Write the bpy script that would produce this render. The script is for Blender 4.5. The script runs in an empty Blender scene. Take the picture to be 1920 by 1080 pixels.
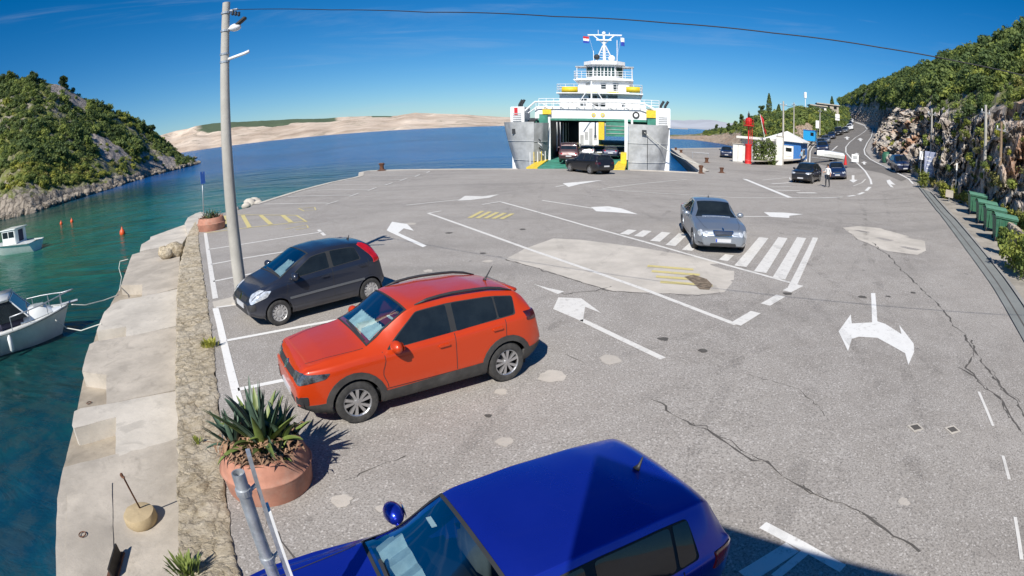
import bpy, bmesh, math, random
import numpy as np
from mathutils import Vector, Matrix, noise
from mathutils.geometry import delaunay_2d_cdt
from mathutils.bvhtree import BVHTree

SC = bpy.context.scene
COL = SC.collection
R = math.radians
random.seed(7)

# ---------------------------------------------------------------- camera (a wide webcam lens on the harbour building)
LF, LK3, PITCH, ROLL, EYE = 1061.9, 0.0606, 0.29017, -0.014645, 3.95
cd = bpy.data.cameras.new('camera')
cam = bpy.data.objects.new('camera', cd)
COL.objects.link(cam)
SC.camera = cam
cd.type = 'PANO'
cd.sensor_width = 36.0
cd.clip_start = 0.05
cd.clip_end = 60000
_k = (1920 / 36.0) / LF
_pc = cd if hasattr(cd, 'panorama_type') else cd.cycles
_pc.panorama_type = 'FISHEYE_LENS_POLYNOMIAL'
_pc.fisheye_fov = math.pi
_pc.fisheye_polynomial_k0 = 0.0
_pc.fisheye_polynomial_k1 = -_k
_pc.fisheye_polynomial_k2 = 0.0
_pc.fisheye_polynomial_k3 = -LK3 * _k ** 3
_pc.fisheye_polynomial_k4 = 0.0
_cp, _sp = math.cos(PITCH), math.sin(PITCH)
_m = Matrix(((1, 0, 0), (0, _sp, -_cp), (0, _cp, _sp))) @ Matrix.Rotation(ROLL, 3, 'Z')
cam.matrix_world = Matrix.Translation((0, 0, EYE)) @ _m.to_4x4()

# ---------------------------------------------------------------- sky and sun
SUN_AZ, SUN_EL = 195.0, 43.0
W = bpy.data.worlds.new('World')
SC.world = W
W.use_nodes = True
wn, wl = W.node_tree.nodes, W.node_tree.links
bg = wn['Background']
sky = wn.new('ShaderNodeTexSky')
sky.sky_type = 'NISHITA'
sky.sun_disc = False
sky.sun_elevation = R(SUN_EL)
sky.sun_rotation = R(SUN_AZ)
sky.air_density = 1.0
sky.dust_density = 0.3
sky.ozone_density = 1.6
sky.altitude = 900
hs = wn.new('ShaderNodeHueSaturation')
hs.inputs['Saturation'].default_value = 1.3
tint = wn.new('ShaderNodeMix'); tint.data_type = 'RGBA'; tint.blend_type = 'MULTIPLY'
tint.inputs[0].default_value = 1.0
tint.inputs[7].default_value = (0.74, 0.93, 1.16, 1)     # the webcam's cool white balance
wl.new(sky.outputs[0], tint.inputs[6])
wl.new(tint.outputs[2], hs.inputs['Color'])
# thin cirrus streaks
wtc = wn.new('ShaderNodeTexCoord'); wmp = wn.new('ShaderNodeMapping'); wmp.inputs['Scale'].default_value = (1.2, 1.2, 16.0); wmp.inputs['Rotation'].default_value = (R(7), R(-5), 0)
wl.new(wtc.outputs['Generated'], wmp.inputs[0])
wno = wn.new('ShaderNodeTexNoise'); wno.inputs['Scale'].default_value = 1.6; wno.inputs['Detail'].default_value = 7; wno.inputs['Roughness'].default_value = 0.62; wno.inputs['Distortion'].default_value = 0.7
wl.new(wmp.outputs[0], wno.inputs['Vector'])
wmr = wn.new('ShaderNodeMapRange'); wmr.interpolation_type = 'SMOOTHSTEP'
for _i, _q in enumerate((0.54, 0.82, 0.0, 0.2)): wmr.inputs[_i + 1].default_value = _q
wl.new(wno.outputs['Fac'], wmr.inputs[0])
wmx = wn.new('ShaderNodeMix'); wmx.data_type = 'RGBA'
wl.new(wmr.outputs[0], wmx.inputs[0]); wl.new(hs.outputs[0], wmx.inputs[6]); wmx.inputs[7].default_value = (6.5, 7.6, 8.8, 1)
wl.new(wmx.outputs[2], bg.inputs[0])
bg.inputs[1].default_value = 0.06
sd = bpy.data.lights.new('sun', 'SUN')
sd.energy = 4.6
sd.angle = R(0.5)
sd.color = (1.0, 0.95, 0.87)
sun = bpy.data.objects.new('sun', sd)
COL.objects.link(sun)
_d = Vector((math.sin(R(SUN_AZ)) * math.cos(R(SUN_EL)), math.cos(R(SUN_AZ)) * math.cos(R(SUN_EL)), math.sin(R(SUN_EL))))
sun.rotation_euler = _d.to_track_quat('Z', 'Y').to_euler()
sun.location = _d * 60
SC.view_settings.view_transform = 'Standard'
SC.view_settings.look = 'None'
SC.view_settings.gamma = 1.0
SC.view_settings.exposure = 0.45
SC.view_settings.use_curve_mapping = False
SC.render.engine = 'CYCLES'
SC.cycles.max_bounces = 6
SC.cycles.use_denoising = True

# ---------------------------------------------------------------- reading places off the photograph
SEA = -1.1
def ray(px, py):
    x, y = px - 960.0, py - 540.0
    r = math.hypot(x, y) + 1e-9
    q = r / LF
    th = q + LK3 * q ** 3
    s = math.sin(th) / r
    dx, dy, dz = x * s, -y * s, math.cos(th)
    c, sn = math.cos(ROLL), math.sin(ROLL)
    dx, dy = c * dx - sn * dy, sn * dx + c * dy
    return Vector((dx, dz * _cp + dy * _sp, -dz * _sp + dy * _cp))
def sstep(a, b, x):
    t = min(1.0, max(0.0, (x - a) / (b - a)))
    return t * t * (3 - 2 * t)
def zg(x, y):
    """height of the tarmac: level by the water, climbing towards the road on the right"""
    u = x - 0.45 * y
    z = 0.003 * max(0.0, u + 2) ** 2
    if x > 25:
        z += sstep(4, 14, u) * 0.045 * (x - 25)
    return z
def G(px, py, off=0.0):
    d = ray(px, py)
    t, lo = 1.5, 1.5
    while t < 900:
        if EYE + d.z * t < zg(d.x * t, d.y * t) + off:
            hi = t
            for _ in range(30):
                m = (lo + hi) / 2
                if EYE + d.z * m < zg(d.x * m, d.y * m) + off: hi = m
                else: lo = m
            break
        lo = t
        t *= 1.03
    p = d * t if t >= 900 else d * hi
    return Vector((p.x, p.y, EYE + p.z))
def P(px, py, z=0.0):
    d = ray(px, py)
    t = (EYE - z) / -d.z
    return Vector((d.x * t, d.y * t, z))
def AT(px, py, D):
    d = ray(px, py)
    k = D / math.hypot(d.x, d.y)
    return Vector((d.x * k, d.y * k, EYE + d.z * k))

# ---------------------------------------------------------------- building blocks
def tag(o, label=None, cat=None, group=None, kind=None):
    if label: o['label'] = label
    if cat: o['category'] = cat
    if group: o['group'] = group
    if kind: o['kind'] = kind
    return o
def empty(name, loc=(0, 0, 0), rz=0.0, label=None, cat=None, group=None, scale=None):
    o = bpy.data.objects.new(name, None)
    COL.objects.link(o)
    o.location = loc
    o.rotation_euler = (0, 0, rz)
    if scale: o.scale = (scale,) * 3
    o.empty_display_size = 0.2
    return tag(o, label, cat, group)
def link(name, me, parent=None, loc=None, rot=None):
    o = bpy.data.objects.new(name, me)
    COL.objects.link(o)
    if parent: o.parent = parent
    if loc is not None: o.location = loc
    if rot is not None: o.rotation_euler = rot
    return o
class MB:
    def __init__(s): s.v, s.f, s.mi, s.m = [], [], [], 0
    def add(s, v, f):
        b = len(s.v)
        s.v += [tuple(p) for p in v]
        s.f += [tuple(i + b for i in q) for q in f]
        s.mi += [s.m] * len(f)
        return s
    def box(s, x0, x1, y0, y1, z0, z1, M=None):
        v = [Vector(p) for p in ((x0, y0, z0), (x1, y0, z0), (x1, y1, z0), (x0, y1, z0), (x0, y0, z1), (x1, y0, z1), (x1, y1, z1), (x0, y1, z1))]
        if M: v = [M @ p for p in v]
        return s.add(v, [(0, 3, 2, 1), (4, 5, 6, 7), (0, 1, 5, 4), (1, 2, 6, 5), (2, 3, 7, 6), (3, 0, 4, 7)])
    def bbox(s, x0, x1, y0, y1, z0, z1, b=0.02, M=None):
        """box with bevelled edges"""
        bm = bmesh.new()
        bmesh.ops.create_cube(bm, size=1)
        for p in bm.verts: p.co = Vector(((x0 + x1) / 2 + p.co.x * (x1 - x0), (y0 + y1) / 2 + p.co.y * (y1 - y0), (z0 + z1) / 2 + p.co.z * (z1 - z0)))
        bmesh.ops.bevel(bm, geom=bm.edges[:] , offset=b, segments=2, affect='EDGES')
        bm.verts.index_update()
        v = [p.co.copy() for p in bm.verts]
        if M: v = [M @ p for p in v]
        f = [[q.index for q in k.verts] for k in bm.faces]
        bm.free()
        return s.add(v, f)
    def tube(s, pts, r, n=8, cap=True):
        pts = [Vector(p) for p in pts]
        rs = r if isinstance(r, (list, tuple)) else [r] * len(pts)
        v, f = [], []
        up = None
        for i, p in enumerate(pts):
            a = pts[max(0, i - 1)]; b = pts[min(len(pts) - 1, i + 1)]
            t = (b - a).normalized()
            if up is None:
                up = Vector((0, 0, 1)) if abs(t.z) < 0.9 else Vector((1, 0, 0))
            x = t.cross(up).normalized(); y = x.cross(t).normalized()
            up = y
            for k in range(n):
                w = 2 * math.pi * k / n
                v.append(p + (x * math.cos(w) + y * math.sin(w)) * rs[i])
        for i in range(len(pts) - 1):
            for k in range(n):
                f.append((i * n + k, i * n + (k + 1) % n, (i + 1) * n + (k + 1) % n, (i + 1) * n + k))
        if cap:
            f.append(tuple(range(n))[::-1]); f.append(tuple((len(pts) - 1) * n + k for k in range(n)))
        return s.add(v, f)
    def lathe(s, prof, n=24, c=(0, 0, 0), M=None, close=True):
        v, f = [], []
        for r, z in prof:
            for k in range(n):
                w = 2 * math.pi * k / n
                p = Vector((c[0] + r * math.cos(w), c[1] + r * math.sin(w), c[2] + z))
                v.append(M @ p if M else p)
        for i in range(len(prof) - 1):
            for k in range(n):
                f.append((i * n + k, i * n + (k + 1) % n, (i + 1) * n + (k + 1) % n, (i + 1) * n + k))
        if close:
            f.append(tuple(range(n))[::-1]); f.append(tuple((len(prof) - 1) * n + k for k in range(n)))
        return s.add(v, f)
    def prism(s, pts, z0, z1):
        """polygon (x, y) list extruded from z0 to z1 (counter-clockwise)"""
        pts = [Vector(p[:2]) for p in pts]
        ar = sum(pts[i].x * pts[(i + 1) % len(pts)].y - pts[(i + 1) % len(pts)].x * pts[i].y for i in range(len(pts)))
        if ar < 0: pts = pts[::-1]
        n = len(pts)
        v = [(p.x, p.y, z0) for p in pts] + [(p.x, p.y, z1) for p in pts]
        f = [tuple(range(n))[::-1], tuple(range(n, 2 * n))] + [(i, (i + 1) % n, n + (i + 1) % n, n + i) for i in range(n)]
        return s.add(v, f)
    def ball(s, c, rx, ry=None, rz=None, n=12, m=8, M=None):
        ry = ry or rx; rz = rz or rx
        v, f = [], []
        for i in range(m + 1):
            a = math.pi * i / m
            for k in range(n):
                w = 2 * math.pi * k / n
                p = Vector((c[0] + rx * math.sin(a) * math.cos(w), c[1] + ry * math.sin(a) * math.sin(w), c[2] + rz * math.cos(a)))
                v.append(M @ p if M else p)
        for i in range(m):
            for k in range(n):
                f.append((i * n + k, (i + 1) * n + k, (i + 1) * n + (k + 1) % n, i * n + (k + 1) % n))
        return s.add(v, f)
    def build(s, name, mat, parent=None, smooth=False, loc=None, rot=None, sharp=None):
        me = bpy.data.meshes.new(name)
        me.from_pydata(s.v, [], s.f)
        for m in (mat if isinstance(mat, (list, tuple)) else [mat]): me.materials.append(m)
        if isinstance(mat, (list, tuple)): me.polygons.foreach_set('material_index', s.mi)
        if smooth:
            me.polygons.foreach_set('use_smooth', [True] * len(me.polygons))
            if sharp: me.set_sharp_from_angle(angle=R(sharp))
        me.update()
        return link(name, me, parent, loc, rot)
def fan(poly2, step, extra=None):
    """fill a 2-D polygon with a triangulated grid: (points, faces)"""
    out = []
    n = len(poly2)
    for i in range(n):
        a, b = Vector(poly2[i]), Vector(poly2[(i + 1) % n])
        k = max(1, int((b - a).length / step))
        out += [a.lerp(b, j / k) for j in range(k)]
    edges = [(i, (i + 1) % len(out)) for i in range(len(out))]
    xs = [p.x for p in out]; ys = [p.y for p in out]
    pts = list(out)
    x = min(xs) + step * 0.5
    while x < max(xs):
        y = min(ys) + step * 0.5
        while y < max(ys):
            pts.append(Vector((x, y))); y += step
        x += step
    v, _e, f, *_ = delaunay_2d_cdt(pts, edges, [list(range(len(out)))], 1, 1e-5)
    used = sorted({i for q in f for i in q})
    ix = {i: k for k, i in enumerate(used)}
    return [v[i] for i in used], [tuple(ix[i] for i in q) for q in f]
def lift(x, y): return 1 + min(4.0, max(0.0, math.hypot(x, y) - 25) / 15)
def drape(name, poly, mat, parent=None, h=0.004, step=1.0):
    """a sheet of plan polygon POLY laid on the ground, h above it"""
    v, f = fan([(p[0], p[1]) for p in poly], step)
    mb = MB()
    mb.add([(p.x, p.y, zg(p.x, p.y) + h * lift(p.x, p.y)) for p in v], f)
    o = mb.build(name, mat, parent, smooth=True)
    return o
def strip(name, pts, w, mat, parent=None, h=0.008, step=0.8, wob=0.0):
    """a painted line along plan points"""
    q = []
    for i in range(len(pts) - 1):
        a, b = Vector(pts[i][:2]), Vector(pts[i + 1][:2])
        k = max(1, int((b - a).length / step))
        q += [a.lerp(b, j / k) for j in range(k)]
    q.append(Vector(pts[-1][:2]))
    v, f = [], []
    for i, p in enumerate(q):
        a = q[max(0, i - 1)]; b = q[min(len(q) - 1, i + 1)]
        t = (b - a).normalized()
        nrm = Vector((-t.y, t.x))
        ww = w * 0.5 * (1 + wob * random.uniform(-1, 1))
        for sgn in (1, -1):
            c = p + nrm * ww * sgn
            v.append((c.x, c.y, zg(c.x, c.y) + h * lift(c.x, c.y)))
        if i: f.append((2 * i - 2, 2 * i - 1, 2 * i + 1, 2 * i))
    mb = MB(); mb.add(v, [k[::-1] if False else k for k in f])
    return mb.build(name, mat, parent)
def copy_tree(o, parent=None):
    c = o.copy(); COL.objects.link(c); c.parent = parent
    for ch in list(o.children): copy_tree(ch, c)
    return c
# ---------------------------------------------------------------- materials (procedural)
def _mat(name):
    m = bpy.data.materials.new(name)
    m.use_nodes = True
    nt = m.node_tree
    return m, nt, nt.nodes, nt.links, nt.nodes['Principled BSDF']
def _ramp(N, stops):
    r = N.new('ShaderNodeValToRGB')
    while len(r.color_ramp.elements) > 1: r.color_ramp.elements.remove(r.color_ramp.elements[-1])
    r.color_ramp.elements[0].position = stops[0][0]; r.color_ramp.elements[0].color = (*stops[0][1], 1)
    for p, c in stops[1:]:
        e = r.color_ramp.elements.new(p); e.color = (*c, 1)
    return r
def _g(v): return (v, v, v)
def _noise(N, L, vec, scale, detail=4, rough=0.6, dist=0.0):
    n = N.new('ShaderNodeTexNoise')
    n.inputs['Scale'].default_value = scale; n.inputs['Detail'].default_value = detail
    n.inputs['Roughness'].default_value = rough; n.inputs['Distortion'].default_value = dist
    L.new(vec, n.inputs['Vector'])
    return n
def _mix(N, L, fac, a, b, mode='MIX'):
    m = N.new('ShaderNodeMix'); m.data_type = 'RGBA'; m.blend_type = mode
    for k, val in ((0, fac), (6, a), (7, b)):
        if isinstance(val, bpy.types.NodeSocket): L.new(val, m.inputs[k])
        elif k == 0: m.inputs[0].default_value = val
        else: m.inputs[k].default_value = (*val, 1)
    return m.outputs[2]
def _map(N, L, v, a, b, c=0.0, d=1.0):
    m = N.new('ShaderNodeMapRange'); m.interpolation_type = 'SMOOTHSTEP'
    L.new(v, m.inputs[0])
    for i, q in enumerate((a, b, c, d)): m.inputs[i + 1].default_value = q
    return m.outputs[0]
def _math(N, L, op, a, b=0.0):
    m = N.new('ShaderNodeMath'); m.operation = op
    for i, q in enumerate((a, b)):
        if isinstance(q, (int, float)): m.inputs[i].default_value = q
        else: L.new(q, m.inputs[i])
    return m.outputs[0]
def _bump(N, L, b, h, strength, dist):
    n = N.new('ShaderNodeBump')
    n.inputs['Strength'].default_value = strength; n.inputs['Distance'].default_value = dist
    L.new(h, n.inputs['Height']); L.new(n.outputs[0], b.inputs['Normal'])
    return n
def plain(name, c, rough=0.6, metal=0.0, var=0.12, scale=6.0, bump=0.0, bdist=0.01, coat=0.0, spec=0.5, world=False, dirt=None, emit=None):
    m, nt, N, L, b = _mat(name)
    tc = N.new('ShaderNodeTexCoord') if not world else N.new('ShaderNodeNewGeometry')
    vec = tc.outputs['Position' if world else 'Object']
    n = _noise(N, L, vec, scale, 5)
    f = _map(N, L, n.outputs['Fac'], 0.3, 0.7)
    lo = tuple(x * (1 - var) for x in c); hi = tuple(min(1, x * (1 + var)) for x in c)
    col = _mix(N, L, f, lo, hi)
    if dirt:
        n2 = _noise(N, L, vec, scale * 0.35, 6, 0.7)
        col = _mix(N, L, _map(N, L, n2.outputs['Fac'], 0.5, 0.75, 0, dirt[1]), col, dirt[0])
    L.new(col, b.inputs['Base Color'])
    b.inputs['Roughness'].default_value = rough
    b.inputs['Metallic'].default_value = metal
    b.inputs['Specular IOR Level'].default_value = spec
    if coat:
        b.inputs['Coat Weight'].default_value = coat; b.inputs['Coat Roughness'].default_value = 0.04
    if bump:
        n3 = _noise(N, L, vec, scale * 6, 6)
        _bump(N, L, b, n3.outputs['Fac'], bump, bdist)
    return m
MT = {}
def asphalt(name='asphalt', k=1.0):
    m, nt, N, L, b = _mat(name)
    pos = N.new('ShaderNodeNewGeometry').outputs['Position']
    big = _noise(N, L, pos, 0.16, 5, 0.6, 0.6)
    mid = _noise(N, L, pos, 1.3, 6, 0.65)
    fine = _noise(N, L, pos, 34, 4, 0.75)
    vor = N.new('ShaderNodeTexVoronoi'); vor.inputs['Scale'].default_value = 46; L.new(pos, vor.inputs['Vector'])
    c = _ramp(N, [(0.3, (0.3, 0.273, 0.243)), (0.5, (0.375, 0.342, 0.304)), (0.7, (0.435, 0.397, 0.353))])
    L.new(big.outputs['Fac'], c.inputs[0])
    col = _mix(N, L, _map(N, L, mid.outputs['Fac'], 0.35, 0.7, 0, 0.5), c.outputs[0], (0.47, 0.435, 0.395))
    col = _mix(N, L, _map(N, L, fine.outputs['Fac'], 0.42, 0.7, 0, 0.9), col, (0.14, 0.128, 0.115))
    col = _mix(N, L, _map(N, L, vor.outputs['Color'], 0.72, 0.95, 0, 0.65), col, (0.66, 0.62, 0.57))
    # oil spots
    sp = _noise(N, L, pos, 1.9, 2, 0.4)
    col = _mix(N, L, _map(N, L, sp.outputs['Fac'], 0.72, 0.8, 0, 0.35), col, (0.06, 0.057, 0.055))
    # long worn sweeps where the wheels run
    mp = N.new('ShaderNodeMapping'); mp.inputs['Rotation'].default_value = (0, 0, R(38)); mp.inputs['Scale'].default_value = (0.05, 0.55, 1)
    L.new(pos, mp.inputs[0])
    sw = _noise(N, L, mp.outputs[0], 1.0, 3, 0.5, 0.4)
    col = _mix(N, L, _map(N, L, sw.outputs['Fac'], 0.5, 0.75, 0, 0.5), col, (0.24, 0.222, 0.2))
    if k != 1: col = _mix(N, L, 1.0, col, (k, k * 1.01, k * 1.03), 'MULTIPLY')
    L.new(col, b.inputs['Base Color'])
    b.inputs['Roughness'].default_value = 0.85
    b.inputs['Specular IOR Level'].default_value = 0.25
    _bump(N, L, b, fine.outputs['Fac'], 0.35, 0.012)
    return m
MT['asphalt'] = asphalt('asphalt', 0.9)
MT['road'] = asphalt('road_asphalt', 0.52)
def paint(name, c, wear=0.5):
    m, nt, N, L, b = _mat(name)
    pos = N.new('ShaderNodeNewGeometry').outputs['Position']
    n = _noise(N, L, pos, 7, 8, 0.75)
    n2 = _noise(N, L, pos, 40, 3, 0.7)
    f = _map(N, L, _math(N, L, 'ADD', n.outputs['Fac'], _math(N, L, 'MULTIPLY', n2.outputs['Fac'], 0.4)), 0.62 + 0.2 * (1 - wear), 0.92 + 0.1 * (1 - wear), 0, 0.85)
    L.new(_mix(N, L, f, c, (0.33, 0.305, 0.28)), b.inputs['Base Color'])
    b.inputs['Roughness'].default_value = 0.7
    return m
MT['line'] = paint('worn_white_paint', (0.66, 0.64, 0.6), 0.62)
MT['line_new'] = paint('white_paint', (0.72, 0.71, 0.68), 0.45)
MT['line_yellow'] = paint('worn_yellow_paint', (0.58, 0.49, 0.2), 0.75)
MT['crack'] = plain('crack_tar', (0.085, 0.078, 0.07), 0.9, world=True)
def concrete(name, c, var=0.18, spots=0.5, wet=False):
    m, nt, N, L, b = _mat(name)
    pos = N.new('ShaderNodeNewGeometry').outputs['Position']
    big = _noise(N, L, pos, 0.7, 6, 0.65)
    mid = _noise(N, L, pos, 5, 7, 0.7)
    fine = _noise(N, L, pos, 55, 3, 0.7)
    col = _mix(N, L, _map(N, L, big.outputs['Fac'], 0.3, 0.7), tuple(x * (1 - var) for x in c), tuple(min(1, x * (1 + var)) for x in c))
    col = _mix(N, L, _map(N, L, mid.outputs['Fac'], 0.55, 0.8, 0, spots), col, tuple(x * 0.55 for x in c))
    col = _mix(N, L, _map(N, L, fine.outputs['Fac'], 0.5, 0.8, 0, 0.35), col, tuple(x * 0.4 for x in c))
    if wet:   # algae and damp below the splash line
        sx = N.new('ShaderNodeSeparateXYZ'); L.new(pos, sx.inputs[0])
        zz = _math(N, L, 'ADD', sx.outputs[2], _math(N, L, 'MULTIPLY', mid.outputs['Fac'], 0.35))
        col = _mix(N, L, _map(N, L, zz, -1.0, -0.74, 0.85, 0), col, (0.06, 0.058, 0.035))
        st = _noise(N, L, pos, 1.7, 8, 0.75, 0.8)
        col = _mix(N, L, _map(N, L, st.outputs['Fac'], 0.52, 0.66, 0, 0.45), col, tuple(x * 0.6 for x in c))
    L.new(col, b.inputs['Base Color'])
    b.inputs['Roughness'].default_value = 0.9
    b.inputs['Specular IOR Level'].default_value = 0.25
    s = _math(N, L, 'ADD', mid.outputs['Fac'], _math(N, L, 'MULTIPLY', fine.outputs['Fac'], 0.3))
    _bump(N, L, b, s, 0.5, 0.02)
    return m
MT['concrete'] = concrete('weathered_concrete', (0.43, 0.385, 0.325), .2, .55, True)
MT['concrete_lt'] = concrete('pale_concrete', (0.5, 0.46, 0.4), 0.15, 0.4, True)
MT['concrete_dk'] = concrete('damp_concrete', (0.33, 0.285, 0.225), 0.25, .5, True)
MT['patch'] = concrete('concrete_patch', (0.5, 0.46, 0.405), 0.14, 0.3)
MT['spot'] = concrete('filler', (0.47, 0.43, 0.38), 0.1, 0.2)
MT['kerb'] = concrete('kerb_concrete', (0.3, 0.29, 0.27))
MT['gutter'] = concrete('gutter_concrete', (0.21, 0.22, 0.21), 0.1, 0.25)
MT['pole'] = concrete('pole_concrete', (0.42, 0.4, 0.36), 0.15, 0.3)
def rubble():
    m, nt, N, L, b = _mat('rubble_stone')
    pos = N.new('ShaderNodeNewGeometry').outputs['Position']
    dis = _noise(N, L, pos, 3.5, 6, 0.7)
    v = N.new('ShaderNodeTexVoronoi'); v.feature = 'DISTANCE_TO_EDGE'; v.inputs['Scale'].default_value = 3.2; v.inputs['Randomness'].default_value = 1.0
    w = _mix(N, L, 0.45, pos, dis.outputs['Color'], 'ADD')
    L.new(w, v.inputs['Vector'])
    fine = _noise(N, L, pos, 26, 9, 0.8)
    mid = _noise(N, L, pos, 7, 8, 0.75, 0.5)
    big = _noise(N, L, pos, 0.9, 5, 0.65)
    rr = _ramp(N, [(0.3, (0.26, 0.2, 0.125)), (0.46, (0.5, 0.42, 0.295)), (0.68, (0.66, 0.575, 0.44))])
    L.new(mid.outputs['Fac'], rr.inputs[0])
    col = _mix(N, L, _map(N, L, big.outputs['Fac'], 0.45, 0.6, 0, 0.65), rr.outputs[0], (0.62, 0.55, 0.435))
    col = _mix(N, L, _map(N, L, fine.outputs['Fac'], 0.5, 0.72, 0, 0.8), col, (0.13, 0.1, 0.06))
    col = _mix(N, L, _map(N, L, v.outputs['Distance'], 0, 0.035, 0.55, 0), col, (0.13, 0.1, 0.065))
    L.new(col, b.inputs['Base Color'])
    b.inputs['Roughness'].default_value = 0.95
    b.inputs['Specular IOR Level'].default_value = 0.2
    h = _math(N, L, 'ADD', _math(N, L, 'MULTIPLY', _map(N, L, v.outputs['Distance'], 0, 0.1), 0.4), _math(N, L, 'ADD', mid.outputs['Fac'], fine.outputs['Fac']))
    _bump(N, L, b, h, 0.9, 0.05)
    return m
MT['rubble'] = rubble()
def rock(name, stops, rust=0.0, scale=1.0, veg=None):
    m, nt, N, L, b = _mat(name)
    geo = N.new('ShaderNodeNewGeometry')
    pos = geo.outputs['Position']
    n1 = _noise(N, L, pos, 0.12 * scale, 6, 0.65, 0.8)
    n2 = _noise(N, L, pos, 0.9 * scale, 8, 0.75, 0.4)
    v = N.new('ShaderNodeTexVoronoi'); v.feature = 'DISTANCE_TO_EDGE'; v.inputs['Scale'].default_value = 0.55 * scale
    mp = N.new('ShaderNodeMapping'); mp.inputs['Scale'].default_value = (1, 1, 0.45); L.new(pos, mp.inputs[0])
    L.new(_mix(N, L, 0.9, mp.outputs[0], n2.outputs['Color'], 'ADD'), v.inputs['Vector'])
    rr = _ramp(N, stops)
    L.new(n2.outputs['Fac'], rr.inputs[0])
    col = rr.outputs[0]
    if rust:
        col = _mix(N, L, _map(N, L, n1.outputs['Fac'], 0.52, 0.64, 0, rust), col, (0.42, 0.2, 0.09))
    col = _mix(N, L, _map(N, L, v.outputs['Distance'], 0.0, 0.07, 0.75, 0), col, tuple(x * 0.35 for x in stops[0][1]))
    if veg:
        nz = N.new('ShaderNodeSeparateXYZ'); L.new(geo.outputs['Normal'], nz.inputs[0])
        n3 = _noise(N, L, pos, 0.35 * scale, 6, 0.7)
        k = _math(N, L, 'MULTIPLY', _map(N, L, nz.outputs[2], 0.5, 0.75), _map(N, L, n3.outputs['Fac'], 0.4, 0.55))
        col = _mix(N, L, k, col, veg)
    L.new(col, b.inputs['Base Color'])
    b.inputs['Roughness'].default_value = 0.95
    b.inputs['Specular IOR Level'].default_value = 0.2
    h = _math(N, L, 'ADD', n2.outputs['Fac'], _math(N, L, 'MULTIPLY', _map(N, L, v.outputs['Distance'], 0, 0.15), 0.7))
    _bump(N, L, b, h, 0.9, 0.25 / scale)
    return m
MT['cliff'] = rock('cliff_rock', [(0.25, (0.25, 0.215, 0.185)), (0.5, (0.45, 0.4, 0.35)), (0.75, (0.6, 0.545, 0.485))], 0.7, 1.0)
MT['shore_rock'] = rock('shore_rock', [(0.25, (0.1, 0.085, 0.07)), (0.5, (0.26, 0.225, 0.185)), (0.75, (0.42, 0.375, 0.32))], 0.0, 1.3)
MT['hill'] = rock('hill_ground', [(0.25, (0.15, 0.13, 0.1)), (0.5, (0.27, 0.24, 0.2)), (0.75, (0.4, 0.36, 0.32))], 0.0, 0.8, veg=(0.15, 0.165, 0.05))
MT['scree'] = rock('scree_rock', [(0.25, (0.2, 0.17, 0.15)), (0.5, (0.33, 0.29, 0.265)), (0.75, (0.46, 0.42, 0.39))], 0.0, 2.0)
def island_mat():
    m, nt, N, L, b = _mat('bare_karst')
    geo = N.new('ShaderNodeNewGeometry'); pos = geo.outputs['Position']
    n1 = _noise(N, L, pos, 0.004, 8, 0.7, 0.3); n2 = _noise(N, L, pos, 0.011, 9, 0.78, 0.6)
    rr = _ramp(N, [(0.3, (0.33, 0.25, 0.19)), (0.48, (0.5, 0.405, 0.32)), (0.66, (0.66, 0.56, 0.46))])
    L.new(n1.outputs['Fac'], rr.inputs[0])
    col = _mix(N, L, _map(N, L, n2.outputs['Fac'], 0.5, 0.66, 0, 0.8), rr.outputs[0], (0.2, 0.175, 0.125))
    at = N.new('ShaderNodeAttribute'); at.attribute_name = 'green'
    col = _mix(N, L, _map(N, L, _math(N, L, 'ADD', at.outputs['Fac'], _math(N, L, 'MULTIPLY', n2.outputs['Fac'], 0.3)), 0.5, 0.75), col, (0.085, 0.115, 0.07))
    L.new(col, b.inputs['Base Color']); b.inputs['Roughness'].default_value = 1.0
    b.inputs['Specular IOR Level'].default_value = 0.1
    _bump(N, L, b, n2.outputs['Fac'], 0.6, 8)
    return m
MT['island'] = island_mat()
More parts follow.
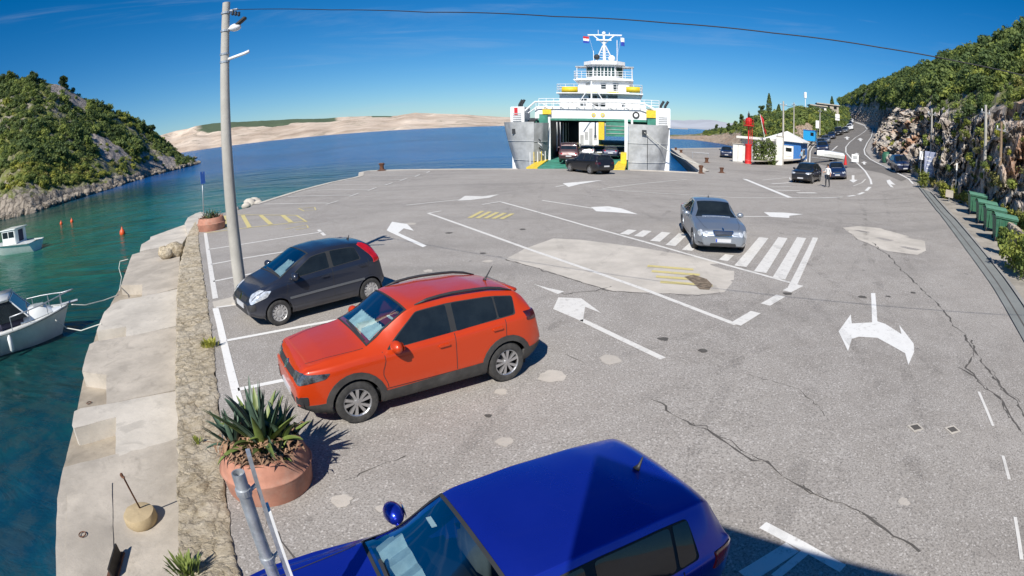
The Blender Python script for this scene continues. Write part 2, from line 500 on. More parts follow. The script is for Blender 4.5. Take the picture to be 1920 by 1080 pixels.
def water():
    m, nt, N, L, b = _mat('sea_water')
    geo = N.new('ShaderNodeNewGeometry'); pos = geo.outputs['Position']
    xyz = N.new('ShaderNodeSeparateXYZ'); L.new(pos, xyz.inputs[0])
    # green shallows of the cove, deep blue outside
    vd = N.new('ShaderNodeVectorMath'); vd.operation = 'DISTANCE'
    L.new(pos, vd.inputs[0]); vd.inputs[1].default_value = (-52, 26, SEA)
    nz = _noise(N, L, pos, 0.06, 4, 0.6, 0.5)
    dist = _math(N, L, 'ADD', vd.outputs['Value'], _math(N, L, 'MULTIPLY', nz.outputs['Fac'], 26))
    n2 = _noise(N, L, pos, 0.45, 5, 0.65)
    stones = _noise(N, L, pos, 1.6, 5, 0.7)
    teal = _mix(N, L, _map(N, L, n2.outputs['Fac'], 0.35, 0.65), (0.003, 0.032, 0.032), (0.007, 0.056, 0.048))
    near = _map(N, L, xyz.outputs[1], 4, 14, 1, 0)
    teal = _mix(N, L, _math(N, L, 'MULTIPLY', near, _map(N, L, stones.outputs['Fac'], 0.42, 0.6, 0, 0.7)), teal, (0.028, 0.05, 0.03))
    green = _mix(N, L, _map(N, L, n2.outputs['Fac'], 0.3, 0.7), (0.01, 0.082, 0.052), (0.018, 0.12, 0.08))
    vg = N.new('ShaderNodeVectorMath'); vg.operation = 'DISTANCE'
    L.new(pos, vg.inputs[0]); vg.inputs[1].default_value = (-38, 34, SEA)
    shal = _mix(N, L, _map(N, L, _math(N, L, 'ADD', vg.outputs['Value'], _math(N, L, 'MULTIPLY', nz.outputs['Fac'], 14)), 22, 40), green, teal)
    n3 = _noise(N, L, pos, 0.012, 4, 0.6, 1.0)
    deep = _mix(N, L, _map(N, L, n3.outputs['Fac'], 0.35, 0.65), (0.003, 0.05, 0.17), (0.006, 0.085, 0.255))
    L.new(_mix(N, L, _map(N, L, dist, 52, 88), shal, deep), b.inputs['Base Color'])
    b.inputs['Roughness'].default_value = 0.16
    b.inputs['IOR'].default_value = 1.33
    b.inputs['Specular IOR Level'].default_value = 0.16
    mp = N.new('ShaderNodeMapping'); mp.inputs['Scale'].default_value = (0.55, 1.3, 1); mp.inputs['Rotation'].default_value = (0, 0, R(12)); L.new(pos, mp.inputs[0])
    w1 = _noise(N, L, mp.outputs[0], 1.1, 6, 0.62, 0.5)
    w2 = _noise(N, L, mp.outputs[0], 0.12, 4, 0.6, 0.8)
    far = _map(N, L, dist, 55, 130, 0.16, 1.0)
    hh = _math(N, L, 'ADD', _math(N, L, 'MULTIPLY', w1.outputs['Fac'], far), _math(N, L, 'MULTIPLY', w2.outputs['Fac'], 1.6))
    _bump(N, L, b, hh, 1.0, 0.5)
    return m
MT['water'] = water()
def carpaint(name, c, metal=0.25, rough=0.35):
    m, nt, N, L, b = _mat(name)
    tc = N.new('ShaderNodeTexCoord').outputs['Object']
    n = _noise(N, L, tc, 3.0, 5, 0.6)
    z = N.new('ShaderNodeSeparateXYZ'); L.new(tc, z.inputs[0])
    # road dust low on the flanks
    d = _math(N, L, 'MULTIPLY', _map(N, L, z.outputs[2], 0.15, 0.6, 0.35, 0.0), n.outputs['Fac'])
    L.new(_mix(N, L, d, c, (0.3, 0.27, 0.23)), b.inputs['Base Color'])
    b.inputs['Metallic'].default_value = metal
    L.new(_map(N, L, n.outputs['Fac'], 0.3, 0.8, rough * 0.85, rough * 1.25), b.inputs['Roughness'])
    b.inputs['Coat Weight'].default_value = 0.55
    b.inputs['Coat Roughness'].default_value = 0.06
    return m
MT['red'] = carpaint('red_orange_paint', (0.5, 0.04, 0.003), 0.1)
MT['navy'] = carpaint('dark_blue_grey_paint', (0.02, 0.026, 0.045), 0.3)
MT['blue'] = carpaint('deep_blue_paint', (0.01, 0.032, 0.4), 0.65, 0.3)
MT['silver'] = carpaint('silver_paint', (0.27, 0.305, 0.35), 0.6)
MT['black'] = carpaint('black_paint', (0.012, 0.013, 0.018), 0.2)
MT['dkblue'] = carpaint('dark_blue_paint', (0.012, 0.02, 0.06), 0.2)
MT['white'] = carpaint('white_car_paint', (0.75, 0.76, 0.77), 0.0)
MT['grey'] = carpaint('grey_car_paint', (0.14, 0.15, 0.165), 0.4)
MT['brown'] = carpaint('maroon_paint', (0.05, 0.018, 0.02), 0.3)
MT['carred'] = carpaint('red_car_paint', (0.45, 0.02, 0.03), 0.1)
MT['glass'] = plain('tinted_glass', (0.012, 0.016, 0.018), 0.04, var=0.3, scale=2, spec=0.6)
MT['glass_green'] = plain('green_tinted_glass', (0.02, 0.045, 0.04), 0.05, var=0.3, scale=2, spec=0.6)
def clear_glass():
    m, nt, N, L, b = _mat('windscreen_glass')
    b.inputs['Base Color'].default_value = (0.7, 0.85, 0.85, 1)
    b.inputs['Roughness'].default_value = 0.0
    tr = N.new('ShaderNodeBsdfTransparent'); tr.inputs[0].default_value = (0.72, 0.86, 0.86, 1)
    gl = N.new('ShaderNodeBsdfGlossy'); gl.inputs['Roughness'].default_value = 0.03
    fr = N.new('ShaderNodeFresnel'); fr.inputs[0].default_value = 1.5
    mx = N.new('ShaderNodeMixShader')
    L.new(_math(N, L, 'MULTIPLY', fr.outputs[0], 0.5), mx.inputs[0]); L.new(tr.outputs[0], mx.inputs[1]); L.new(gl.outputs[0], mx.inputs[2])
    L.new(mx.outputs[0], N['Material Output'].inputs[0])
    return m
MT['screen'] = clear_glass()
MT['trim'] = plain('black_plastic', (0.03, 0.03, 0.032), 0.55, bump=0.1)
MT['clad'] = plain('grey_cladding', (0.042, 0.04, 0.038), 0.75, var=0.25, bump=0.15, dirt=((0.12, 0.11, 0.1), 0.35))
MT['rubber'] = plain('tyre_rubber', (0.035, 0.034, 0.033), 0.85, var=0.3, scale=12, dirt=((0.14, 0.13, 0.12), 0.4))
MT['alloy'] = plain('alloy', (0.55, 0.55, 0.56), 0.3, 0.85, var=0.1)
MT['hubcap'] = plain('hubcap_silver', (0.42, 0.41, 0.4), 0.4, 0.3)
MT['chrome'] = plain('chrome', (0.75, 0.76, 0.78), 0.12, 1.0, var=0.03)
MT['lamp'] = plain('lamp_lens', (0.62, 0.65, 0.68), 0.08, 0.35, var=0.35, scale=14, coat=1.0)
MT['lamp_dk'] = plain('dark_lamp_lens', (0.1, 0.11, 0.125), 0.08, 0.4, var=0.6, scale=16, coat=1.0)
MT['tail'] = plain('tail_lamp', (0.42, 0.008, 0.012), 0.12, var=0.2, coat=1.0)
MT['tail_dk'] = plain('dark_tail_lamp', (0.05, 0.008, 0.012), 0.12, var=0.4, coat=1.0)
MT['plate'] = plain('number_plate', (0.5, 0.51, 0.53), 0.5, var=0.04)
MT['plate_blue'] = plain('plate_band', (0.02, 0.06, 0.4), 0.5)
MT['interior'] = plain('car_interior', (0.02, 0.022, 0.025), 0.8)
MT['seat'] = plain('seat_fabric', (0.05, 0.05, 0.055), 0.9)
MT['shade'] = plain('silver_sunshade', (0.55, 0.62, 0.62), 0.35, 0.3, var=0.15, scale=9)
MT['paper'] = plain('paper', (0.8, 0.8, 0.78), 0.8, var=0.03)
MT['galv'] = plain('galvanised_steel', (0.45, 0.47, 0.49), 0.45, 0.6, var=0.2, scale=14)
MT['steel_dk'] = plain('dark_steel', (0.05, 0.045, 0.04), 0.6, 0.5, var=0.3)
MT['rust'] = plain('rusty_iron', (0.13, 0.06, 0.035), 0.85, 0.2, var=0.4, bump=0.3)
MT['terracotta'] = plain('terracotta_concrete', (0.4, 0.185, 0.125), 0.85, var=0.15, scale=5, bump=0.2, dirt=((0.4, 0.28, 0.22), 0.6))
MT['agave'] = plain('agave_leaf', (0.075, 0.125, 0.085), 0.5, var=0.35, scale=4)
MT['agave_y'] = plain('agave_leaf_pale', (0.15, 0.2, 0.05), 0.5, var=0.3, scale=4)
MT['deadleaf'] = plain('dead_leaf', (0.25, 0.15, 0.09), 0.9, var=0.4, scale=8)
MT['soil'] = plain('soil', (0.14, 0.09, 0.06), 0.95, var=0.3, bump=0.5)
def leaf(name, c, tl=0.35):
    m, nt, N, L, b = _mat(name)
    oi = N.new('ShaderNodeObjectInfo')
    geo = N.new('ShaderNodeNewGeometry')
    n = _noise(N, L, geo.outputs['Position'], 0.35, 5, 0.7)
    n2 = _noise(N, L, geo.outputs['Position'], 5, 3, 0.7)
    f = _math(N, L, 'ADD', _math(N, L, 'MULTIPLY', n.outputs['Fac'], 0.6), _math(N, L, 'ADD', _math(N, L, 'MULTIPLY', oi.outputs['Random'], 0.35), _math(N, L, 'MULTIPLY', n2.outputs['Fac'], 0.25)))
    rr = _ramp(N, [(0.3, tuple(x * 0.5 for x in c)), (0.6, c), (0.9, (c[0] * 1.9, c[1] * 1.55, c[2] * 1.2))])
    L.new(f, rr.inputs[0]); L.new(rr.outputs[0], b.inputs['Base Color'])
    b.inputs['Roughness'].default_value = 0.65
    b.inputs['Specular IOR Level'].default_value = 0.25
    t = N.new('ShaderNodeBsdfTranslucent'); L.new(rr.outputs[0], t.inputs[0])
    mx = N.new('ShaderNodeMixShader'); mx.inputs[0].default_value = tl
    L.new(b.outputs[0], mx.inputs[1]); L.new(t.outputs[0], mx.inputs[2]); L.new(mx.outputs[0], N['Material Output'].inputs[0])
    return m
MT['leaf'] = leaf('macchia_leaf', (0.18, 0.24, 0.065))
MT['leaf_dk'] = leaf('pine_leaf', (0.115, 0.17, 0.06))
MT['leaf_lt'] = leaf('broom_leaf', (0.26, 0.3, 0.07))
MT['grass'] = leaf('dry_grass', (0.28, 0.28, 0.1))
MT['bark'] = plain('bark', (0.13, 0.1, 0.075), 0.95, var=0.3, bump=0.4)
MT['wood'] = plain('weathered_wood', (0.24, 0.17, 0.11), 0.9, var=0.3, bump=0.3)
MT['ship_white'] = plain('ship_white', (0.78, 0.79, 0.8), 0.4, var=0.05, scale=1.5, dirt=((0.55, 0.45, 0.36), 0.25))
MT['ship_grey'] = plain('ship_grey', (0.42, 0.43, 0.43), 0.5, 0.1, var=0.18, scale=1.2, dirt=((0.2, 0.19, 0.18), 0.5))
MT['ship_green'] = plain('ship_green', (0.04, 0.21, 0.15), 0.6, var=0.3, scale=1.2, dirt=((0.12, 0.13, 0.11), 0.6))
MT['ship_yellow'] = plain('ship_yellow', (0.72, 0.52, 0.03), 0.55, var=0.15, dirt=((0.3, 0.22, 0.08), 0.4))
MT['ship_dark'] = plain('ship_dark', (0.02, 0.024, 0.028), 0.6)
MT['hull_blue'] = plain('antifouling', (0.03, 0.06, 0.11), 0.5, dirt=((0.2, 0.2, 0.2), 0.4))
MT['boat_white'] = plain('gelcoat', (0.76, 0.78, 0.76), 0.25, var=0.06, scale=3, dirt=((0.55, 0.52, 0.42), 0.35), coat=0.3)
MT['boat_grey'] = plain('boat_grey', (0.3, 0.32, 0.31), 0.4)
MT['boat_canvas'] = plain('dark_canvas', (0.03, 0.03, 0.06), 0.8)
MT['rope'] = plain('rope', (0.55, 0.55, 0.5), 0.9)
MT['orange'] = plain('buoy_orange', (0.65, 0.09, 0.02), 0.5)
MT['light_red'] = plain('beacon_red', (0.55, 0.02, 0.018), 0.45, var=0.1)
MT['wall_white'] = plain('white_render', (0.72, 0.71, 0.66), 0.85, var=0.07, scale=2, dirt=((0.5, 0.46, 0.38), 0.3))
MT['wall_blue'] = plain('blue_render', (0.03, 0.15, 0.42), 0.7, var=0.1)
MT['roof_pale'] = plain('pale_roof', (0.66, 0.65, 0.63), 0.7, var=0.08)
MT['booth_blue'] = plain('bright_blue_panel', (0.02, 0.3, 0.62), 0.4)
MT['bin'] = plain('bin_green', (0.035, 0.13, 0.075), 0.5, var=0.15, dirt=((0.12, 0.16, 0.12), 0.3))
MT['binlid'] = plain('bin_lid_green', (0.09, 0.22, 0.15), 0.5, var=0.12)
MT['board'] = plain('notice_board', (0.33, 0.36, 0.48), 0.6, var=0.12, scale=3)
MT['sign_white'] = plain('sign_white', (0.8, 0.8, 0.78), 0.5, var=0.03)
MT['sign_blue'] = plain('sign_blue', (0.03, 0.12, 0.45), 0.5)
MT['skin'] = plain('skin', (0.45, 0.25, 0.17), 0.6)
MT['hair'] = plain('dark_hair', (0.03, 0.02, 0.015), 0.8)
MT['shirt_w'] = plain('white_shirt', (0.78, 0.78, 0.76), 0.9)
MT['trousers_d'] = plain('dark_trousers', (0.03, 0.032, 0.04), 0.9)
MT['trousers_p'] = plain('pale_trousers', (0.55, 0.53, 0.48), 0.9)
MT['shirt_b'] = plain('light_blue_shirt', (0.3, 0.45, 0.55), 0.9)
MT['cable'] = plain('cable_black', (0.015, 0.015, 0.018), 0.6)
MT['flag_r'] = plain('flag_red', (0.5, 0.02, 0.03), 0.8)
MT['flag_b'] = plain('flag_blue', (0.02, 0.05, 0.35), 0.8)

def tyre_mark():
    m, nt, N, L, b = _mat('tyre_mark')
    pos = N.new('ShaderNodeNewGeometry').outputs['Position']
    n = _noise(N, L, pos, 1.1, 6, 0.7); n2 = _noise(N, L, pos, 30, 3, 0.7)
    b.inputs['Base Color'].default_value = (0.11, 0.1, 0.092, 1); b.inputs['Roughness'].default_value = 0.9
    L.new(_math(N, L, 'MULTIPLY', _map(N, L, n.outputs['Fac'], 0.42, 0.75, 0.0, 0.2), _map(N, L, n2.outputs['Fac'], 0.3, 0.6, 0.4, 1.0)), b.inputs['Alpha'])
    return m
MT['tyre_mark'] = tyre_mark()
# ---------------------------------------------------------------- sea, far shores, hills
def lerp_tab(tab, x):
    for i in range(len(tab) - 1):
        if x <= tab[i + 1][0]:
            a, b = tab[i], tab[i + 1]
            t = (x - a[0]) / (b[0] - a[0])
            return [p + (q - p) * t for p, q in zip(a[1:], b[1:])]
    return list(tab[-1][1:])
def fbm(p, o=5, h=0.9):
    return noise.fractal(p, h, 2.1, o)
def ridged(p, o=5):
    return noise.ridged_multi_fractal(p, 0.9, 2.1, o, 1.0, 2.0)
sea_mb = MB()
_rows = [-60, 0, 30, 60, 100, 200, 400, 1000, 3000, 9000, 40000]
_cols = [-40000, -8000, -2500, -800, -300, -120, -60, -20, 0, 20, 60, 160, 500, 1500, 5000, 20000, 40000]
sea_mb.add([(x, y, SEA) for y in _rows for x in _cols], [(r * len(_cols) + c, r * len(_cols) + c + 1, (r + 1) * len(_cols) + c + 1, (r + 1) * len(_cols) + c) for r in range(len(_rows) - 1) for c in range(len(_cols) - 1)])
tag(sea_mb.build('water', MT['water']), 'blue sea turning green in the sheltered cove', None, None, 'structure')

def strip_terrain(name, cols, rows, fn, mats, fmat=None, smooth=True, attr=None):
    """grid terrain: fn(u, t) -> point, u in 0..1 along, t in 0..1 away from the viewer"""
    v = [fn(c / (cols - 1), r / (rows - 1)) for r in range(rows) for c in range(cols)]
    f = [(r * cols + c, r * cols + c + 1, (r + 1) * cols + c + 1, (r + 1) * cols + c) for r in range(rows - 1) for c in range(cols - 1)]
    mb = MB(); mb.add(v, f)
    if fmat: mb.mi = [fmat((c + .5) / (cols - 1), (r + .5) / (rows - 1), v[r * cols + c]) for r in range(rows - 1) for c in range(cols - 1)]
    o = mb.build(name, mats, None, smooth)
    if attr:
        a = o.data.attributes.new('green', 'FLOAT', 'POINT')
        a.data.foreach_set('value', [attr(c / (cols - 1), r / (rows - 1)) for r in range(rows) for c in range(cols)])
    return o
# bare island across the channel, about 2.3 km off
ISL = [(200, 262), (280, 258), (330, 243), (370, 236), (400, 231), (470, 226), (560, 223), (610, 221), (660, 218), (735, 217), (780, 211), (850, 214), (945, 219), (1040, 224), (1120, 230), (1200, 237), (1290, 241)]
def island_pt(u, t):
    px = 200 + u * 1090
    D0 = 2250 + 250 * math.sin(u * 9) + 120 * noise.noise((u * 30, 0, 0))
    sk = lerp_tab(ISL, px)[0]
    Dr = D0 + 1100
    r = AT(px, sk, Dr)
    zr = r.z - SEA
    tt = min(1, t / 0.8)
    D = D0 + (Dr - D0) * t / 0.8
    k = D / Dr
    p = Vector((r.x * k, r.y * k, 0))
    n = ridged(Vector((p.x * 0.0016, p.y * 0.0016, 3)), 6)
    h = zr * (0.62 * tt ** 0.75 + 0.38 * tt * tt)
    h *= 1 - 0.42 * max(0, 1.25 - n) * math.sin(math.pi * min(1, tt * 0.97)) ** 0.8
    h += 4 * fbm(p * 0.006, 5) * min(1, tt * 4) * (1 - tt * 0.4) * min(1, zr / 30)
    if t > 0.8: h = zr * (1 - (t - 0.8) / 0.2 * 0.6)
    return Vector((p.x, p.y, SEA - 0.5 + h))
def island_green(u, t):
    px = 200 + u * 1090
    a = sstep(330, 420, px) * (1 - sstep(600, 660, px))
    b = sstep(690, 700, px) * (1 - sstep(730, 745, px)) * 0.6
    return (a * sstep(0.5, 0.62, t + 0.14 * noise.noise((u * 25, t * 4, 0)))) + b * sstep(0.68, 0.74, t)
tag(strip_terrain('terrain', 520, 60, island_pt, [MT['island']], attr=island_green), 'bare tan karst island with a green plateau across the channel', None, None, 'structure')
def mount_pt(u, t):
    px = 1180 + u * 420
    D = 9000 + t * 3000
    p = AT(px, 262, D)
    h = (150 + 70 * fbm(Vector((u * 5, 1, t)), 5)) * math.sin(math.pi * (0.03 + 0.94 * min(1, t * 1.2)) * 0.55) 
    return Vector((p.x, p.y, SEA - 2 + h * min(1, t * 3)))
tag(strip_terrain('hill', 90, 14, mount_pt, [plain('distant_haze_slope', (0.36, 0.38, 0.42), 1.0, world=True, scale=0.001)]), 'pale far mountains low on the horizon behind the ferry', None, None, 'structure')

# wooded headland on the left of the cove
LSHORE = [(-330, 560), (-100, 445), (0, 413), (60, 400), (130, 377), (200, 356), (280, 331), (340, 316), (374, 307)]
LSKY = [(-330, 140, 80), (-100, 145, 78), (0, 149, 76), (60, 152, 74), (120, 162, 70), (150, 182, 66), (170, 193, 64), (240, 221, 55), (275, 241, 46), (292, 256, 40), (320, 276, 30), (345, 293, 20), (374, 306.5, 6)]
def lhill_pt(u, t):
    px = -330 + u * 704
    a = P(px, lerp_tab(LSHORE, px)[0], SEA)
    sy, dep = lerp_tab(LSKY, px)
    b = AT(px, sy, math.hypot(a.x, a.y) + dep)
    tt = t / 0.82
    p = a.lerp(b, tt)
    rise = b.z - SEA
    if tt <= 1:
        h = rise * (0.8 * tt + 0.2 * tt ** 2) + min(1, rise / 4) * 0.7 * sstep(0, 0.06, tt)
        h += (1.1 * fbm(Vector((p.x, p.y, 0)) * 0.09, 5) + 1.3 * fbm(Vector((p.x, p.y, 5)) * 0.3, 4) * 0.5) * min(1, tt * 9) * min(1, rise / 8) * (1 - 0.6 * sstep(0.8, 1, tt))
        h += 0.9 * abs(fbm(Vector((p.x, p.y, 9)) * 0.5, 3)) * sstep(0, 0.02, tt) * (1 - sstep(0.06, 0.14, tt))
    else:
        h = rise * (1 - (tt - 1) * 1.2)
    p.z = SEA - 0.25 + h
    return p
def lscree(px, t):
    n = 0.05 * noise.noise((px * 0.05, t * 9, 0))
    a = (0.24 < t + n < 0.5) and 150 + (0.5 - t) * 190 < px < 205 + (0.5 - t) * 170
    b = (0.1 < t + n < 0.42) and 262 < px + 40 * n < 330
    c = (0.68 < t + n < 0.8) and 95 < px < 165
    return a or b or c
def lhill_mat(u, t, p):
    px = -330 + u * 704
    if t < 0.055 + 0.025 * noise.noise((px * 0.06, 1, 0)) + 0.05 * sstep(180, 330, px): return 1
    if lscree(px, t): return 2
    return 0
lhill = tag(strip_terrain('terrain', 330, 90, lhill_pt, [MT['hill'], MT['shore_rock'], MT['scree']], lhill_mat), 'scrubby rocky headland rising left of the cove', None, None, 'structure')

# low headland with the bathing rocks behind the kiosk
MSHORE = [(1215, 262), (1300, 263), (1350, 268), (1390, 276), (1425, 283), (1500, 279), (1530, 262), (1560, 247), (1590, 236)]
MD = [(1215, 232), (1300, 250), (1350, 215), (1390, 172), (1425, 118), (1500, 110), (1530, 132), (1560, 165), (1590, 205)]
MSKY = [(1215, 254), (1260, 253), (1300, 252), (1330, 249), (1365, 243), (1395, 232), (1425, 221), (1460, 213), (1500, 208), (1540, 206), (1590, 204)]
def mhill_pt(u, t):
    px = 1215 + u * 375
    D0 = lerp_tab(MD, px)[0]
    a = AT(px, lerp_tab(MSHORE, px)[0], D0)
    a.z = min(a.z, max(SEA - .3, a.z))
    if px < 1392: a.z = SEA - 0.3
    else: a.z = SEA - 0.3 + (zg(a.x, a.y) + 0.8) * sstep(1392, 1425, px)
    b = AT(px, lerp_tab(MSKY, px)[0], D0 + 55)
    tt = t / 0.8
    p = a.lerp(b, min(tt, 1.25))
    rise = b.z - a.z
    h = rise * (0.55 * tt + 0.45 * math.sqrt(min(1, tt))) if tt <= 1 else rise * (1 - (tt - 1))
    p.z = a.z + h + (0.5 * fbm(Vector((p.x, p.y, 3)) * 0.2, 5) + 0.35 * abs(fbm(Vector((p.x, p.y, 7)) * 0.7, 3))) * min(1, tt * 8) * min(1, rise / 3)
    return p
def mhill_mat(u, t, p):
    px = 1215 + u * 375
    n = noise.noise((px * .07, t * 7, 0)) + .5 * noise.noise((px * .25, t * 20, 3))
    if px + 14 * n < 1412: return 1 if t < 0.5 + 0.16 * n else 0
    return 2 if ((px - 1508) / 20) ** 2 + ((t - .2) / .2) ** 2 < 1 + .7 * n else 0
MT['bathing_rock'] = rock('bathing_rock', [(0.25, (0.26, 0.19, 0.13)), (0.5, (0.42, 0.33, 0.25)), (0.75, (0.52, 0.43, 0.34))], 0.25, 1.2)
tag(strip_terrain('terrain', 150, 46, mhill_pt, [MT['hill'], MT['bathing_rock'], MT['bathing_rock']], mhill_mat), 'low rocky headland behind the harbour kiosk', None, None, 'structure')

# rock cutting and wooded slope right of the road
CUT = [((1572, 217), (1574, 197), (1573, 188), 40), ((1602, 226), (1608, 201), (1602, 173), 45), ((1646, 241), (1652, 206), (1642, 158), 50), ((1643, 256), (1663, 207), (1662, 152), 55),
       ((1636, 270), (1675, 208), (1682, 147), 58), ((1632, 283), (1692, 208), (1706, 140), 60), ((1655, 305), (1720, 207), (1740, 130), 60), ((1714, 329), (1745, 210), (1780, 119), 60),
       ((1760, 362), (1785, 222), (1830, 104), 60), ((1812, 386), (1825, 225), (1880, 90), 58), ((1856, 408), (1860, 215), (1925, 74), 55), ((1905, 428), (1915, 205), (1990, 55), 50),
       ((1990, 470), (1990, 190), (2100, 20), 45), ((2160, 590), (2150, 150), (2300, -40), 40)]
CUTP = []
for (f, tp, sk, dep) in CUT:
    a = G(*f)
    D = math.hypot(a.x, a.y)
    sb = 5.5 + 13 * sstep(60, 200, D)
    b = AT(*tp, D + sb); c = AT(*sk, D + sb + dep)
    CUTP.append((a, b, c))
def cut_ctrl(u):
    s = u * (len(CUTP) - 1); i = min(len(CUTP) - 2, int(s)); k = s - i
    k2 = k
    return [CUTP[i][j].lerp(CUTP[i + 1][j], k2) for j in range(3)]
def cut_pt(u, t):
    a, b, c = cut_ctrl(u)
    if t < 0.45:
        k = t / 0.45
        p = a.lerp(b, k)
        bench = 0.9 * math.sin(k * math.pi)
        d = (b - a); d.z = 0; d.normalize()
        s = min(1.5, (b.z - a.z) / 6)
        q = Vector((p.x, p.y, p.z * 1.15))
        n = 1.3 * fbm(q * 0.22, 5) + 1.1 * (ridged(q * 0.42, 4) - 1.0) + 0.5 * noise.cell(q * 1.1) + .3 * noise.cell(q * 2.7)
        p = p - d * (n * s * sstep(0, 0.2, k) - 0.2 + bench * 0.3)
        p.z += 0.4 * fbm(q * 0.5, 4) * sstep(0, 0.15, k)
        if k < 0.02: p.z -= 0.4
        return p
    k = (t - 0.45) / 0.45
    if k <= 1:
        p = b.lerp(c, k)
        p.z += (c.z - b.z) * 0.12 * math.sin(math.pi * k) + 1.0 * fbm(Vector((p.x, p.y, 2)) * 0.12, 5) * (1 - k * 0.6)
        return p
    p = c + (c - b) * (k - 1) * 0.8
    p.z = c.z - (k - 1) * 14
    return p
tag(strip_terrain('cliff', 420, 110, cut_pt, [MT['cliff'], MT['hill']], lambda u, t, p: 0 if t < 0.47 + 0.03 * noise.noise((u * 60, 0, 0)) else 1, smooth=False), 'blasted rock cutting with rusty streaks beside the climbing road', None, None, 'structure')

# ---------------------------------------------------------------- tarmac, quays
WALL_R = [P(q[0], q[1]) for q in ((452, 1110), (440, 1050), (415, 800), (400, 640), (386, 545), (372, 445), (374, 428))]
WALL_L = [P(q[0], q[1], 0.05) for q in ((338, 1110), (335, 1000), (332, 800), (330, 640), (331, 560), (338, 490), (352, 440), (366, 415))]
FAR = [P(*q) for q in ((392, 408), (402, 402), (430, 397), (468, 389), (475, 384), (560, 357.5), (620, 342), (662, 333.5), (673, 330.5), (674, 323.5), (690, 320.5), (716, 319), (800, 317.5), (900, 316.8), (972, 316.6), (1180, 318.5), (1308, 324), (1312, 321))]
RQ = [P(1312, 321), P(1258, 279), P(1370, 277.5)]
lot_poly = [Vector((0.0, -30, 0))] + [Vector((-1.2, -30, 0)), Vector((-2.4, 2.6, 0))] + WALL_R + FAR + RQ[1:] + [Vector((70, 140, 0)), Vector((98, 172, 0)), Vector((125, 205, 0))]
lot_poly += [a + (b - a).normalized() * 1.5 for (a, b, c) in CUTP[1:]] + [Vector((24, -30, 0))]
lot = drape('parking_lot', lot_poly, MT['asphalt'], None, 0.0, 1.8)
tag(lot, 'sunlit grey tarmac of the ferry port car park and road', None, None, 'structure')
def skirt(name, pts, z0, z1, mat, parent=None):
    mb = MB()
    n = len(pts)
    mb.add([(p.x, p.y, z1) for p in pts] + [(p.x, p.y, z0) for p in pts], [(i, i + 1, n + i + 1, n + i) for i in range(n - 1)])
    return mb.build(name, mat, parent)
qw = tag(skirt('quay_wall', FAR + RQ[1:] + [Vector((70, 140, 0))], -5, 0.001, MT['concrete_dk']), 'dark concrete quay face below the tarmac edge', None, None, 'structure')
def coping(pts, w, h=0.03):
    mb = MB()
    n = len(pts)
    v = []
    for i, p in enumerate(pts):
        a = pts[max(0, i - 1)]; b = pts[min(n - 1, i + 1)]
        t = (b - a); t.z = 0; t.normalize()
        nr = Vector((-t.y, t.x, 0))
        for off in (0.06, -w):
            c = p + nr * off
            v += [(c.x, c.y, h), (c.x, c.y, -0.25)]
    f = []
    for i in range(n - 1):
        k = 4 * i
        f += [(k, k + 4, k + 6, k + 2), (k + 1, k + 5, k + 4, k), (k + 2, k + 6, k + 7, k + 3)]
    mb.add(v, f)
    return mb.build('coping', MT['concrete_lt'], qw)
coping(FAR[4:15], 0.42)
coping(FAR[15:], 0.6, 0.05)
coping(RQ, 0.9, 0.06)
# rubble wall top along the cove
def wall_pt(u, t):
    s = u * (len(WALL_L) - 1); i = min(len(WALL_L) - 2, int(s)); a = WALL_L[i].lerp(WALL_L[i + 1], s - i)
    s = u * (len(WALL_R) - 1); i = min(len(WALL_R) - 2, int(s)); b = WALL_R[i].lerp(WALL_R[i + 1], s - i)
    if t < 0.08: p = a.copy(); p.z = -0.7 + t / 0.08 * 0.72
    else: p = a.lerp(b, (t - 0.08) / 0.92)
    n = fbm(Vector((p.x, p.y, 0)) * 3.0, 4); m = noise.cell(Vector((p.x, p.y, 0)) * 4.0)
    e = math.sin(math.pi * min(1, max(0, t)))
    if t >= 0.08: p.z = 0.03 + 0.022 * n + 0.014 * m * e
    p.x += 0.05 * n; p.y += 0.05 * fbm(Vector((p.y, p.x, 4)) * 2.0, 3)
    if t > 0.97: p.z = 0.012
    return p
tag(strip_terrain('quay_wall', 420, 26, wall_pt, [MT['rubble']]), 'rubble stone wall top between car park and lower quay', None, None, 'structure')

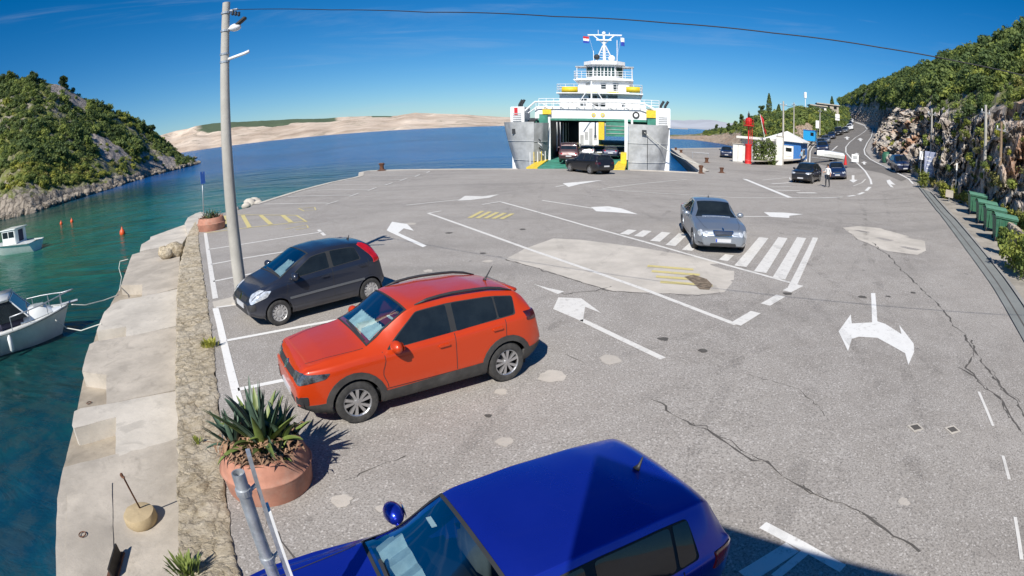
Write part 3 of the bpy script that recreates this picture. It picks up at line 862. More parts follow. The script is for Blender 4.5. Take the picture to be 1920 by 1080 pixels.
QZ = -0.55
quay = tag(empty('lower_quay', (0, 0, 0)), 'stepped pale concrete mooring quay along the cove', None, None, 'structure')
def slab(pxs, z=QZ, mat='concrete', name='slab', base=-3.0, step=0.3):
    """weathered concrete slab: uneven top, chipped arris, rough sides"""
    pts = [P(a, b, z) for a, b in pxs]
    v2, f = fan([(p.x, p.y) for p in pts], step)
    cnt = set()
    for q in f:
        for i in range(len(q)): cnt.add((q[i], q[(i + 1) % len(q)]))
    ed = [e for e in cnt if (e[1], e[0]) not in cnt]
    rim = {i for e in ed for i in e}
    V = []
    for i, p in enumerate(v2):
        w = Vector((p.x, p.y, 1)); n = fbm(w * 2.2, 4)
        x, y = p.x, p.y
        zz = z + .012 * n
        if i in rim:
            x += .014 * fbm(w * 4.1, 3); y += .014 * fbm(w * 4.3 + Vector((5, 0, 0)), 3); zz -= .004 + .03 * max(0, noise.noise(w * 5.0)) ** 2
        V.append((x, y, zz))
    F = list(f); low = {}
    for k, dz in ((0, .06), (1, .5), (2, z - base)):
        for i in rim:
            low[(i, k)] = len(V); x, y, _ = V[i]; w = Vector((x, y, dz)); V.append((x + .025 * fbm(w * 3, 3) * (k < 2), y + .025 * fbm(w * 3 + Vector((9, 0, 0)), 3) * (k < 2), z - dz))
    for a, b in ed:
        ch = [(a, b)] + [(low[(a, k)], low[(b, k)]) for k in range(3)]
        for k in range(3): F.append((ch[k][1], ch[k][0], ch[k + 1][0], ch[k + 1][1]))
    mb = MB(); mb.add(V, F)
    return mb.build(name, MT[mat], quay, True, sharp=22)
slab([(107, 1110), (107, 935), (118, 876), (150, 867), (336, 822), (342, 1110)], QZ, 'concrete')
slab([(135, 798), (139, 771), (152, 765), (200, 757), (334, 732), (336, 820), (217, 860), (217, 781), (139, 803)], QZ, 'concrete_lt')
slab([(154, 697), (157, 680), (168, 645), (182, 639), (240, 630), (334, 612), (334, 729), (199, 757), (200, 702)], QZ, 'concrete')
slab([(181, 621), (195, 585), (212, 569), (226, 562), (262, 557), (334, 541), (334, 610), (236, 632), (236, 611)], QZ, 'concrete_lt')
slab([(227, 535), (243, 489), (248, 477), (262, 473), (338, 458), (336, 539), (266, 556), (267, 533)], QZ, 'concrete')
slab([(262, 471), (265, 458), (281, 449), (282, 444), (346, 421), (352, 440), (342, 456)], QZ, 'concrete_lt')
slab([(346, 419), (352, 408), (366, 400), (376, 397), (392, 401), (384, 424), (354, 438)], QZ + 0.25, 'concrete_lt')
# low landings inside the notches
slab([(118, 880), (139, 800), (160, 696), (182, 620), (200, 585), (230, 530), (252, 480), (290, 455), (342, 470), (338, 560), (336, 700), (336, 960), (140, 1000)], -0.93, 'concrete_dk', 'landing')
# shallow raised and sunk panels on the near slab
slab([(127, 1112), (126, 925), (210, 905), (212, 1010), (214, 1112)], QZ + 0.022, 'concrete', 'panel', QZ - 0.8)
for ring in ((155, 1003), (167, 756)):
    c = P(ring[0], ring[1], QZ + 0.035 if ring[1] > 900 else -0.915)
    mb = MB(); mb.tube([(c.x + 0.06 * math.cos(a), c.y + 0.06 * math.sin(a), c.z + 0.012) for a in [i * math.pi / 6 for i in range(13)]], 0.009, 6)
    mb.build('mooring_ring', MT['rust'], quay)
# loose shore rocks at the far corner of the quay
def rockmesh(mb, c, r, seed, flat=0.7):
    bm = bmesh.new(); bmesh.ops.create_icosphere(bm, subdivisions=2, radius=1)
    for q in bm.verts:
        n = 1 + 0.35 * noise.noise(q.co * 1.3 + Vector((seed, seed * .7, 0))) + 0.15 * noise.noise(q.co * 3.1 + Vector((seed, 0, 5)))
        q.co = Vector((q.co.x * r * n, q.co.y * r * n * 0.85, q.co.z * r * n * flat)) + Vector(c)
    bm.verts.index_update()
    mb.add([q.co.copy() for q in bm.verts], [[q.index for q in f.verts] for f in bm.faces]); bm.free()
for i, (px, py, r) in enumerate(((470, 381, 0.5), (478, 377, 0.42), (462, 386, 0.35), (440, 393, 0.35), (484, 380, 0.3), (325, 470, 0.55), (310, 474, 0.4))):
    p = P(px, py, -0.3); mb = MB(); rockmesh(mb, (0, 0, 0), r, i * 3.3)
    tag(mb.build('rock', MT['concrete_lt' if i < 5 else 'rubble'], None, True, loc=p), ['pale boulder at the quay corner, largest of the heap', 'pale boulder second in the heap at the quay corner', 'pale boulder left of the heap at the quay corner', 'small pale boulder on the quay edge behind the pole', 'small pale boulder right of the heap at the quay corner', 'brown broken stone under the crumbled quay wall', 'smaller brown stone beside the crumbled quay wall'][i], 'rock', 'stones on the quay')
# boulders along the left shore
mb = MB()
for i in range(520):
    px = random.uniform(-40, 374); py = lerp_tab(LSHORE, px)[0]
    a = P(px, py, SEA); b = P(px, py - 14, SEA)
    p = a.lerp(b, random.random() ** 2 * 0.22)
    rockmesh(mb, (p.x, p.y, SEA + random.uniform(0, .5) + 1.2 * (p - a).length * 0.05), random.uniform(0.3, 1.25), i * 1.7, 0.65)
tag(mb.build('shore_boulders', MT['shore_rock'], None, False), 'heaped boulders along the waterline of the left headland', None, None, 'stuff')

# ---------------------------------------------------------------- paving details and markings
def pxs(l, f=G): return [f(a, b) for a, b in l]
def pl(l, w=0.14, mat='line', h=0.008, name='painted_line'): return strip(name, pxs(l), w, MT[mat], lot, h, 0.8)
def pp(l, mat='line', h=0.008, name='painted_arrow', step=0.7): return drape(name, pxs(l), MT[mat], lot, h, step)
drape('concrete_patch', pxs([(948, 486), (985, 466), (1038, 447), (1090, 450), (1200, 464), (1320, 485), (1377, 504), (1376, 526), (1358, 548), (1310, 553), (1150, 546), (1100, 532), (1020, 506)]), MT['patch'], lot, 0.004, 0.6)
drape('concrete_patch', pxs([(1580, 427), (1610, 424), (1650, 428), (1734, 452), (1736, 470), (1720, 478), (1660, 470), (1605, 447)]), MT['patch'], lot, 0.004, 0.6)
drape('concrete_patch', pxs([(398, 566), (455, 552), (466, 566), (402, 578)]), MT['concrete_lt'], lot, 0.005, 0.4)
# gutter band and dusty verge below the rock cutting
verge = drape('verge', pxs([(1722, 352), (1762, 402), (1812, 470), (1862, 540), (1902, 610), (1950, 700)]) + [Vector((17, 4, 0)), Vector((22, 8, 0))] + pxs([(1990, 470), (1905, 432), (1856, 412), (1812, 390), (1760, 366)]), concrete('verge_dust', (0.33, 0.3, 0.255), 0.25), None, 0.004, 0.8)
tag(verge, 'dusty strip at the foot of the rock cutting', None, None, 'structure')
gut = drape('gutter', pxs([(1722, 352), (1762, 402), (1812, 470), (1862, 540), (1902, 610), (1950, 700), (1990, 690), (1932, 592), (1886, 525), (1840, 468), (1792, 412), (1745, 362)]), MT['gutter'], None, 0.03, 0.6)
tag(gut, 'grey green concrete gutter band along the right edge', None, None, 'structure')
strip('joint', pxs([(1730, 356), (1780, 415), (1828, 475), (1870, 532), (1915, 605), (1965, 695)]), 0.05, MT['crack'], gut, 0.036)
strip('kerb', pxs([(1745, 362), (1792, 412), (1840, 468), (1886, 525), (1932, 592), (1990, 690)]), 0.14, MT['kerb'], gut, 0.07)
# pavement by the kiosk with its pale kerb
pave = drape('pavement', pxs([(1408, 309), (1505, 305), (1513, 292), (1514, 282), (1519, 272), (1532, 263), (1500, 266), (1440, 284)]), MT['concrete'], None, 0.10, 2.0)
tag(pave, 'pale pavement around the ticket kiosk', None, None, 'structure')
strip('kerb', pxs([(1396, 308), (1408, 309.5), (1470, 309), (1505, 305.5), (1512, 296), (1513, 283), (1518, 273), (1531, 263.5)]), 0.3, MT['concrete_lt'], pave, 0.14)
road = drape('road', pxs([(1513, 303), (1514, 284), (1520, 274), (1533, 264), (1575, 249), (1590, 237), (1600, 228), (1641, 240.5), (1637, 256), (1629, 268), (1623, 282), (1635, 299), (1672, 319), (1702, 335), (1690, 340), (1655, 325), (1610, 316), (1550, 311)]), MT['road'], None, 0.003, 1.5)
tag(road, 'darker tarmac of the road climbing to the bend', None, None, 'structure')
# long stall edge and stalls on the left
pl([(385, 437), (393, 490), (404, 560)], 0.16); pl([(404, 578), (412, 608), (436, 710), (458, 792)], 0.16, 'line_new')
pl([(385, 437), (575, 415)], 0.12, 'line_yellow'); pl([(440, 403), (558, 404)], 0.1, 'line_yellow'); pl([(556, 404), (575, 416)], 0.1, 'line_yellow')
for q in (((421, 405), (425, 428)), ((455, 404), (468, 427)), ((489, 404), (508, 421)), ((530, 404), (546, 417))): pl(q, 0.22, 'line_yellow', 0.012)
pl([(560, 391), (590, 389), (592, 394), (570, 396), (560, 391)], 0.08, 'line_yellow'); pl([(535, 430), (575, 422), (578, 427), (555, 431)], 0.08, 'line_yellow')
pl([(391, 468), (450, 459), (606, 435)]); pl([(597, 431), (609, 442)], 0.14)
pl([(396, 496), (460, 484), (575, 466)]); pl([(400, 528), (480, 512)]); pl([(405, 577), (464, 569)], 0.12); pl([(425, 639), (650, 597)], 0.13, 'line_new'); pl([(446, 731), (548, 710)], 0.13, 'line_new')
for a, b, c, d in (((495, 383), (615, 381), (611, 384), (634, 377)), ((540, 369), (657, 366), (655, 369), (672, 363)), ((578, 357.5), (692, 355.5), (690, 358), (706, 352)), ((615, 347.5), (727, 346), (722, 348), (736, 343)), ((647, 339), (757, 337.5), (750, 339.5), (763, 335)), ((690, 331), (781, 330), (778, 332), (787, 328)), ((728, 323.5), (804, 323), (800, 324.5), (806, 321.5))):
    pl([a, b], 0.15); pl([c, d], 0.13, h=0.012)
# boarding lanes
pl([(803, 400), (990, 467), (1216, 546), (1380, 609)], 0.15); pl([(803, 400), (827, 396)], 0.13, h=0.012)
pl([(940, 379), (1100, 424), (1290, 477), (1488, 532)], 0.15); pl([(904, 384), (940, 378)], 0.13, h=0.012)
for q in (((1379, 609), (1417, 586)), ((1435, 572), (1464, 555)), ((1475, 547), (1499, 535))): pl(q, 0.26, h=0.012)
for a, b, w in (((1170, 440), (1186, 431.5), .35), ((1197, 444), (1214, 433), .35), ((1228, 453), (1249, 436), .35), ((1257, 461), (1281, 439), .35), ((1288, 470), (1304, 455), .35), ((1356, 489), (1368, 478), .3), ((1388, 500), (1432, 446), .38), ((1425, 511), (1468, 446), .38), ((1460, 523), (1503, 446), .38), ((1484, 541), (1529, 446), .22)): pl([a, b], w, h=0.012)
pl([(1120, 355), (1240, 363), (1380, 371), (1480, 371)], 0.12); pl([(1130, 354), (1200, 345), (1288, 337)], 0.12)
pl([(1396, 336), (1430, 350), (1482, 371)], 0.4, 'line_new'); pl([(1482, 371), (1530, 372), (1580, 370)], 0.18, 'line_new', 0.012)
for q in (((1590, 368.5), (1603, 366.5)), ((1609, 365), (1619, 361)), ((1624, 358), (1631, 351))): pl(q, 0.28, 'line_new')
pl([(1634, 346), (1632, 337), (1622, 321), (1609, 308), (1595, 297), (1586, 286), (1586, 276), (1593, 267), (1604, 258), (1620, 248), (1626, 242), (1621, 236), (1605, 230)], 0.2, 'line_new')
pl([(1430, 338), (1480, 333), (1484, 341)], 0.15); pl([(1447, 345), (1482, 343)], 0.3); pl([(1445, 351), (1484, 350)], 0.15)
pl([(1512, 303), (1513, 284), (1519, 274), (1532, 264.5)], 0.18, 'line_new'); pl([(1518, 305), (1519, 285), (1524, 276), (1536, 267)], 0.18, 'line_new')
pl([(1600, 228), (1637, 240), (1634, 256), (1626, 268), (1620, 281), (1622, 290), (1632, 299), (1645, 306), (1671, 319), (1704, 336), (1712, 345)], 0.18, 'line_new')
pl([(1570, 274), (1560, 283)], 0.3); pl([(1600, 349), (1616, 343), (1623, 336)], 0.12)
pl([(1455, 357), (1500, 358)], 0.3); pl([(1495, 362), (1530, 362)], 0.5)
# arrows
pl([(762, 385), (860, 375)], 0.13); pp([(858, 376.5), (872, 367.5), (905, 368.5), (936, 364.5), (918, 371), (882, 375.5)])
pp([(725, 432), (735, 416), (753, 419), (763, 420), (776, 433), (757, 428.5), (747, 437), (800, 461), (793, 464), (730, 435)], 'line_new')
pl([(1017, 376), (1112, 391)], 0.15); pp([(1108, 388.5), (1140, 387), (1165, 391), (1196, 402), (1155, 398.5), (1118, 396.5)], 'line_new')
pl([(1042, 350.5), (1060, 347)], 0.15); pp([(1055, 344), (1085, 341.5), (1131, 338), (1088, 345.5), (1066, 351)], 'line_new')
pl([(1383, 406), (1447, 406)], 0.16); pp([(1432, 398), (1470, 399), (1506, 402), (1480, 405), (1480, 409), (1445, 407)], 'line_new')
pp([(1633, 550), (1641, 550), (1645, 603), (1660, 608), (1690, 627), (1686, 610), (1713, 645), (1714, 660), (1703, 685), (1697, 663), (1683, 655), (1645, 634), (1610, 632), (1597, 636), (1590, 659), (1572, 622), (1595, 590), (1597, 607), (1635, 605)], 'line_new', step=0.4)
pp([(1037, 580), (1047, 558), (1090, 560), (1128, 588), (1097, 576), (1093, 604)], 'line'); pp([(1000, 533), (1030, 541), (1058, 547), (1046, 552)], 'line')
pl([(1090, 600), (1140, 624), (1243, 673)], 0.15)
pp([(1662, 339), (1668, 337), (1673, 342), (1679, 347), (1670, 346), (1676, 352), (1670, 351), (1664, 344)], 'line_new', step=2)
pp([(1597, 329), (1602, 329), (1602, 337), (1608, 338), (1600, 343), (1592, 338), (1597, 337)], 'line_new', step=2)
for x, y in ((1606, 290), (1613, 262), (1588, 259), (1620, 306)): pp([(x - 6, y), (x, y - 3), (x + 6, y), (x + 2, y), (x + 3, y + 3), (x - 1, y + 3), (x - 2, y)], 'line_new', step=3)
# faded yellow lettering
for i in range(5): pl([(880 + i * 15, 409 + i * 0.5), (905 + i * 14, 396 + i * 1.2)], 0.2, 'line_yellow', 0.012)
for i in range(4): pl([(1214 + i * 8, 499 + i * 10), (1300 + i * 12, 506 + i * 10)], 0.22, 'line_yellow', 0.012)
pp([(1283, 520), (1300, 516), (1325, 524), (1336, 535), (1330, 544), (1312, 543), (1298, 530)], 'crack', 0.016, 'pothole', 0.3)
bpy.data.objects[lot.children[-1].name].data.materials[0] = plain('pothole_dirt', (0.17, 0.13, 0.09), 0.95, var=0.5, scale=8, world=True)
# bay markings in the building's shadow
pl([(1430, 985), (1500, 1022), (1580, 1067)], 0.14, 'line_new'); pl([(1396, 1083), (1485, 1027)], 0.2, 'line_new', 0.012); pl([(1452, 1083), (1511, 1035)], 0.1, 'line_new', 0.012)
# broken paint near the bottom right, repair spots, covers
for q in (((1835, 735), (1862, 800)), ((1880, 855), (1892, 900)), ((1903, 970), (1915, 1050))): pl(q, 0.06)
def disc(px, py, r, mat, h=0.006, name='repair_spot'):
    c = G(px, py); s = random.random() * 9
    drape(name, [Vector((c.x + r * (1 + 0.5 * noise.noise((i * .7, s, 0))) * math.cos(i * .449), c.y + r * (1 + .5 * noise.noise((i * .7, s, 3))) * math.sin(i * .449), 0)) for i in range(14)], MT[mat], lot, h, 0.3)
for q in ((1036, 706, .23), (1145, 674, .19), (641, 939, .12), (946, 829, .11), (714, 954, .06), (803, 508, .14), (1695, 941, .08), (770, 420, .25), (915, 490, .15), (940, 735, .1)): disc(*q, 'spot')
for q in ((915, 780, .05), (1476, 551, .13), (1617, 557, .12), (1712, 549, .09), (905, 475, .1), (842, 437, .13), (1665, 556, .08), (1243, 636, .1), (1318, 658, .09), (980, 430, .12)): disc(*q, 'crack', 0.007, 'tar_spot')
for x, y in ((1717, 802), (1786, 806)):
    c = G(x, y); mb = MB(); mb.box(c.x - .12, c.x + .12, c.y - .1, c.y + .1, c.z - .05, c.z + .008); mb.build('valve_cover', MT['concrete_lt'], lot)
    mb = MB(); mb.box(c.x - .08, c.x + .08, c.y - .065, c.y + .065, c.z, c.z + .012); mb.build('valve_cover', MT['crack'], lot)
def crack(pts, w, jit=0.06):
    q = pxs(pts); out = []
    for i in range(len(q) - 1):
        n = max(2, int((q[i + 1] - q[i]).length / 0.12))
        for j in range(n):
            p = q[i].lerp(q[i + 1], j / n)
            p = p + Vector((jit * 2.2 * noise.noise((p.x * 1.7, p.y * 1.7, 0)) + random.uniform(-1, 1) * jit * .6, jit * 2.2 * noise.noise((p.x * 1.7, p.y * 1.7, 7)) + random.uniform(-1, 1) * jit * .6, 0)); out.append(p)
    strip('crack', out, w, MT['crack'], lot, 0.005, 9, 0.95)
crack([(1225, 752), (1290, 788), (1390, 848), (1500, 908), (1640, 985), (1740, 1042)], 0.026)
crack([(1300, 792), (1380, 838), (1440, 880)], 0.012, .1)
crack([(1500, 905), (1580, 960), (1650, 985)], 0.012, .1)
crack([(1635, 455), (1672, 486), (1712, 528), (1750, 562), (1800, 622), (1850, 690), (1935, 800)], 0.04)
crack([(1800, 690), (1850, 720), (1900, 790)], 0.03); crack([(1830, 640), (1812, 690), (1870, 745), (1935, 830)], 0.03); crack([(1860, 690), (1880, 730), (1915, 760)], 0.02)
crack([(1010, 537), (1060, 552), (1110, 545), (1150, 535)], 0.03); crack([(1060, 665), (1110, 685)], 0.02); crack([(640, 900), (720, 872), (770, 850)], 0.012); crack([(948, 486), (1020, 507), (1100, 533), (1150, 547), (1310, 554), (1358, 549)], 0.03)
crack([(1580, 428), (1610, 450), (1660, 472), (1720, 480)], 0.03); crack([(1395, 700), (1500, 730), (1560, 790)], 0.012)
crack([(500, 960), (530, 1020), (560, 1070)], 0.015)

# rubber laid down by turning and boarding cars
def mark(l, w=.2):
    q = pxs(l); out = []
    for i in range(len(q) - 1):
        p0, p1, p2, p3 = q[max(0, i - 1)], q[i], q[i + 1], q[min(len(q) - 1, i + 2)]
        for k in range(10):
            t = k / 10; out.append(0.5 * (2 * p1 + (p2 - p0) * t + (2 * p0 - 5 * p1 + 4 * p2 - p3) * t * t + (3 * p1 - p0 - 3 * p2 + p3) * t ** 3))
    out.append(q[-1])
    for off in (-.72, .72):
        o2 = []
        for i, p in enumerate(out):
            a = out[max(0, i - 1)]; b = out[min(len(out) - 1, i + 1)]; t = (b - a); t.z = 0; t.normalize(); o2.append(p + Vector((-t.y, t.x, 0)) * off)
        strip('tyre_mark', o2, w, MT['tyre_mark'], lot, 0.0145, 9)
mark([(1330, 1000), (1420, 800), (1440, 640), (1330, 480), (1180, 400), (1100, 340)], .24); mark([(1800, 900), (1700, 700), (1560, 560), (1400, 450), (1240, 380), (1120, 335)], .24)
mark([(700, 900), (900, 700), (1000, 560), (1010, 470), (980, 400), (1000, 340)], .2); mark([(1000, 760), (1200, 700), (1400, 620), (1560, 500), (1600, 420), (1590, 370)], .22)
mark([(1850, 1060), (1780, 760), (1700, 560), (1650, 440), (1640, 360)], .24); mark([(860, 640), (980, 600), (1120, 540), (1250, 430), (1300, 380)], .2)
# ---------------------------------------------------------------- cars
def smooth_tab(tab, x, k=0.12):
    """piecewise-linear table with rounded corners"""
    s = 0
    for d, w in ((-1, 1), (-0.5, 2), (0, 3), (0.5, 2), (1, 1)):
        xx = min(tab[-1][0], max(tab[0][0], x + d * k))
        s += w * lerp_tab(tab, xx)[0]
    return s / 9
def crom(pts, n):
    out = []
    m = len(pts)
    for i in range(n):
        s = i / (n - 1) * (m - 1); j = min(m - 2, int(s)); t = s - j
        p0, p1, p2, p3 = pts[max(0, j - 1)], pts[j], pts[j + 1], pts[min(m - 1, j + 2)]
        f = lambda a, b, c, d: 0.5 * (2 * b + (c - a) * t + (2 * a - 5 * b + 4 * c - d) * t * t + (3 * b - a - 3 * c + d) * t ** 3)
        out.append((f(p0[0], p1[0], p2[0], p3[0]), f(p0[1], p1[1], p2[1], p3[1])))
    return out
def rnd(poly, r, n=4):
    """round the corners of a polygon of 3-D points"""
    out = []
    m = len(poly)
    for i in range(m):
        a, b, c = Vector(poly[i - 1]), Vector(poly[i]), Vector(poly[(i + 1) % m])
        ra = min(r, (a - b).length * .45); rc = min(r, (c - b).length * .45)
        p = b + (a - b).normalized() * ra; q = b + (c - b).normalized() * rc
        for k in range(n + 1):
            t = k / n
            out.append(p * (1 - t) ** 2 + b * 2 * t * (1 - t) + q * t * t)
    return out
CARS = {
 # s measured from the nose; top = centre line height, belt = window sill
 'suv': dict(L=4.11, W=1.78, WB=2.55, FO=0.83, R=0.335, top=[(0, .72), (.05, .86), (.16, .97), (.5, 1.04), (1.02, 1.09), (1.12, 1.12), (1.78, 1.5), (1.95, 1.545), (2.5, 1.57), (3.2, 1.54), (3.7, 1.46), (3.84, 1.36), (4.0, 1.06), (4.06, .9), (4.11, .72)],
   belt=[(0, .9), (1.0, .98), (2.5, 1.02), (3.4, 1.08), (4.11, 1.1)], bot=[(0, .36), (.3, .22), (.9, .2), (3.4, .2), (3.9, .28), (4.11, .42)], cowl=1.08, rs=1.84, re=3.74, hw=.72, hatch=(3.8, 4.02), fw=.8, rw=.86,
   glass=[(1.42, 1.93, 2.42), (2.52, 2.52, 3.24), (3.27, 3.27, 3.62)], taper=(1.3, 3.55, 3.62), topoff=.115),
 'hatch': dict(L=4.0, W=1.75, WB=2.55, FO=0.8, R=0.315, top=[(0, .6), (.05, .72), (.16, .8), (.6, .91), (1.1, .97), (1.2, 1.0), (1.95, 1.385), (2.1, 1.42), (2.6, 1.45), (3.2, 1.425), (3.66, 1.36), (3.76, 1.29), (3.9, 1.0), (3.95, .85), (4.0, .62)],
   belt=[(0, .8), (1.1, .89), (2.5, .93), (3.4, .98), (4, 1.0)], bot=[(0, .3), (.3, .18), (.9, .17), (3.3, .17), (3.8, .24), (4.0, .36)], cowl=1.14, rs=2.02, re=3.68, hw=.71, hatch=(3.7, 3.9), fw=.78, rw=.86,
   glass=[(1.5, 2.08, 2.52), (2.6, 2.6, 3.28), (3.3, 3.3, 3.5)], taper=(1.4, 3.42, 3.46), topoff=.105),
 'hatchb': dict(L=3.95, W=1.68, WB=2.47, FO=0.82, R=0.315, top=[(0, .6), (.05, .72), (.16, .8), (.6, .89), (1.2, .97), (1.36, 1.01), (1.97, 1.375), (2.12, 1.42), (2.6, 1.455), (3.15, 1.445), (3.6, 1.40), (3.71, 1.33), (3.85, 1.0), (3.9, .85), (3.95, .62)],
   belt=[(0, .8), (1.1, .89), (2.5, .93), (3.4, .98), (3.95, 1.0)], bot=[(0, .3), (.3, .18), (.9, .17), (3.25, .17), (3.75, .24), (3.95, .36)], cowl=1.32, rs=2.04, re=3.62, hw=.69, hatch=(3.66, 3.84), fw=.78, rw=.84,
   glass=[(1.64, 2.12, 2.5), (2.58, 2.58, 3.22), (3.25, 3.25, 3.45)], taper=(1.4, 3.42, 3.4), topoff=.115),
 'mini': dict(L=3.43, W=1.63, WB=2.34, FO=.64, R=0.285, top=[(0, .55), (.05, .68), (.15, .77), (.45, .9), (.72, .985), (.8, 1.02), (1.5, 1.385), (1.7, 1.43), (2.1, 1.465), (2.6, 1.45), (3.1, 1.38), (3.22, 1.28), (3.33, .98), (3.38, .8), (3.43, .6)],
   belt=[(0, .78), (.7, .9), (1.6, .95), (2.4, 1.0), (3.43, 1.06)], bot=[(0, .3), (.25, .19), (.7, .18), (2.9, .18), (3.25, .24), (3.43, .36)], cowl=.76, rs=1.6, re=3.1, hw=.7, hatch=(3.16, 3.34), fw=.8, rw=.84,
   glass=[(1.0, 1.58, 1.98), (2.08, 2.08, 2.84)], taper=(.95, 2.78, 2.72), topoff=.12),
 'sedan': dict(L=4.82, W=1.82, WB=2.85, FO=.85, R=0.33, top=[(0, .62), (.05, .74), (.14, .8), (.7, .92), (1.45, 1.0), (1.56, 1.03), (2.25, 1.4), (2.45, 1.435), (2.9, 1.455), (3.3, 1.43), (3.5, 1.4), (4.15, 1.09), (4.3, 1.06), (4.65, 1.03), (4.74, .95), (4.82, .66)],
   belt=[(0, .8), (1.4, .9), (2.6, .93), (4, .96), (4.82, .96)], bot=[(0, .28), (.3, .18), (.9, .17), (3.9, .17), (4.5, .26), (4.82, .36)], cowl=1.5, rs=2.34, re=3.42, hw=.69, hatch=(3.5, 4.12), fw=.76, rw=.8,
   glass=[(1.86, 2.42, 2.82), (2.9, 2.9, 3.55)], taper=(1.75, 3.9, 3.42), topoff=.1),
 'bigsuv': dict(L=4.6, W=1.88, WB=2.72, FO=.88, R=0.36, top=[(0, .8), (.05, .92), (.16, 1.02), (.6, 1.1), (1.15, 1.14), (1.25, 1.17), (1.95, 1.57), (2.15, 1.62), (2.8, 1.66), (3.5, 1.64), (4.15, 1.56), (4.28, 1.46), (4.47, 1.1), (4.54, .9), (4.6, .74)],
   belt=[(0, .95), (1.1, 1.04), (2.6, 1.08), (3.6, 1.12), (4.6, 1.16)], bot=[(0, .38), (.3, .24), (.9, .22), (3.8, .22), (4.35, .3), (4.6, .44)], cowl=1.2, rs=2.03, re=4.17, hw=.72, hatch=(4.22, 4.46), fw=.8, rw=.86,
   glass=[(1.6, 2.12, 2.66), (2.76, 2.76, 3.56), (3.62, 3.62, 4.1)], taper=(1.46, 4.02, 3.98), topoff=.115),
 'van': dict(L=4.7, W=1.92, WB=2.9, FO=.86, R=0.33, top=[(0, .8), (.05, .96), (.2, 1.06), (.7, 1.18), (.95, 1.24), (1.75, 1.78), (2.0, 1.88), (2.6, 1.93), (4.3, 1.92), (4.5, 1.86), (4.6, 1.6), (4.66, 1.0), (4.7, .72)],
   belt=[(0, 1.0), (.9, 1.1), (2.6, 1.14), (4.7, 1.16)], bot=[(0, .36), (.3, .22), (.9, .2), (4.0, .2), (4.5, .28), (4.7, .4)], cowl=.95, rs=1.85, re=4.45, hw=.8, hatch=(4.45, 4.64), fw=.84, rw=.94,
   glass=[(1.35, 1.95, 2.3), (2.42, 2.42, 3.4), (3.48, 3.48, 4.35)], taper=(1.25, 4.32, 4.3), topoff=.16),
}
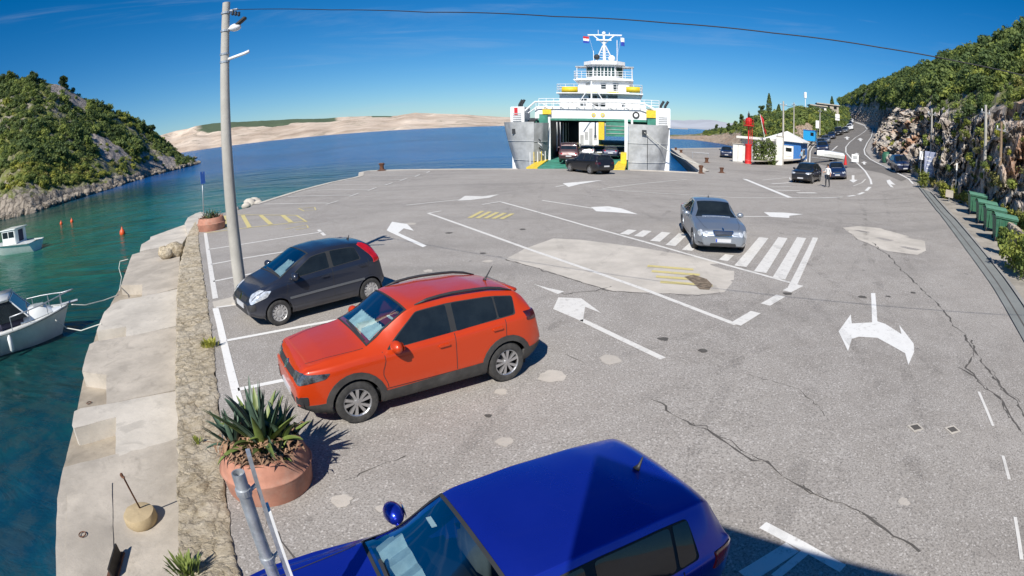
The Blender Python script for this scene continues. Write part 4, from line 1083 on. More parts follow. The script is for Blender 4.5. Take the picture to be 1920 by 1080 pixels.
def car(name, kind, loc, head, paintm, label, group=None, lod=1, rim='alloy', tail='tail', lamp='lamp', seethru=False, cladding=False, rails=False, handles=True, moulding=False, plate=True, glassm='glass', cat='car', z=None, tailshape=None, wheel_fn=None, scale=1.0, grille='trim'):
    S = CARS[kind]
    L, Wd = S['L'], S['W']
    hw = Wd / 2
    root = empty(name, loc, head, label, cat, group, None if scale == 1.0 else scale)
    # slope of the ground under the car
    f = Vector((math.cos(head), math.sin(head)))
    e = 1.2
    pz = math.atan2(zg(loc[0] + f.x * e, loc[1] + f.y * e) - zg(loc[0] - f.x * e, loc[1] - f.y * e), 2 * e) if z is None else 0
    rl = math.atan2(zg(loc[0] - f.y * e, loc[1] + f.x * e) - zg(loc[0] + f.y * e, loc[1] - f.x * e), 2 * e) if z is None else 0
    root.rotation_euler = (Matrix.Rotation(head, 3, 'Z') @ Matrix.Rotation(-pz, 3, 'Y') @ Matrix.Rotation(rl, 3, 'X')).to_euler()
    X = lambda s: L / 2 - s                    # nose at +x
    def width(s):
        a = 1 - (1 - S['fw']) * max(0, 1 - s / .75) ** 2.6
        b = 1 - (1 - S['rw']) * max(0, 1 - (L - s) / .6) ** 2.6
        return hw * a * b
    def section(s, n):
        w = width(s); zt = smooth_tab(S['top'], s, .05); zb = smooth_tab(S['bot'], s, .1)
        bl = min(smooth_tab(S['belt'], s, .2), zt - 0.06)
        g = sstep(0.02, 0.32, zt - bl)           # how much glasshouse stands here
        wt = w * (0.86 * (1 - g) + S['hw'] * g)
        wt = min(wt, w)
        zr = zt - 0.035 - 0.03 * g
        bl2 = bl
        pts = [(0, zb), (w * .6, zb), (w * .88, zb + .015), (w * .965, zb + .09), (w * .99, zb + .2), (w * 1.0, zb + (bl2 - zb) * .55), (w * .995, bl2 - .1), (w * .975, bl2 - .03), (w * .945, bl2 + .012),
               (w * .945 * (1 - .5) + wt * .5, bl2 * .5 + zr * .5 + .02 * g), (wt, zr), (wt * .93, zr + .03 * (.5 + .5 * g)), (wt * .62, zt - .012), (wt * .3, zt - .003), (0, zt)]
        return crom(pts, n)
    ns = int((110 if lod == 0 else 62 if lod == 1 else 34)); nh = 44 if lod == 0 else 30 if lod == 1 else 20
    ss = []
    for i in range(ns):
        t = i / (ns - 1)
        ss.append(L * (t - 0.55 * math.sin(2 * math.pi * t) / (2 * math.pi)))
    secs = [section(min(L - 1e-4, max(1e-4, s)), nh) for s in ss]
    def ring(sec): return [(y, z) for y, z in sec] + [(-y, z) for y, z in sec[-2:0:-1]]
    rings = []
    def cap(sec, s, sign):
        cz = sum(z for _, z in sec) / len(sec)
        out = []
        for k, dx in ((.6, .018), (.93, .012)):
            out.append((s + sign * dx, [(y * k, cz + (z - cz) * k) for y, z in sec]))
        return out
    a = cap(secs[0], 0, -1); b = cap(secs[-1], L, 1)
    allr = [a[0], a[1]] + list(zip(ss, secs)) + [b[1], b[0]]
    V, F = [], []
    m = len(ring(secs[0]))
    for s, sec in allr:
        V += [(X(s), y, z) for y, z in ring(sec)]
    for i in range(len(allr) - 1):
        for k in range(m):
            F.append((i * m + k, (i + 1) * m + k, (i + 1) * m + (k + 1) % m, i * m + (k + 1) % m))
    F.append(tuple(range(m))); F.append(tuple((len(allr) - 1) * m + k for k in range(m))[::-1])
    bvh = BVHTree.FromPolygons([Vector(p) for p in V], F)
    # body shell with wheel arches (and a windscreen opening when one sees inside)
    wx = [X(S['FO']), X(S['FO'] + S['WB'])]; rw = S['R']; ra = rw + .055
    bm = bmesh.new()
    bv = [bm.verts.new(p) for p in V]
    for q in F: bm.faces.new([bv[i] for i in q])
    bm.normal_update()
    kill = []
    for q in bm.faces:
        c = q.calc_center_median()
        if any((c.x - x) ** 2 + (c.z - rw) ** 2 < ra * ra for x in wx) and abs(c.y) > hw * .45: kill.append(q)
    bmesh.ops.delete(bm, geom=kill, context='FACES')
    for q in bm.verts:
        if q.is_boundary:
            for x in wx:
                d = math.hypot(q.co.x - x, q.co.z - rw)
                if d < ra * 1.4 and d > 1e-5 and abs(q.co.y) > hw * .5:
                    q.co.x = x + (q.co.x - x) * ra / d; q.co.z = rw + (q.co.z - rw) * ra / d
    def ws_half(s):
        w = width(s); return w
    s0, s1 = S['cowl'] + .03, S['rs'] - .02
    def half_top(s):
        sec = section(s, 60)
        zt = max(z for _, z in sec)
        return [y for y, z in sec if z > zt - .055][0]
    if seethru:
        kill = [q for q in bm.faces if s0 + .06 < L / 2 - q.calc_center_median().x < s1 - .04 and q.calc_center_median().z > smooth_tab(S['top'], L / 2 - q.calc_center_median().x, .05) - .05 and abs(q.calc_center_median().y) < half_top(L / 2 - q.calc_center_median().x) - .07 and q.normal.z > .3]
        bmesh.ops.delete(bm, geom=kill, context='FACES')
    me = bpy.data.meshes.new('body'); bm.to_mesh(me); bm.free()
    me.materials.append(paintm); me.polygons.foreach_set('use_smooth', [True] * len(me.polygons)); me.set_sharp_from_angle(angle=R(50))
    body = link('body', me, root)
    res = .06 if lod == 0 else .1 if lod == 1 else .2
    def patch(nm, pts, d, mat, off=.004, par=None, r=0.0, rs=None, both=False, skirt=True):
        outs = []
        for sg in ((1, -1) if both else (1,)):
            pp3 = [Vector((p[0], p[1] * sg, p[2])) for p in pts]
            dv = Vector((d[0], d[1] * sg, d[2])).normalized()
            if r: pp3 = rnd(pp3, r)
            u = dv.cross(Vector((0, 0, 1))) if abs(dv.z) < .9 else Vector((1, 0, 0))
            u.normalize(); v = dv.cross(u).normalized()
            poly = [(p.dot(u), p.dot(v)) for p in pp3]
            v2, f2 = fan(poly, rs or res)
            P3 = []
            for q in v2:
                o = u * q.x + v * q.y - dv * 6
                h = bvh.ray_cast(o, dv)
                if h[0] is None:
                    hh = bvh.find_nearest(o + dv * 6); P3.append(hh[0] + hh[1].normalized() * off * (1 if hh[1].dot(dv) < 0 else -1))
                else:
                    nrm = h[1] if h[1].dot(dv) < 0 else -h[1]
                    P3.append(h[0] + nrm * off)
            mb = MB(); mb.add(P3, f2)
            if skirt:
                nb = len(poly)
                cnt = {}
                for q in f2:
                    for i in range(len(q)):
                        e = (q[i], q[(i + 1) % len(q)]); cnt[e] = 1
                ed = [e for e in cnt if (e[1], e[0]) not in cnt]
                vs = {}
                for e in ed:
                    for i in e:
                        if i not in vs:
                            vs[i] = len(mb.v); mb.v.append(tuple(P3[i] + dv * (off + .012)))
                for e in ed: mb.f.append((e[1], e[0], vs[e[0]], vs[e[1]])); mb.mi.append(0)
            ob = mb.build(nm, mat, par or root, True, sharp=40)
            outs.append(ob)
        return outs
    side = (0, -1, 0)
    topz = lambda s: smooth_tab(S['top'], s, .05)
    beltz = lambda s: smooth_tab(S['belt'], s, .2)
    # side windows in a black surround
    ta, tb1, tb2 = S['taper']
    if lod < 2:
        gl = S['glass']; a0, t0_, = gl[0][0], gl[0][1]
        tops = [t0_ + (tb2 - t0_) * k / 10 for k in range(11)]
        pts = [(X(a0 - .05), 1, beltz(a0) + .02), (X(tb1 + .03), 1, beltz(tb1) + .025)] + [(X(s), 1, max(beltz(s) + .06, topz(s) - S['topoff'] + .014)) for s in tops[::-1]]
        patch('window_surround', pts, side, MT['interior'], .003, None, .04, both=True, skirt=False)
    for wi, (b0, t0, b1) in enumerate(S['glass']):
        last = wi == len(S['glass']) - 1
        e0, e1 = b1, b1
        if last: e0, e1 = tb1, tb2
        tops = [t0 + (e1 - t0) * k / 6 for k in range(7)]
        pts = [(X(b0), 1, beltz(b0) + .035), (X(e0), 1, beltz(e0) + .04)] + [(X(s), 1, max(beltz(s) + .06, topz(s) - S['topoff'])) for s in tops[::-1]]
        patch('window', pts, side, MT[glassm], .005, None, .035 if lod < 2 else 0, both=True, skirt=False)
    if lod < 2:
        # door shut lines, sills
        def seam(line, w=.011):
            for sg in (1, -1):
                mb = MB(); v = []
                for i, (s, z) in enumerate(line):
                    for dx in (-w / 2, w / 2):
                        a = Vector(line[max(0, i - 1)]); b = Vector(line[min(len(line) - 1, i + 1)]); t = (b - a).normalized()
                        o = Vector((X(s + dx * t.y), 6 * sg, z - dx * t.x)); h = bvh.ray_cast(o, Vector((0, -sg, 0)))
                        v.append((h[0] + Vector((0, sg * .003, 0))) if h[0] else o * 0)
                mb.add(v, [(2 * i, 2 * i + 1, 2 * i + 3, 2 * i + 2) for i in range(len(line) - 1)]); mb.build('shut_line', MT['trim'], root)
        g = S['glass']
        d0, d1 = g[0][0] - .12, (g[0][2] + g[1][0]) / 2
        d2 = min(g[1][2] + .12, S['FO'] + S['WB'] - .05)
        zl = .36 if not cladding else .45
        for line in ([(d0 + .03 * math.sin(k), beltz(d0) + .02 - (beltz(d0) - zl) * k / 8) for k in range(9)], [(d1, beltz(d1) + .02 - (beltz(d1) - zl) * k / 8) for k in range(9)], [(d2 + .04 - .0 * k, beltz(d2) - (beltz(d2) - ra - rw) * k / 8) for k in range(8)], [(d0 + (d2 - ra - d0) * k / 12, zl) for k in range(13)]): seam(line)
        for sg in (1, -1):
            mb = MB(); v = []
            for k in range(12):
                s_ = .14 + (S['cowl'] - .16) * k / 11; y_ = sg * width(s_) * (.66 + .14 * k / 11)
                for dy in (-.005, .005):
                    h = bvh.ray_cast(Vector((X(s_), y_ + dy, 5)), Vector((0, 0, -1))); v.append(h[0] + Vector((0, 0, .003)))
            mb.add(v, [(2 * i, 2 * i + 1, 2 * i + 3, 2 * i + 2) for i in range(11)]); mb.build('bonnet_line', MT['trim'], root)
        if handles:
            for s in (d1 - .2, d2 - .12):
                z = beltz(s) - .11
                patch('door_handle', [(X(s - .09), 1, z - .018), (X(s + .09), 1, z - .012), (X(s + .09), 1, z + .022), (X(s - .09), 1, z + .016)], side, paintm, .03, None, .015, .05, both=True)
        if moulding:
            patch('side_moulding', [(X(d0 + .05), 1, .53), (X(d2 - .1), 1, .57), (X(d2 - .1), 1, .62), (X(d0 + .05), 1, .58)], side, MT['grey'], .014, None, .015, both=True)
    # glazing front and back
    if seethru:
        fr = [(X(s0), half_top(s0 + .02) * .98, 0), (X(s0 + .3), half_top(s0 + .3) - .005, 0), (X(s1), half_top(s1) - .01, 0)]
        ring_out = [(p[0], p[1], 2) for p in fr] + [(p[0], -p[1], 2) for p in fr[::-1]]
        patch('windscreen', ring_out, (0, 0, -1), MT['screen'], .004, None, .05, .09, skirt=False)
        # dark printed border
        ins = []
        cx = sum(p[0] for p in ring_out) / len(ring_out)
        inn = [(cx + (p[0] - cx) * .92, p[1] * .95, 2) for p in ring_out]
        n = len(ring_out)
        for i in range(n):
            j = (i + 1) % n
            patch('screen_border', [ring_out[i], ring_out[j], inn[j], inn[i]], (0, 0, -1), MT['interior'], .008, None, 0, .08, skirt=False)
        # cabin
        dz = topz(S['cowl']) - .12
        mb = MB(); mb.bbox(X(S['cowl'] + .75), X(S['cowl'] - .05), -hw * .8, hw * .8, dz - .35, dz, .06); mb.build('dashboard', MT['interior'], root, True)
        for y in (-.36, .36):
            mb = MB(); mb.bbox(X(2.25), X(2.1), y - .22, y + .22, .45, 1.02, .05); mb.bbox(X(2.24), X(2.14), y - .12, y + .12, 1.05, 1.22, .04); mb.bbox(X(2.1), X(1.6), y - .23, y + .23, .4, .56, .05); mb.build('seat', MT['seat'], root, True)
        c = Vector((X(S['cowl'] + .86), .36, dz - .02)); mb = MB()
        mb.tube([c + Vector((.06 * math.sin(a) * .6, .18 * math.cos(a), .17 * math.sin(a))) for a in [i * math.pi / 10 for i in range(21)]], .014, 6); mb.build('steering_wheel', MT['trim'], root, True)
        mb = MB(); mb.box(X(3.2), X(s0), -hw * .85, hw * .85, .3, .42); mb.build('cabin_floor', MT['interior'], root)
        mb = MB(); mb.box(X(S['re'] - .02), X(S['re'] - .08), -hw * .8, hw * .8, .4, topz(S['re']) - .2); mb.build('rear_bench', MT['interior'], root)
    else:
        s0 -= .07
        fr = [(X(s0), half_top(s0 + .1) * .98, 2), (X((s0 + s1) / 2), half_top((s0 + s1) / 2) - .03, 2), (X(s1), half_top(s1) - .03, 2)]
        patch('windscreen', fr + [(p[0], -p[1], 2) for p in fr[::-1]], (0, 0, -1), MT[glassm], .005, None, .05 if lod < 2 else 0, skirt=False)
    h0, h1 = S['hatch']
    zt1, zt0 = topz(h1) + .02, topz(h0) - .05
    rw2 = width(L - .2)
    patch('rear_window', [(-2, rw2 * .78, zt1), (-2, rw2 * .66, zt0), (-2, -rw2 * .66, zt0), (-2, -rw2 * .78, zt1)], (1, 0, -.35), MT[glassm], .006, None, .05 if lod < 2 else 0, skirt=False)
    # lamps
    lz = topz(.12) - .1
    if kind == 'mini':
        hl = [(X(.1), hw * .62, .62), (X(.16), hw * .7, .56), (X(.42), hw * .95, .68), (X(.55), hw * .94, .8), (X(.3), hw * .74, .82), (X(.15), hw * .6, .74)]
    elif kind == 'sedan':
        hl = None
        for (yy, zz, rr) in ((.66, .66, .1), (.45, .655, .075)):
            patch('headlight', [(2, yy + rr * math.cos(i * .524), zz + rr * math.sin(i * .524)) for i in range(12)], (-1, -.35, 0), MT[lamp], .012, None, 0, .05, both=True)
    else:
        hl = [(X(.03), hw * .5, lz - .06), (X(.12), hw * .74, lz - .1), (X(.42), hw * .97, lz - .02), (X(.5), hw * .97, lz + .05), (X(.15), hw * .76, lz + .06), (X(.04), hw * .52, lz + .03)]
    if hl: patch('headlight', hl, (-1, -.8, 0), MT[lamp], .008, None, .03, both=True)
    tl = tailshape or [(X(L - .02), hw * .62, .82), (X(L - .3), hw * .97, .84), (X(L - .26), hw * .97, 1.0), (X(L - .05), hw * .6, .98)]
    patch('tail_light', [(X(L - q[0]), hw * q[1], q[2]) for q in tl] if tailshape else tl, (1, -.8, 0), MT[tail], .012, None, .02, both=True)
    # grille, bumper air intake, plates
    gw = hw * .5
    if kind == 'sedan':
        patch('grille', [(2, .3, .58), (2, .36, .76), (2, -.36, .76), (2, -.3, .58)], (-1, 0, 0), MT['chrome'], .012, None, .05)
        patch('grille_mesh', [(2, .27, .6), (2, .325, .735), (2, -.325, .735), (2, -.27, .6)], (-1, 0, 0), MT['interior'], .018, None, .04)
        for k in range(4): patch('grille_bar', [(2, .29, .615 + k * .03), (2, .3, .623 + k * .03), (2, -.3, .623 + k * .03), (2, -.29, .615 + k * .03)], (-1, 0, 0), MT['chrome'], .022, None, 0, .2)
        patch('intake', [(2, .45, .28), (2, .42, .37), (2, -.42, .37), (2, -.45, .28)], (-1, 0, 0), MT['trim'], .006, None, .03)
        patch('fog_light', [(2, .52, .3), (2, .55, .38), (2, .76, .38), (2, .72, .32)], (-1, -.3, 0), MT['lamp_dk'], .008, None, .03, both=True)
        patch('wiper', [(X(s0 + .05), .5, 2), (X(s0 + .05), -.5, 2), (X(s0 + .0), -.5, 2), (X(s0 + .0), .5, 2)], (0, 0, -1), MT['chrome'], .02)
    else:
        patch('grille', [(2, gw, lz - .07), (2, gw, lz + .02), (2, -gw, lz + .02), (2, -gw, lz - .07)], (-1, 0, 0), MT[grille], .008, None, .02)
        patch('intake', [(2, gw * 1.15, .3), (2, gw * 1.0, .46), (2, -gw * 1.0, .46), (2, -gw * 1.15, .3)], (-1, 0, 0), MT['trim'], .006, None, .03)
        if lod < 2:
            patch('fog_light', [(X(.05), hw * .62, .42), (X(.15), hw * .85, .42), (X(.18), hw * .85, .56), (X(.05), hw * .66, .54)], (-1, -.5, 0), MT['trim'], .01, None, .03, both=True)
            patch('wiper', [(X(s0 + .02), .55, 2), (X(s0 + .06), -.35, 2), (X(s0 + .085), -.35, 2), (X(s0 + .045), .55, 2)], (0, 0, -1), MT['trim'], .022)
    if lod == 0:
        zb_ = lz - .02 if kind != 'sedan' else .79
        rb_ = .065 if kind != 'sedan' else .03
        patch('badge', [(2, rb_ * math.cos(k * .524), zb_ + rb_ * math.sin(k * .524)) for k in range(12)], (-1, 0, 0), MT['chrome'], .014, None, 0, .04)
        patch('badge', [(-2, .05 * math.cos(k * .524), .88 + .05 * math.sin(k * .524)) for k in range(12)], (1, 0, 0), MT['chrome'], .014, None, 0, .04)
    if plate:
        zf = .47 if kind != 'sedan' else .46
        pf = patch('number_plate', [(2, .26, zf - .055), (2, .26, zf + .055), (2, -.26, zf + .055), (2, -.26, zf - .055)], (-1, 0, 0), MT['plate'], .02)[0]
        patch('number_plate', [(-2, .26, .62), (-2, .26, .73), (-2, -.26, .73), (-2, -.26, .62)], (1, 0, 0), MT['plate'], .02)
        if kind == 'sedan': patch('plate_band', [(2, -.21, zf - .05), (2, -.21, zf + .05), (2, -.255, zf + .05), (2, -.255, zf - .05)], (-1, 0, 0), MT['plate_blue'], .026, pf)
    patch('rear_bumper', [(-2, hw * .8, .34), (-2, hw * .8, .5), (-2, -hw * .8, .5), (-2, -hw * .8, .34)], (1, 0, 0), MT['clad' if cladding else 'trim'], .01, None, .05)
    if cladding:
        # arch flares and sill
        for x in wx:
            pts = [(x + (ra + .085) * math.cos(a), 1, rw + (ra + .085) * math.sin(a)) for a in [math.pi * (1.12 - 1.24 * k / 16) for k in range(17)]] + [(x + (ra - .01) * math.cos(a), 1, rw + (ra - .01) * math.sin(a)) for a in [math.pi * (-.12 + 1.24 * k / 16) for k in range(17)]]
            patch('wheel_arch', pts, side, MT['clad'], .014, None, 0, .06, both=True)
        patch('sill', [(wx[0] - ra - .04, 1, .2), (wx[0] - ra - .06, 1, .42), (wx[1] + ra + .06, 1, .46), (wx[1] + ra + .04, 1, .2)], side, MT['clad'], .016, None, .03, both=True)
        patch('front_apron', [(2, hw * .78, .26), (2, hw * .8, .34), (2, -hw * .8, .34), (2, -hw * .78, .26)], (-1, 0, 0), MT['clad'], .016, None, .04)
        patch('bumper_corner', [(X(.06), hw * .6, .24), (X(.06), hw * .6, .4), (X(.4), hw, .44), (X(.4), hw, .22)], (-1, -1, 0), MT['clad'], .014, None, .03, both=True)
        patch('bumper_corner', [(X(L - .06), hw * .6, .3), (X(L - .06), hw * .6, .52), (X(L - .4), hw, .5), (X(L - .4), hw, .24)], (1, -1, 0), MT['clad'], .014, None, .03, both=True)
    elif lod < 2:
        for x in wx:
            pts = [(x + (ra + .03) * math.cos(a), 1, rw + (ra + .03) * math.sin(a)) for a in [math.pi * (1.08 - 1.16 * k / 16) for k in range(17)]] + [(x + (ra - .012) * math.cos(a), 1, rw + (ra - .012) * math.sin(a)) for a in [math.pi * (-.08 + 1.16 * k / 16) for k in range(17)]]
            patch('wheel_arch', pts, side, paintm, .01, None, 0, .06, both=True)
    if rails:
        for sg in (1, -1):
            y = hw * S['hw'] * .93; ptsr = []
            for k in range(9):
                s = S['rs'] + .12 + (S['re'] - S['rs'] - .2) * k / 8
                h = bvh.ray_cast(Vector((X(s), sg * y, 5)), Vector((0, 0, -1)))
                ptsr.append(h[0] + Vector((0, 0, .05 * math.sin(math.pi * min(1, max(0, k / 8 * 1.0))) ** .4 + .005)))
            mb = MB(); mb.tube(ptsr, [.012] + [.024] * 7 + [.012], 6); mb.build('roof_rail', MT['trim'], root, True)
    if lod < 2:
        h = bvh.ray_cast(Vector((X(S['re'] - .22), 0, 5)), Vector((0, 0, -1)))[0]
        ka = {'hatchb': .35, 'mini': .3, 'sedan': .3}.get(kind, 1.0)
        mb = MB(); mb.tube([h, h + Vector((-.03, 0, .035)), h + Vector((-.16 * ka, 0, .035 + .185 * ka))], [.035, .014, .005], 6); mb.build('antenna', MT['trim'], root, True)
        # spoiler lip above the rear window
        if kind not in ('sedan', 'hatchb', 'mini'):
            y = hw * S['hw'] * .74; pz_ = topz(S['re']) - .035
            mb = MB(); mb.bbox(X(S['re'] + .13), X(S['re'] - .06), -y, y, pz_ - .045, pz_ + .012, .02); mb.build('spoiler', paintm, root, True)
    for sg in (1, -1):
        s = S['glass'][0][0] + .08
        zm = beltz(s) + .07
        o = bvh.ray_cast(Vector((X(s), 6 * sg, zm - .02)), Vector((0, -sg, 0)))[0]
        mb = MB(); mb.ball((X(s) + .02, o.y + sg * .15, zm + .02), .085, .13, .09, 14, 10)
        mb.tube([(X(s) + .02, o.y - sg * .03, zm - .04), (X(s) + .02, o.y + sg * .1, zm - .02)], .025, 6)
        mr = mb.build('wing_mirror', paintm, root, True)
        mb = MB(); mb.lathe([(.001, 0), (.08, .0), (.075, .006)], 12, M=Matrix.Translation((X(s) - .062, o.y + sg * .16, zm + .02)) @ Matrix.Rotation(R(-90), 4, 'Y') @ Matrix.Diagonal((.8, 1.15, 1, 1))); mb.build('mirror_glass', MT['chrome'], mr)
    # wheels
    for x in wx:
        for sg in (1, -1):
            wh = empty('wheel', (x, sg * (hw - .1), rw)); wh.parent = root
            Mx = Matrix.Rotation(R(-90) * sg, 4, 'X')
            wdt = .105
            mb = MB(); mb.lathe([(rw * .64, -wdt * .9), (rw * .82, -wdt), (rw * .95, -wdt * .85), (rw, -wdt * .5), (rw, wdt * .5), (rw * .95, wdt * .85), (rw * .82, wdt), (rw * .66, wdt * .88), (rw * .64, wdt * .5)], 28 if lod < 2 else 16, M=Mx, close=False); mb.build('tyre', MT['rubber'], wh, True, sharp=45)
            r0 = rw * .66
            mb = MB(); mb.lathe([(r0, -.08), (r0 * .98, .0), (r0 * .97, .02), (0.001, .02)], 24 if lod < 2 else 14, M=Mx, close=False); mb.build('brake_disc', MT['trim'], wh, True)
            mb = MB()
            mb.lathe([(r0 * .9, .075), (r0 * .97, .088), (r0 * 1.02, .085), (r0 * 1.02, .05), (r0 * .9, .05)], 28 if lod < 2 else 14, M=Mx, close=False)
            mb.lathe([(.001, .083), (.05, .08), (.062, .06), (.062, .02)], 14, M=Mx, close=False)
            if rim == 'cap':
                mb.lathe([(.06, .07), (r0 * .5, .085), (r0 * .55, .06)], 24, M=Mx, close=False)
                nsp, w0, w1 = 12, .02, .03
            else: nsp, w0, w1 = 10, .016, .028
            for k in range(nsp):
                aa = 2 * math.pi * k / nsp + (0.12 if k % 2 and rim != 'cap' else 0)
                M2 = Mx @ Matrix.Rotation(aa, 4, 'Z')
                tw = .22 if rim != 'cap' else 0
                vv = [(.05, -w0, .076), (.05, w0, .076), (r0 * .93, w1 + tw * .1, .078), (r0 * .93, -w1 + tw * .1, .078), (.05, -w0, .04), (.05, w0, .04), (r0 * .93, w1 + tw * .1, .045), (r0 * .93, -w1 + tw * .1, .045)]
                mb.add([M2 @ Vector(p) for p in vv], [(0, 3, 2, 1), (0, 1, 5, 4), (1, 2, 6, 5), (2, 3, 7, 6), (3, 0, 4, 7)])
            mb.build('rim', MT['hubcap' if rim == 'cap' else 'alloy'], wh)
            # liner
            mb = MB(); v = []
            for k in range(13):
                a = math.pi * (k / 12 * 1.2 - .1)
                v += [(x + (ra + .004) * math.cos(a), sg * (hw * .5), rw + (ra + .004) * math.sin(a)), (x + (ra + .004) * math.cos(a), sg * (hw * .93), rw + (ra + .004) * math.sin(a))]
            v += [(x, sg * hw * .5, rw)]
            mb.add(v, [(2 * k, 2 * k + 1, 2 * k + 3, 2 * k + 2) for k in range(12)] + [(24 + 2, 2 * k, 2 * k + 2) for k in range(12)])
            mb.build('arch_liner', MT['trim'], root)
    return root, patch, X, topz, bvh
def head_of(a, b):
    """heading (radians) pointing from plan point a to b"""
    return math.atan2(b[1] - a[1], b[0] - a[0])
def ctr(px, py): return G(px, py)
# --- the four cars on the car park
d = Vector((-.832, -.555)); n2 = Vector((-d.y, d.x))   # nose of the red car; n2 = its left
ra_, rb_ = P(665, 797), P(943, 718)
ax = Vector((ra_.x - rb_.x, ra_.y - rb_.y)).normalized()
lf = Vector((-ax.y, ax.x))                      # car's left
mid = (Vector((ra_.x, ra_.y)) + Vector((rb_.x, rb_.y))) / 2
c0 = mid - lf * (1.78 / 2 - .03) - ax * ((.83 + 2.55 / 2) - 4.11 / 2) * -1 * -1
tailred = [(.03, .6, .98), (.32, .985, .98), (.3, .985, 1.12), (.06, .55, 1.1)]
red = car('parked_car', 'suv', (c0.x, c0.y, 0), math.atan2(ax.y, ax.x), MT['red'], 'red orange compact SUV with roof rails parked by the planter', None, 0, tail='tail_dk', lamp='lamp_dk', seethru=True, cladding=True, rails=True, tailshape=tailred, scale=.97)
def sunshade(root, patch, X, kind, y0, y1, folds, mat, zdrop=.02, tilt=.45, nm='sunshade'):
    S = CARS[kind]
    mb = MB(); v = []
    n, m = folds * 2 + 1, 8
    for i in range(n):
        for j in range(m):
            y = y0 + (y1 - y0) * i / (n - 1); t = j / (m - 1)
            s = S['cowl'] + .12 + t * (S['rs'] - S['cowl'] - .3) * tilt
            z = smooth_tab(S['top'], s, .05) - .07 - zdrop + .018 * (1 if i % 2 else -1) + .02 * noise.noise((y * 5, s * 5, 3))
            v.append((X(s), y, z))
    mb.add(v, [(i * m + j, (i + 1) * m + j, (i + 1) * m + j + 1, i * m + j + 1) for i in range(n - 1) for j in range(m - 1)])
    o = mb.build(nm, mat, root)
    return o
sunshade(red[0], red[1], red[2], 'suv', -.52, .52, 11, MT['shade'], .03, .62)
mb = MB(); mb.box(red[2](1.66), red[2](1.62), .3, .5, 1.32, 1.335); mb.build('sticker', MT['paper'], red[0])

pa, pb = P(523, 611), P(701, 564)
ax = Vector((pa.x - pb.x, pa.y - pb.y)).normalized(); lf = Vector((-ax.y, ax.x)); mid = (Vector((pa.x, pa.y)) + Vector((pb.x, pb.y))) / 2
c1 = mid - lf * (1.63 / 2 - .03) + ax * (.64 + 2.34 / 2 - 3.43 / 2)
navy = car('parked_car', 'mini', (c1.x, c1.y, 0), math.atan2(ax.y, ax.x), MT['navy'], 'small dark blue grey hatchback with tall red tail lights parked at the pole', None, 0, rim='cap', lamp='lamp', moulding=True, seethru=True, tailshape=[(.06, .8, .98), (.3, .985, .92), (.26, .985, 1.08), (.4, .9, 1.36), (.3, .8, 1.38), (.1, .8, 1.1)])
sunshade(navy[0], navy[1], navy[2], 'mini', -.1, .5, 4, MT['shade'], .03, .8)

hb = math.atan2(-.467, -.884)
blue = car('parked_car', 'hatchb', (-.32, 2.86, 0), hb, MT['blue'], 'deep blue hatchback in the foreground partly in shadow', None, 0, seethru=True, tailshape=[(.02, .6, .8), (.34, .985, .82), (.3, .985, .98), (.05, .55, .96)])
sunshade(blue[0], blue[1], blue[2], 'hatchb', -.6, .02, 3, MT['shade'], .02, .5)
mb = MB(); mb.box(blue[2](1.88), blue[2](1.84), -.46, -.34, 1.235, 1.245); mb.build('sticker', MT['paper'], blue[0])

ml, mr_ = P(1301, 474), P(1404, 479)
mm = (ml + mr_) / 2
mh = head_of((7.6, 21.5), (mm.x, mm.y))
merc_nose = Vector((mm.x, mm.y, 0))
fx = Vector((math.cos(mh), math.sin(mh)))
cm = Vector((mm.x, mm.y)) - fx * (4.82 / 2 - .1)
merc = car('driving_car', 'sedan', (cm.x, cm.y, zg(cm.x, cm.y)), mh, MT['silver'], 'silver saloon with chrome grille driving over the hatched marking', None, 0, rim='alloy')
# --- cars queueing, boarding and parked farther off
def qcar(px, py, kind, paintm, label, to=None, ang=None, group=None, name='queued_car', **k):
    p = G(px, py)
    h = head_of(p, G(*to)) if to else ang
    return car(name, kind, (p.x, p.y, p.z), h, MT[paintm], label, group, k.pop('lod', 2), scale=1.22 if (name == 'queued_car' and py < 290) else 1.0, **k)
QG = 'cars queueing on the approach road'
qcar(1513, 341, 'bigsuv', 'black', 'black SUV at the head of the queue beside a person in white', (1470, 352), group=QG, lod=1, lamp='lamp')
qcar(1570, 333, 'sedan', 'dkblue', 'dark blue saloon facing forward next to the black SUV', (1573, 352), group=QG, lod=1)
qcar(1544, 287, 'suv', 'dkblue', 'dark car queueing right behind the boat trailer', (1541, 300), group=QG)
qcar(1541, 276.5, 'hatch', 'grey', 'silver grey car second behind the boat trailer', (1541, 286), group=QG)
qcar(1549, 268.5, 'sedan', 'grey', 'grey blue car third behind the boat trailer', (1543, 276), group=QG)
qcar(1560, 260.5, 'hatch', 'dkblue', 'dark blue car in front of the black van', (1551, 268), group=QG)
qcar(1574, 253.5, 'van', 'black', 'tall black van in the queue below the bend', (1563, 261), group=QG)
qcar(1586, 249.0, 'hatch', 'grey', 'dark grey car between the black van and the white car', (1578, 254), group=QG)
qcar(1595, 244, 'bigsuv', 'white', 'white SUV queueing near the bend', (1591, 249), group=QG)
qcar(1595, 236.5, 'hatch', 'dkblue', 'dark car behind the white SUV at the bend', (1595, 241), group=QG)
qcar(1597, 231.5, 'suv', 'white', 'small white car last in the queue at the bend', (1596, 235), group=QG)
PG = 'cars parked around the port'
qcar(1690, 321, 'bigsuv', 'dkblue', 'dark blue car parked at the foot of the rock cutting', (1720, 337), group=PG, name='parked_car', lod=1)
qcar(1362, 295, 'bigsuv', 'dkblue', 'dark blue car parked on the quay left of the red beacon', (1362, 302), group=PG, name='parked_car')
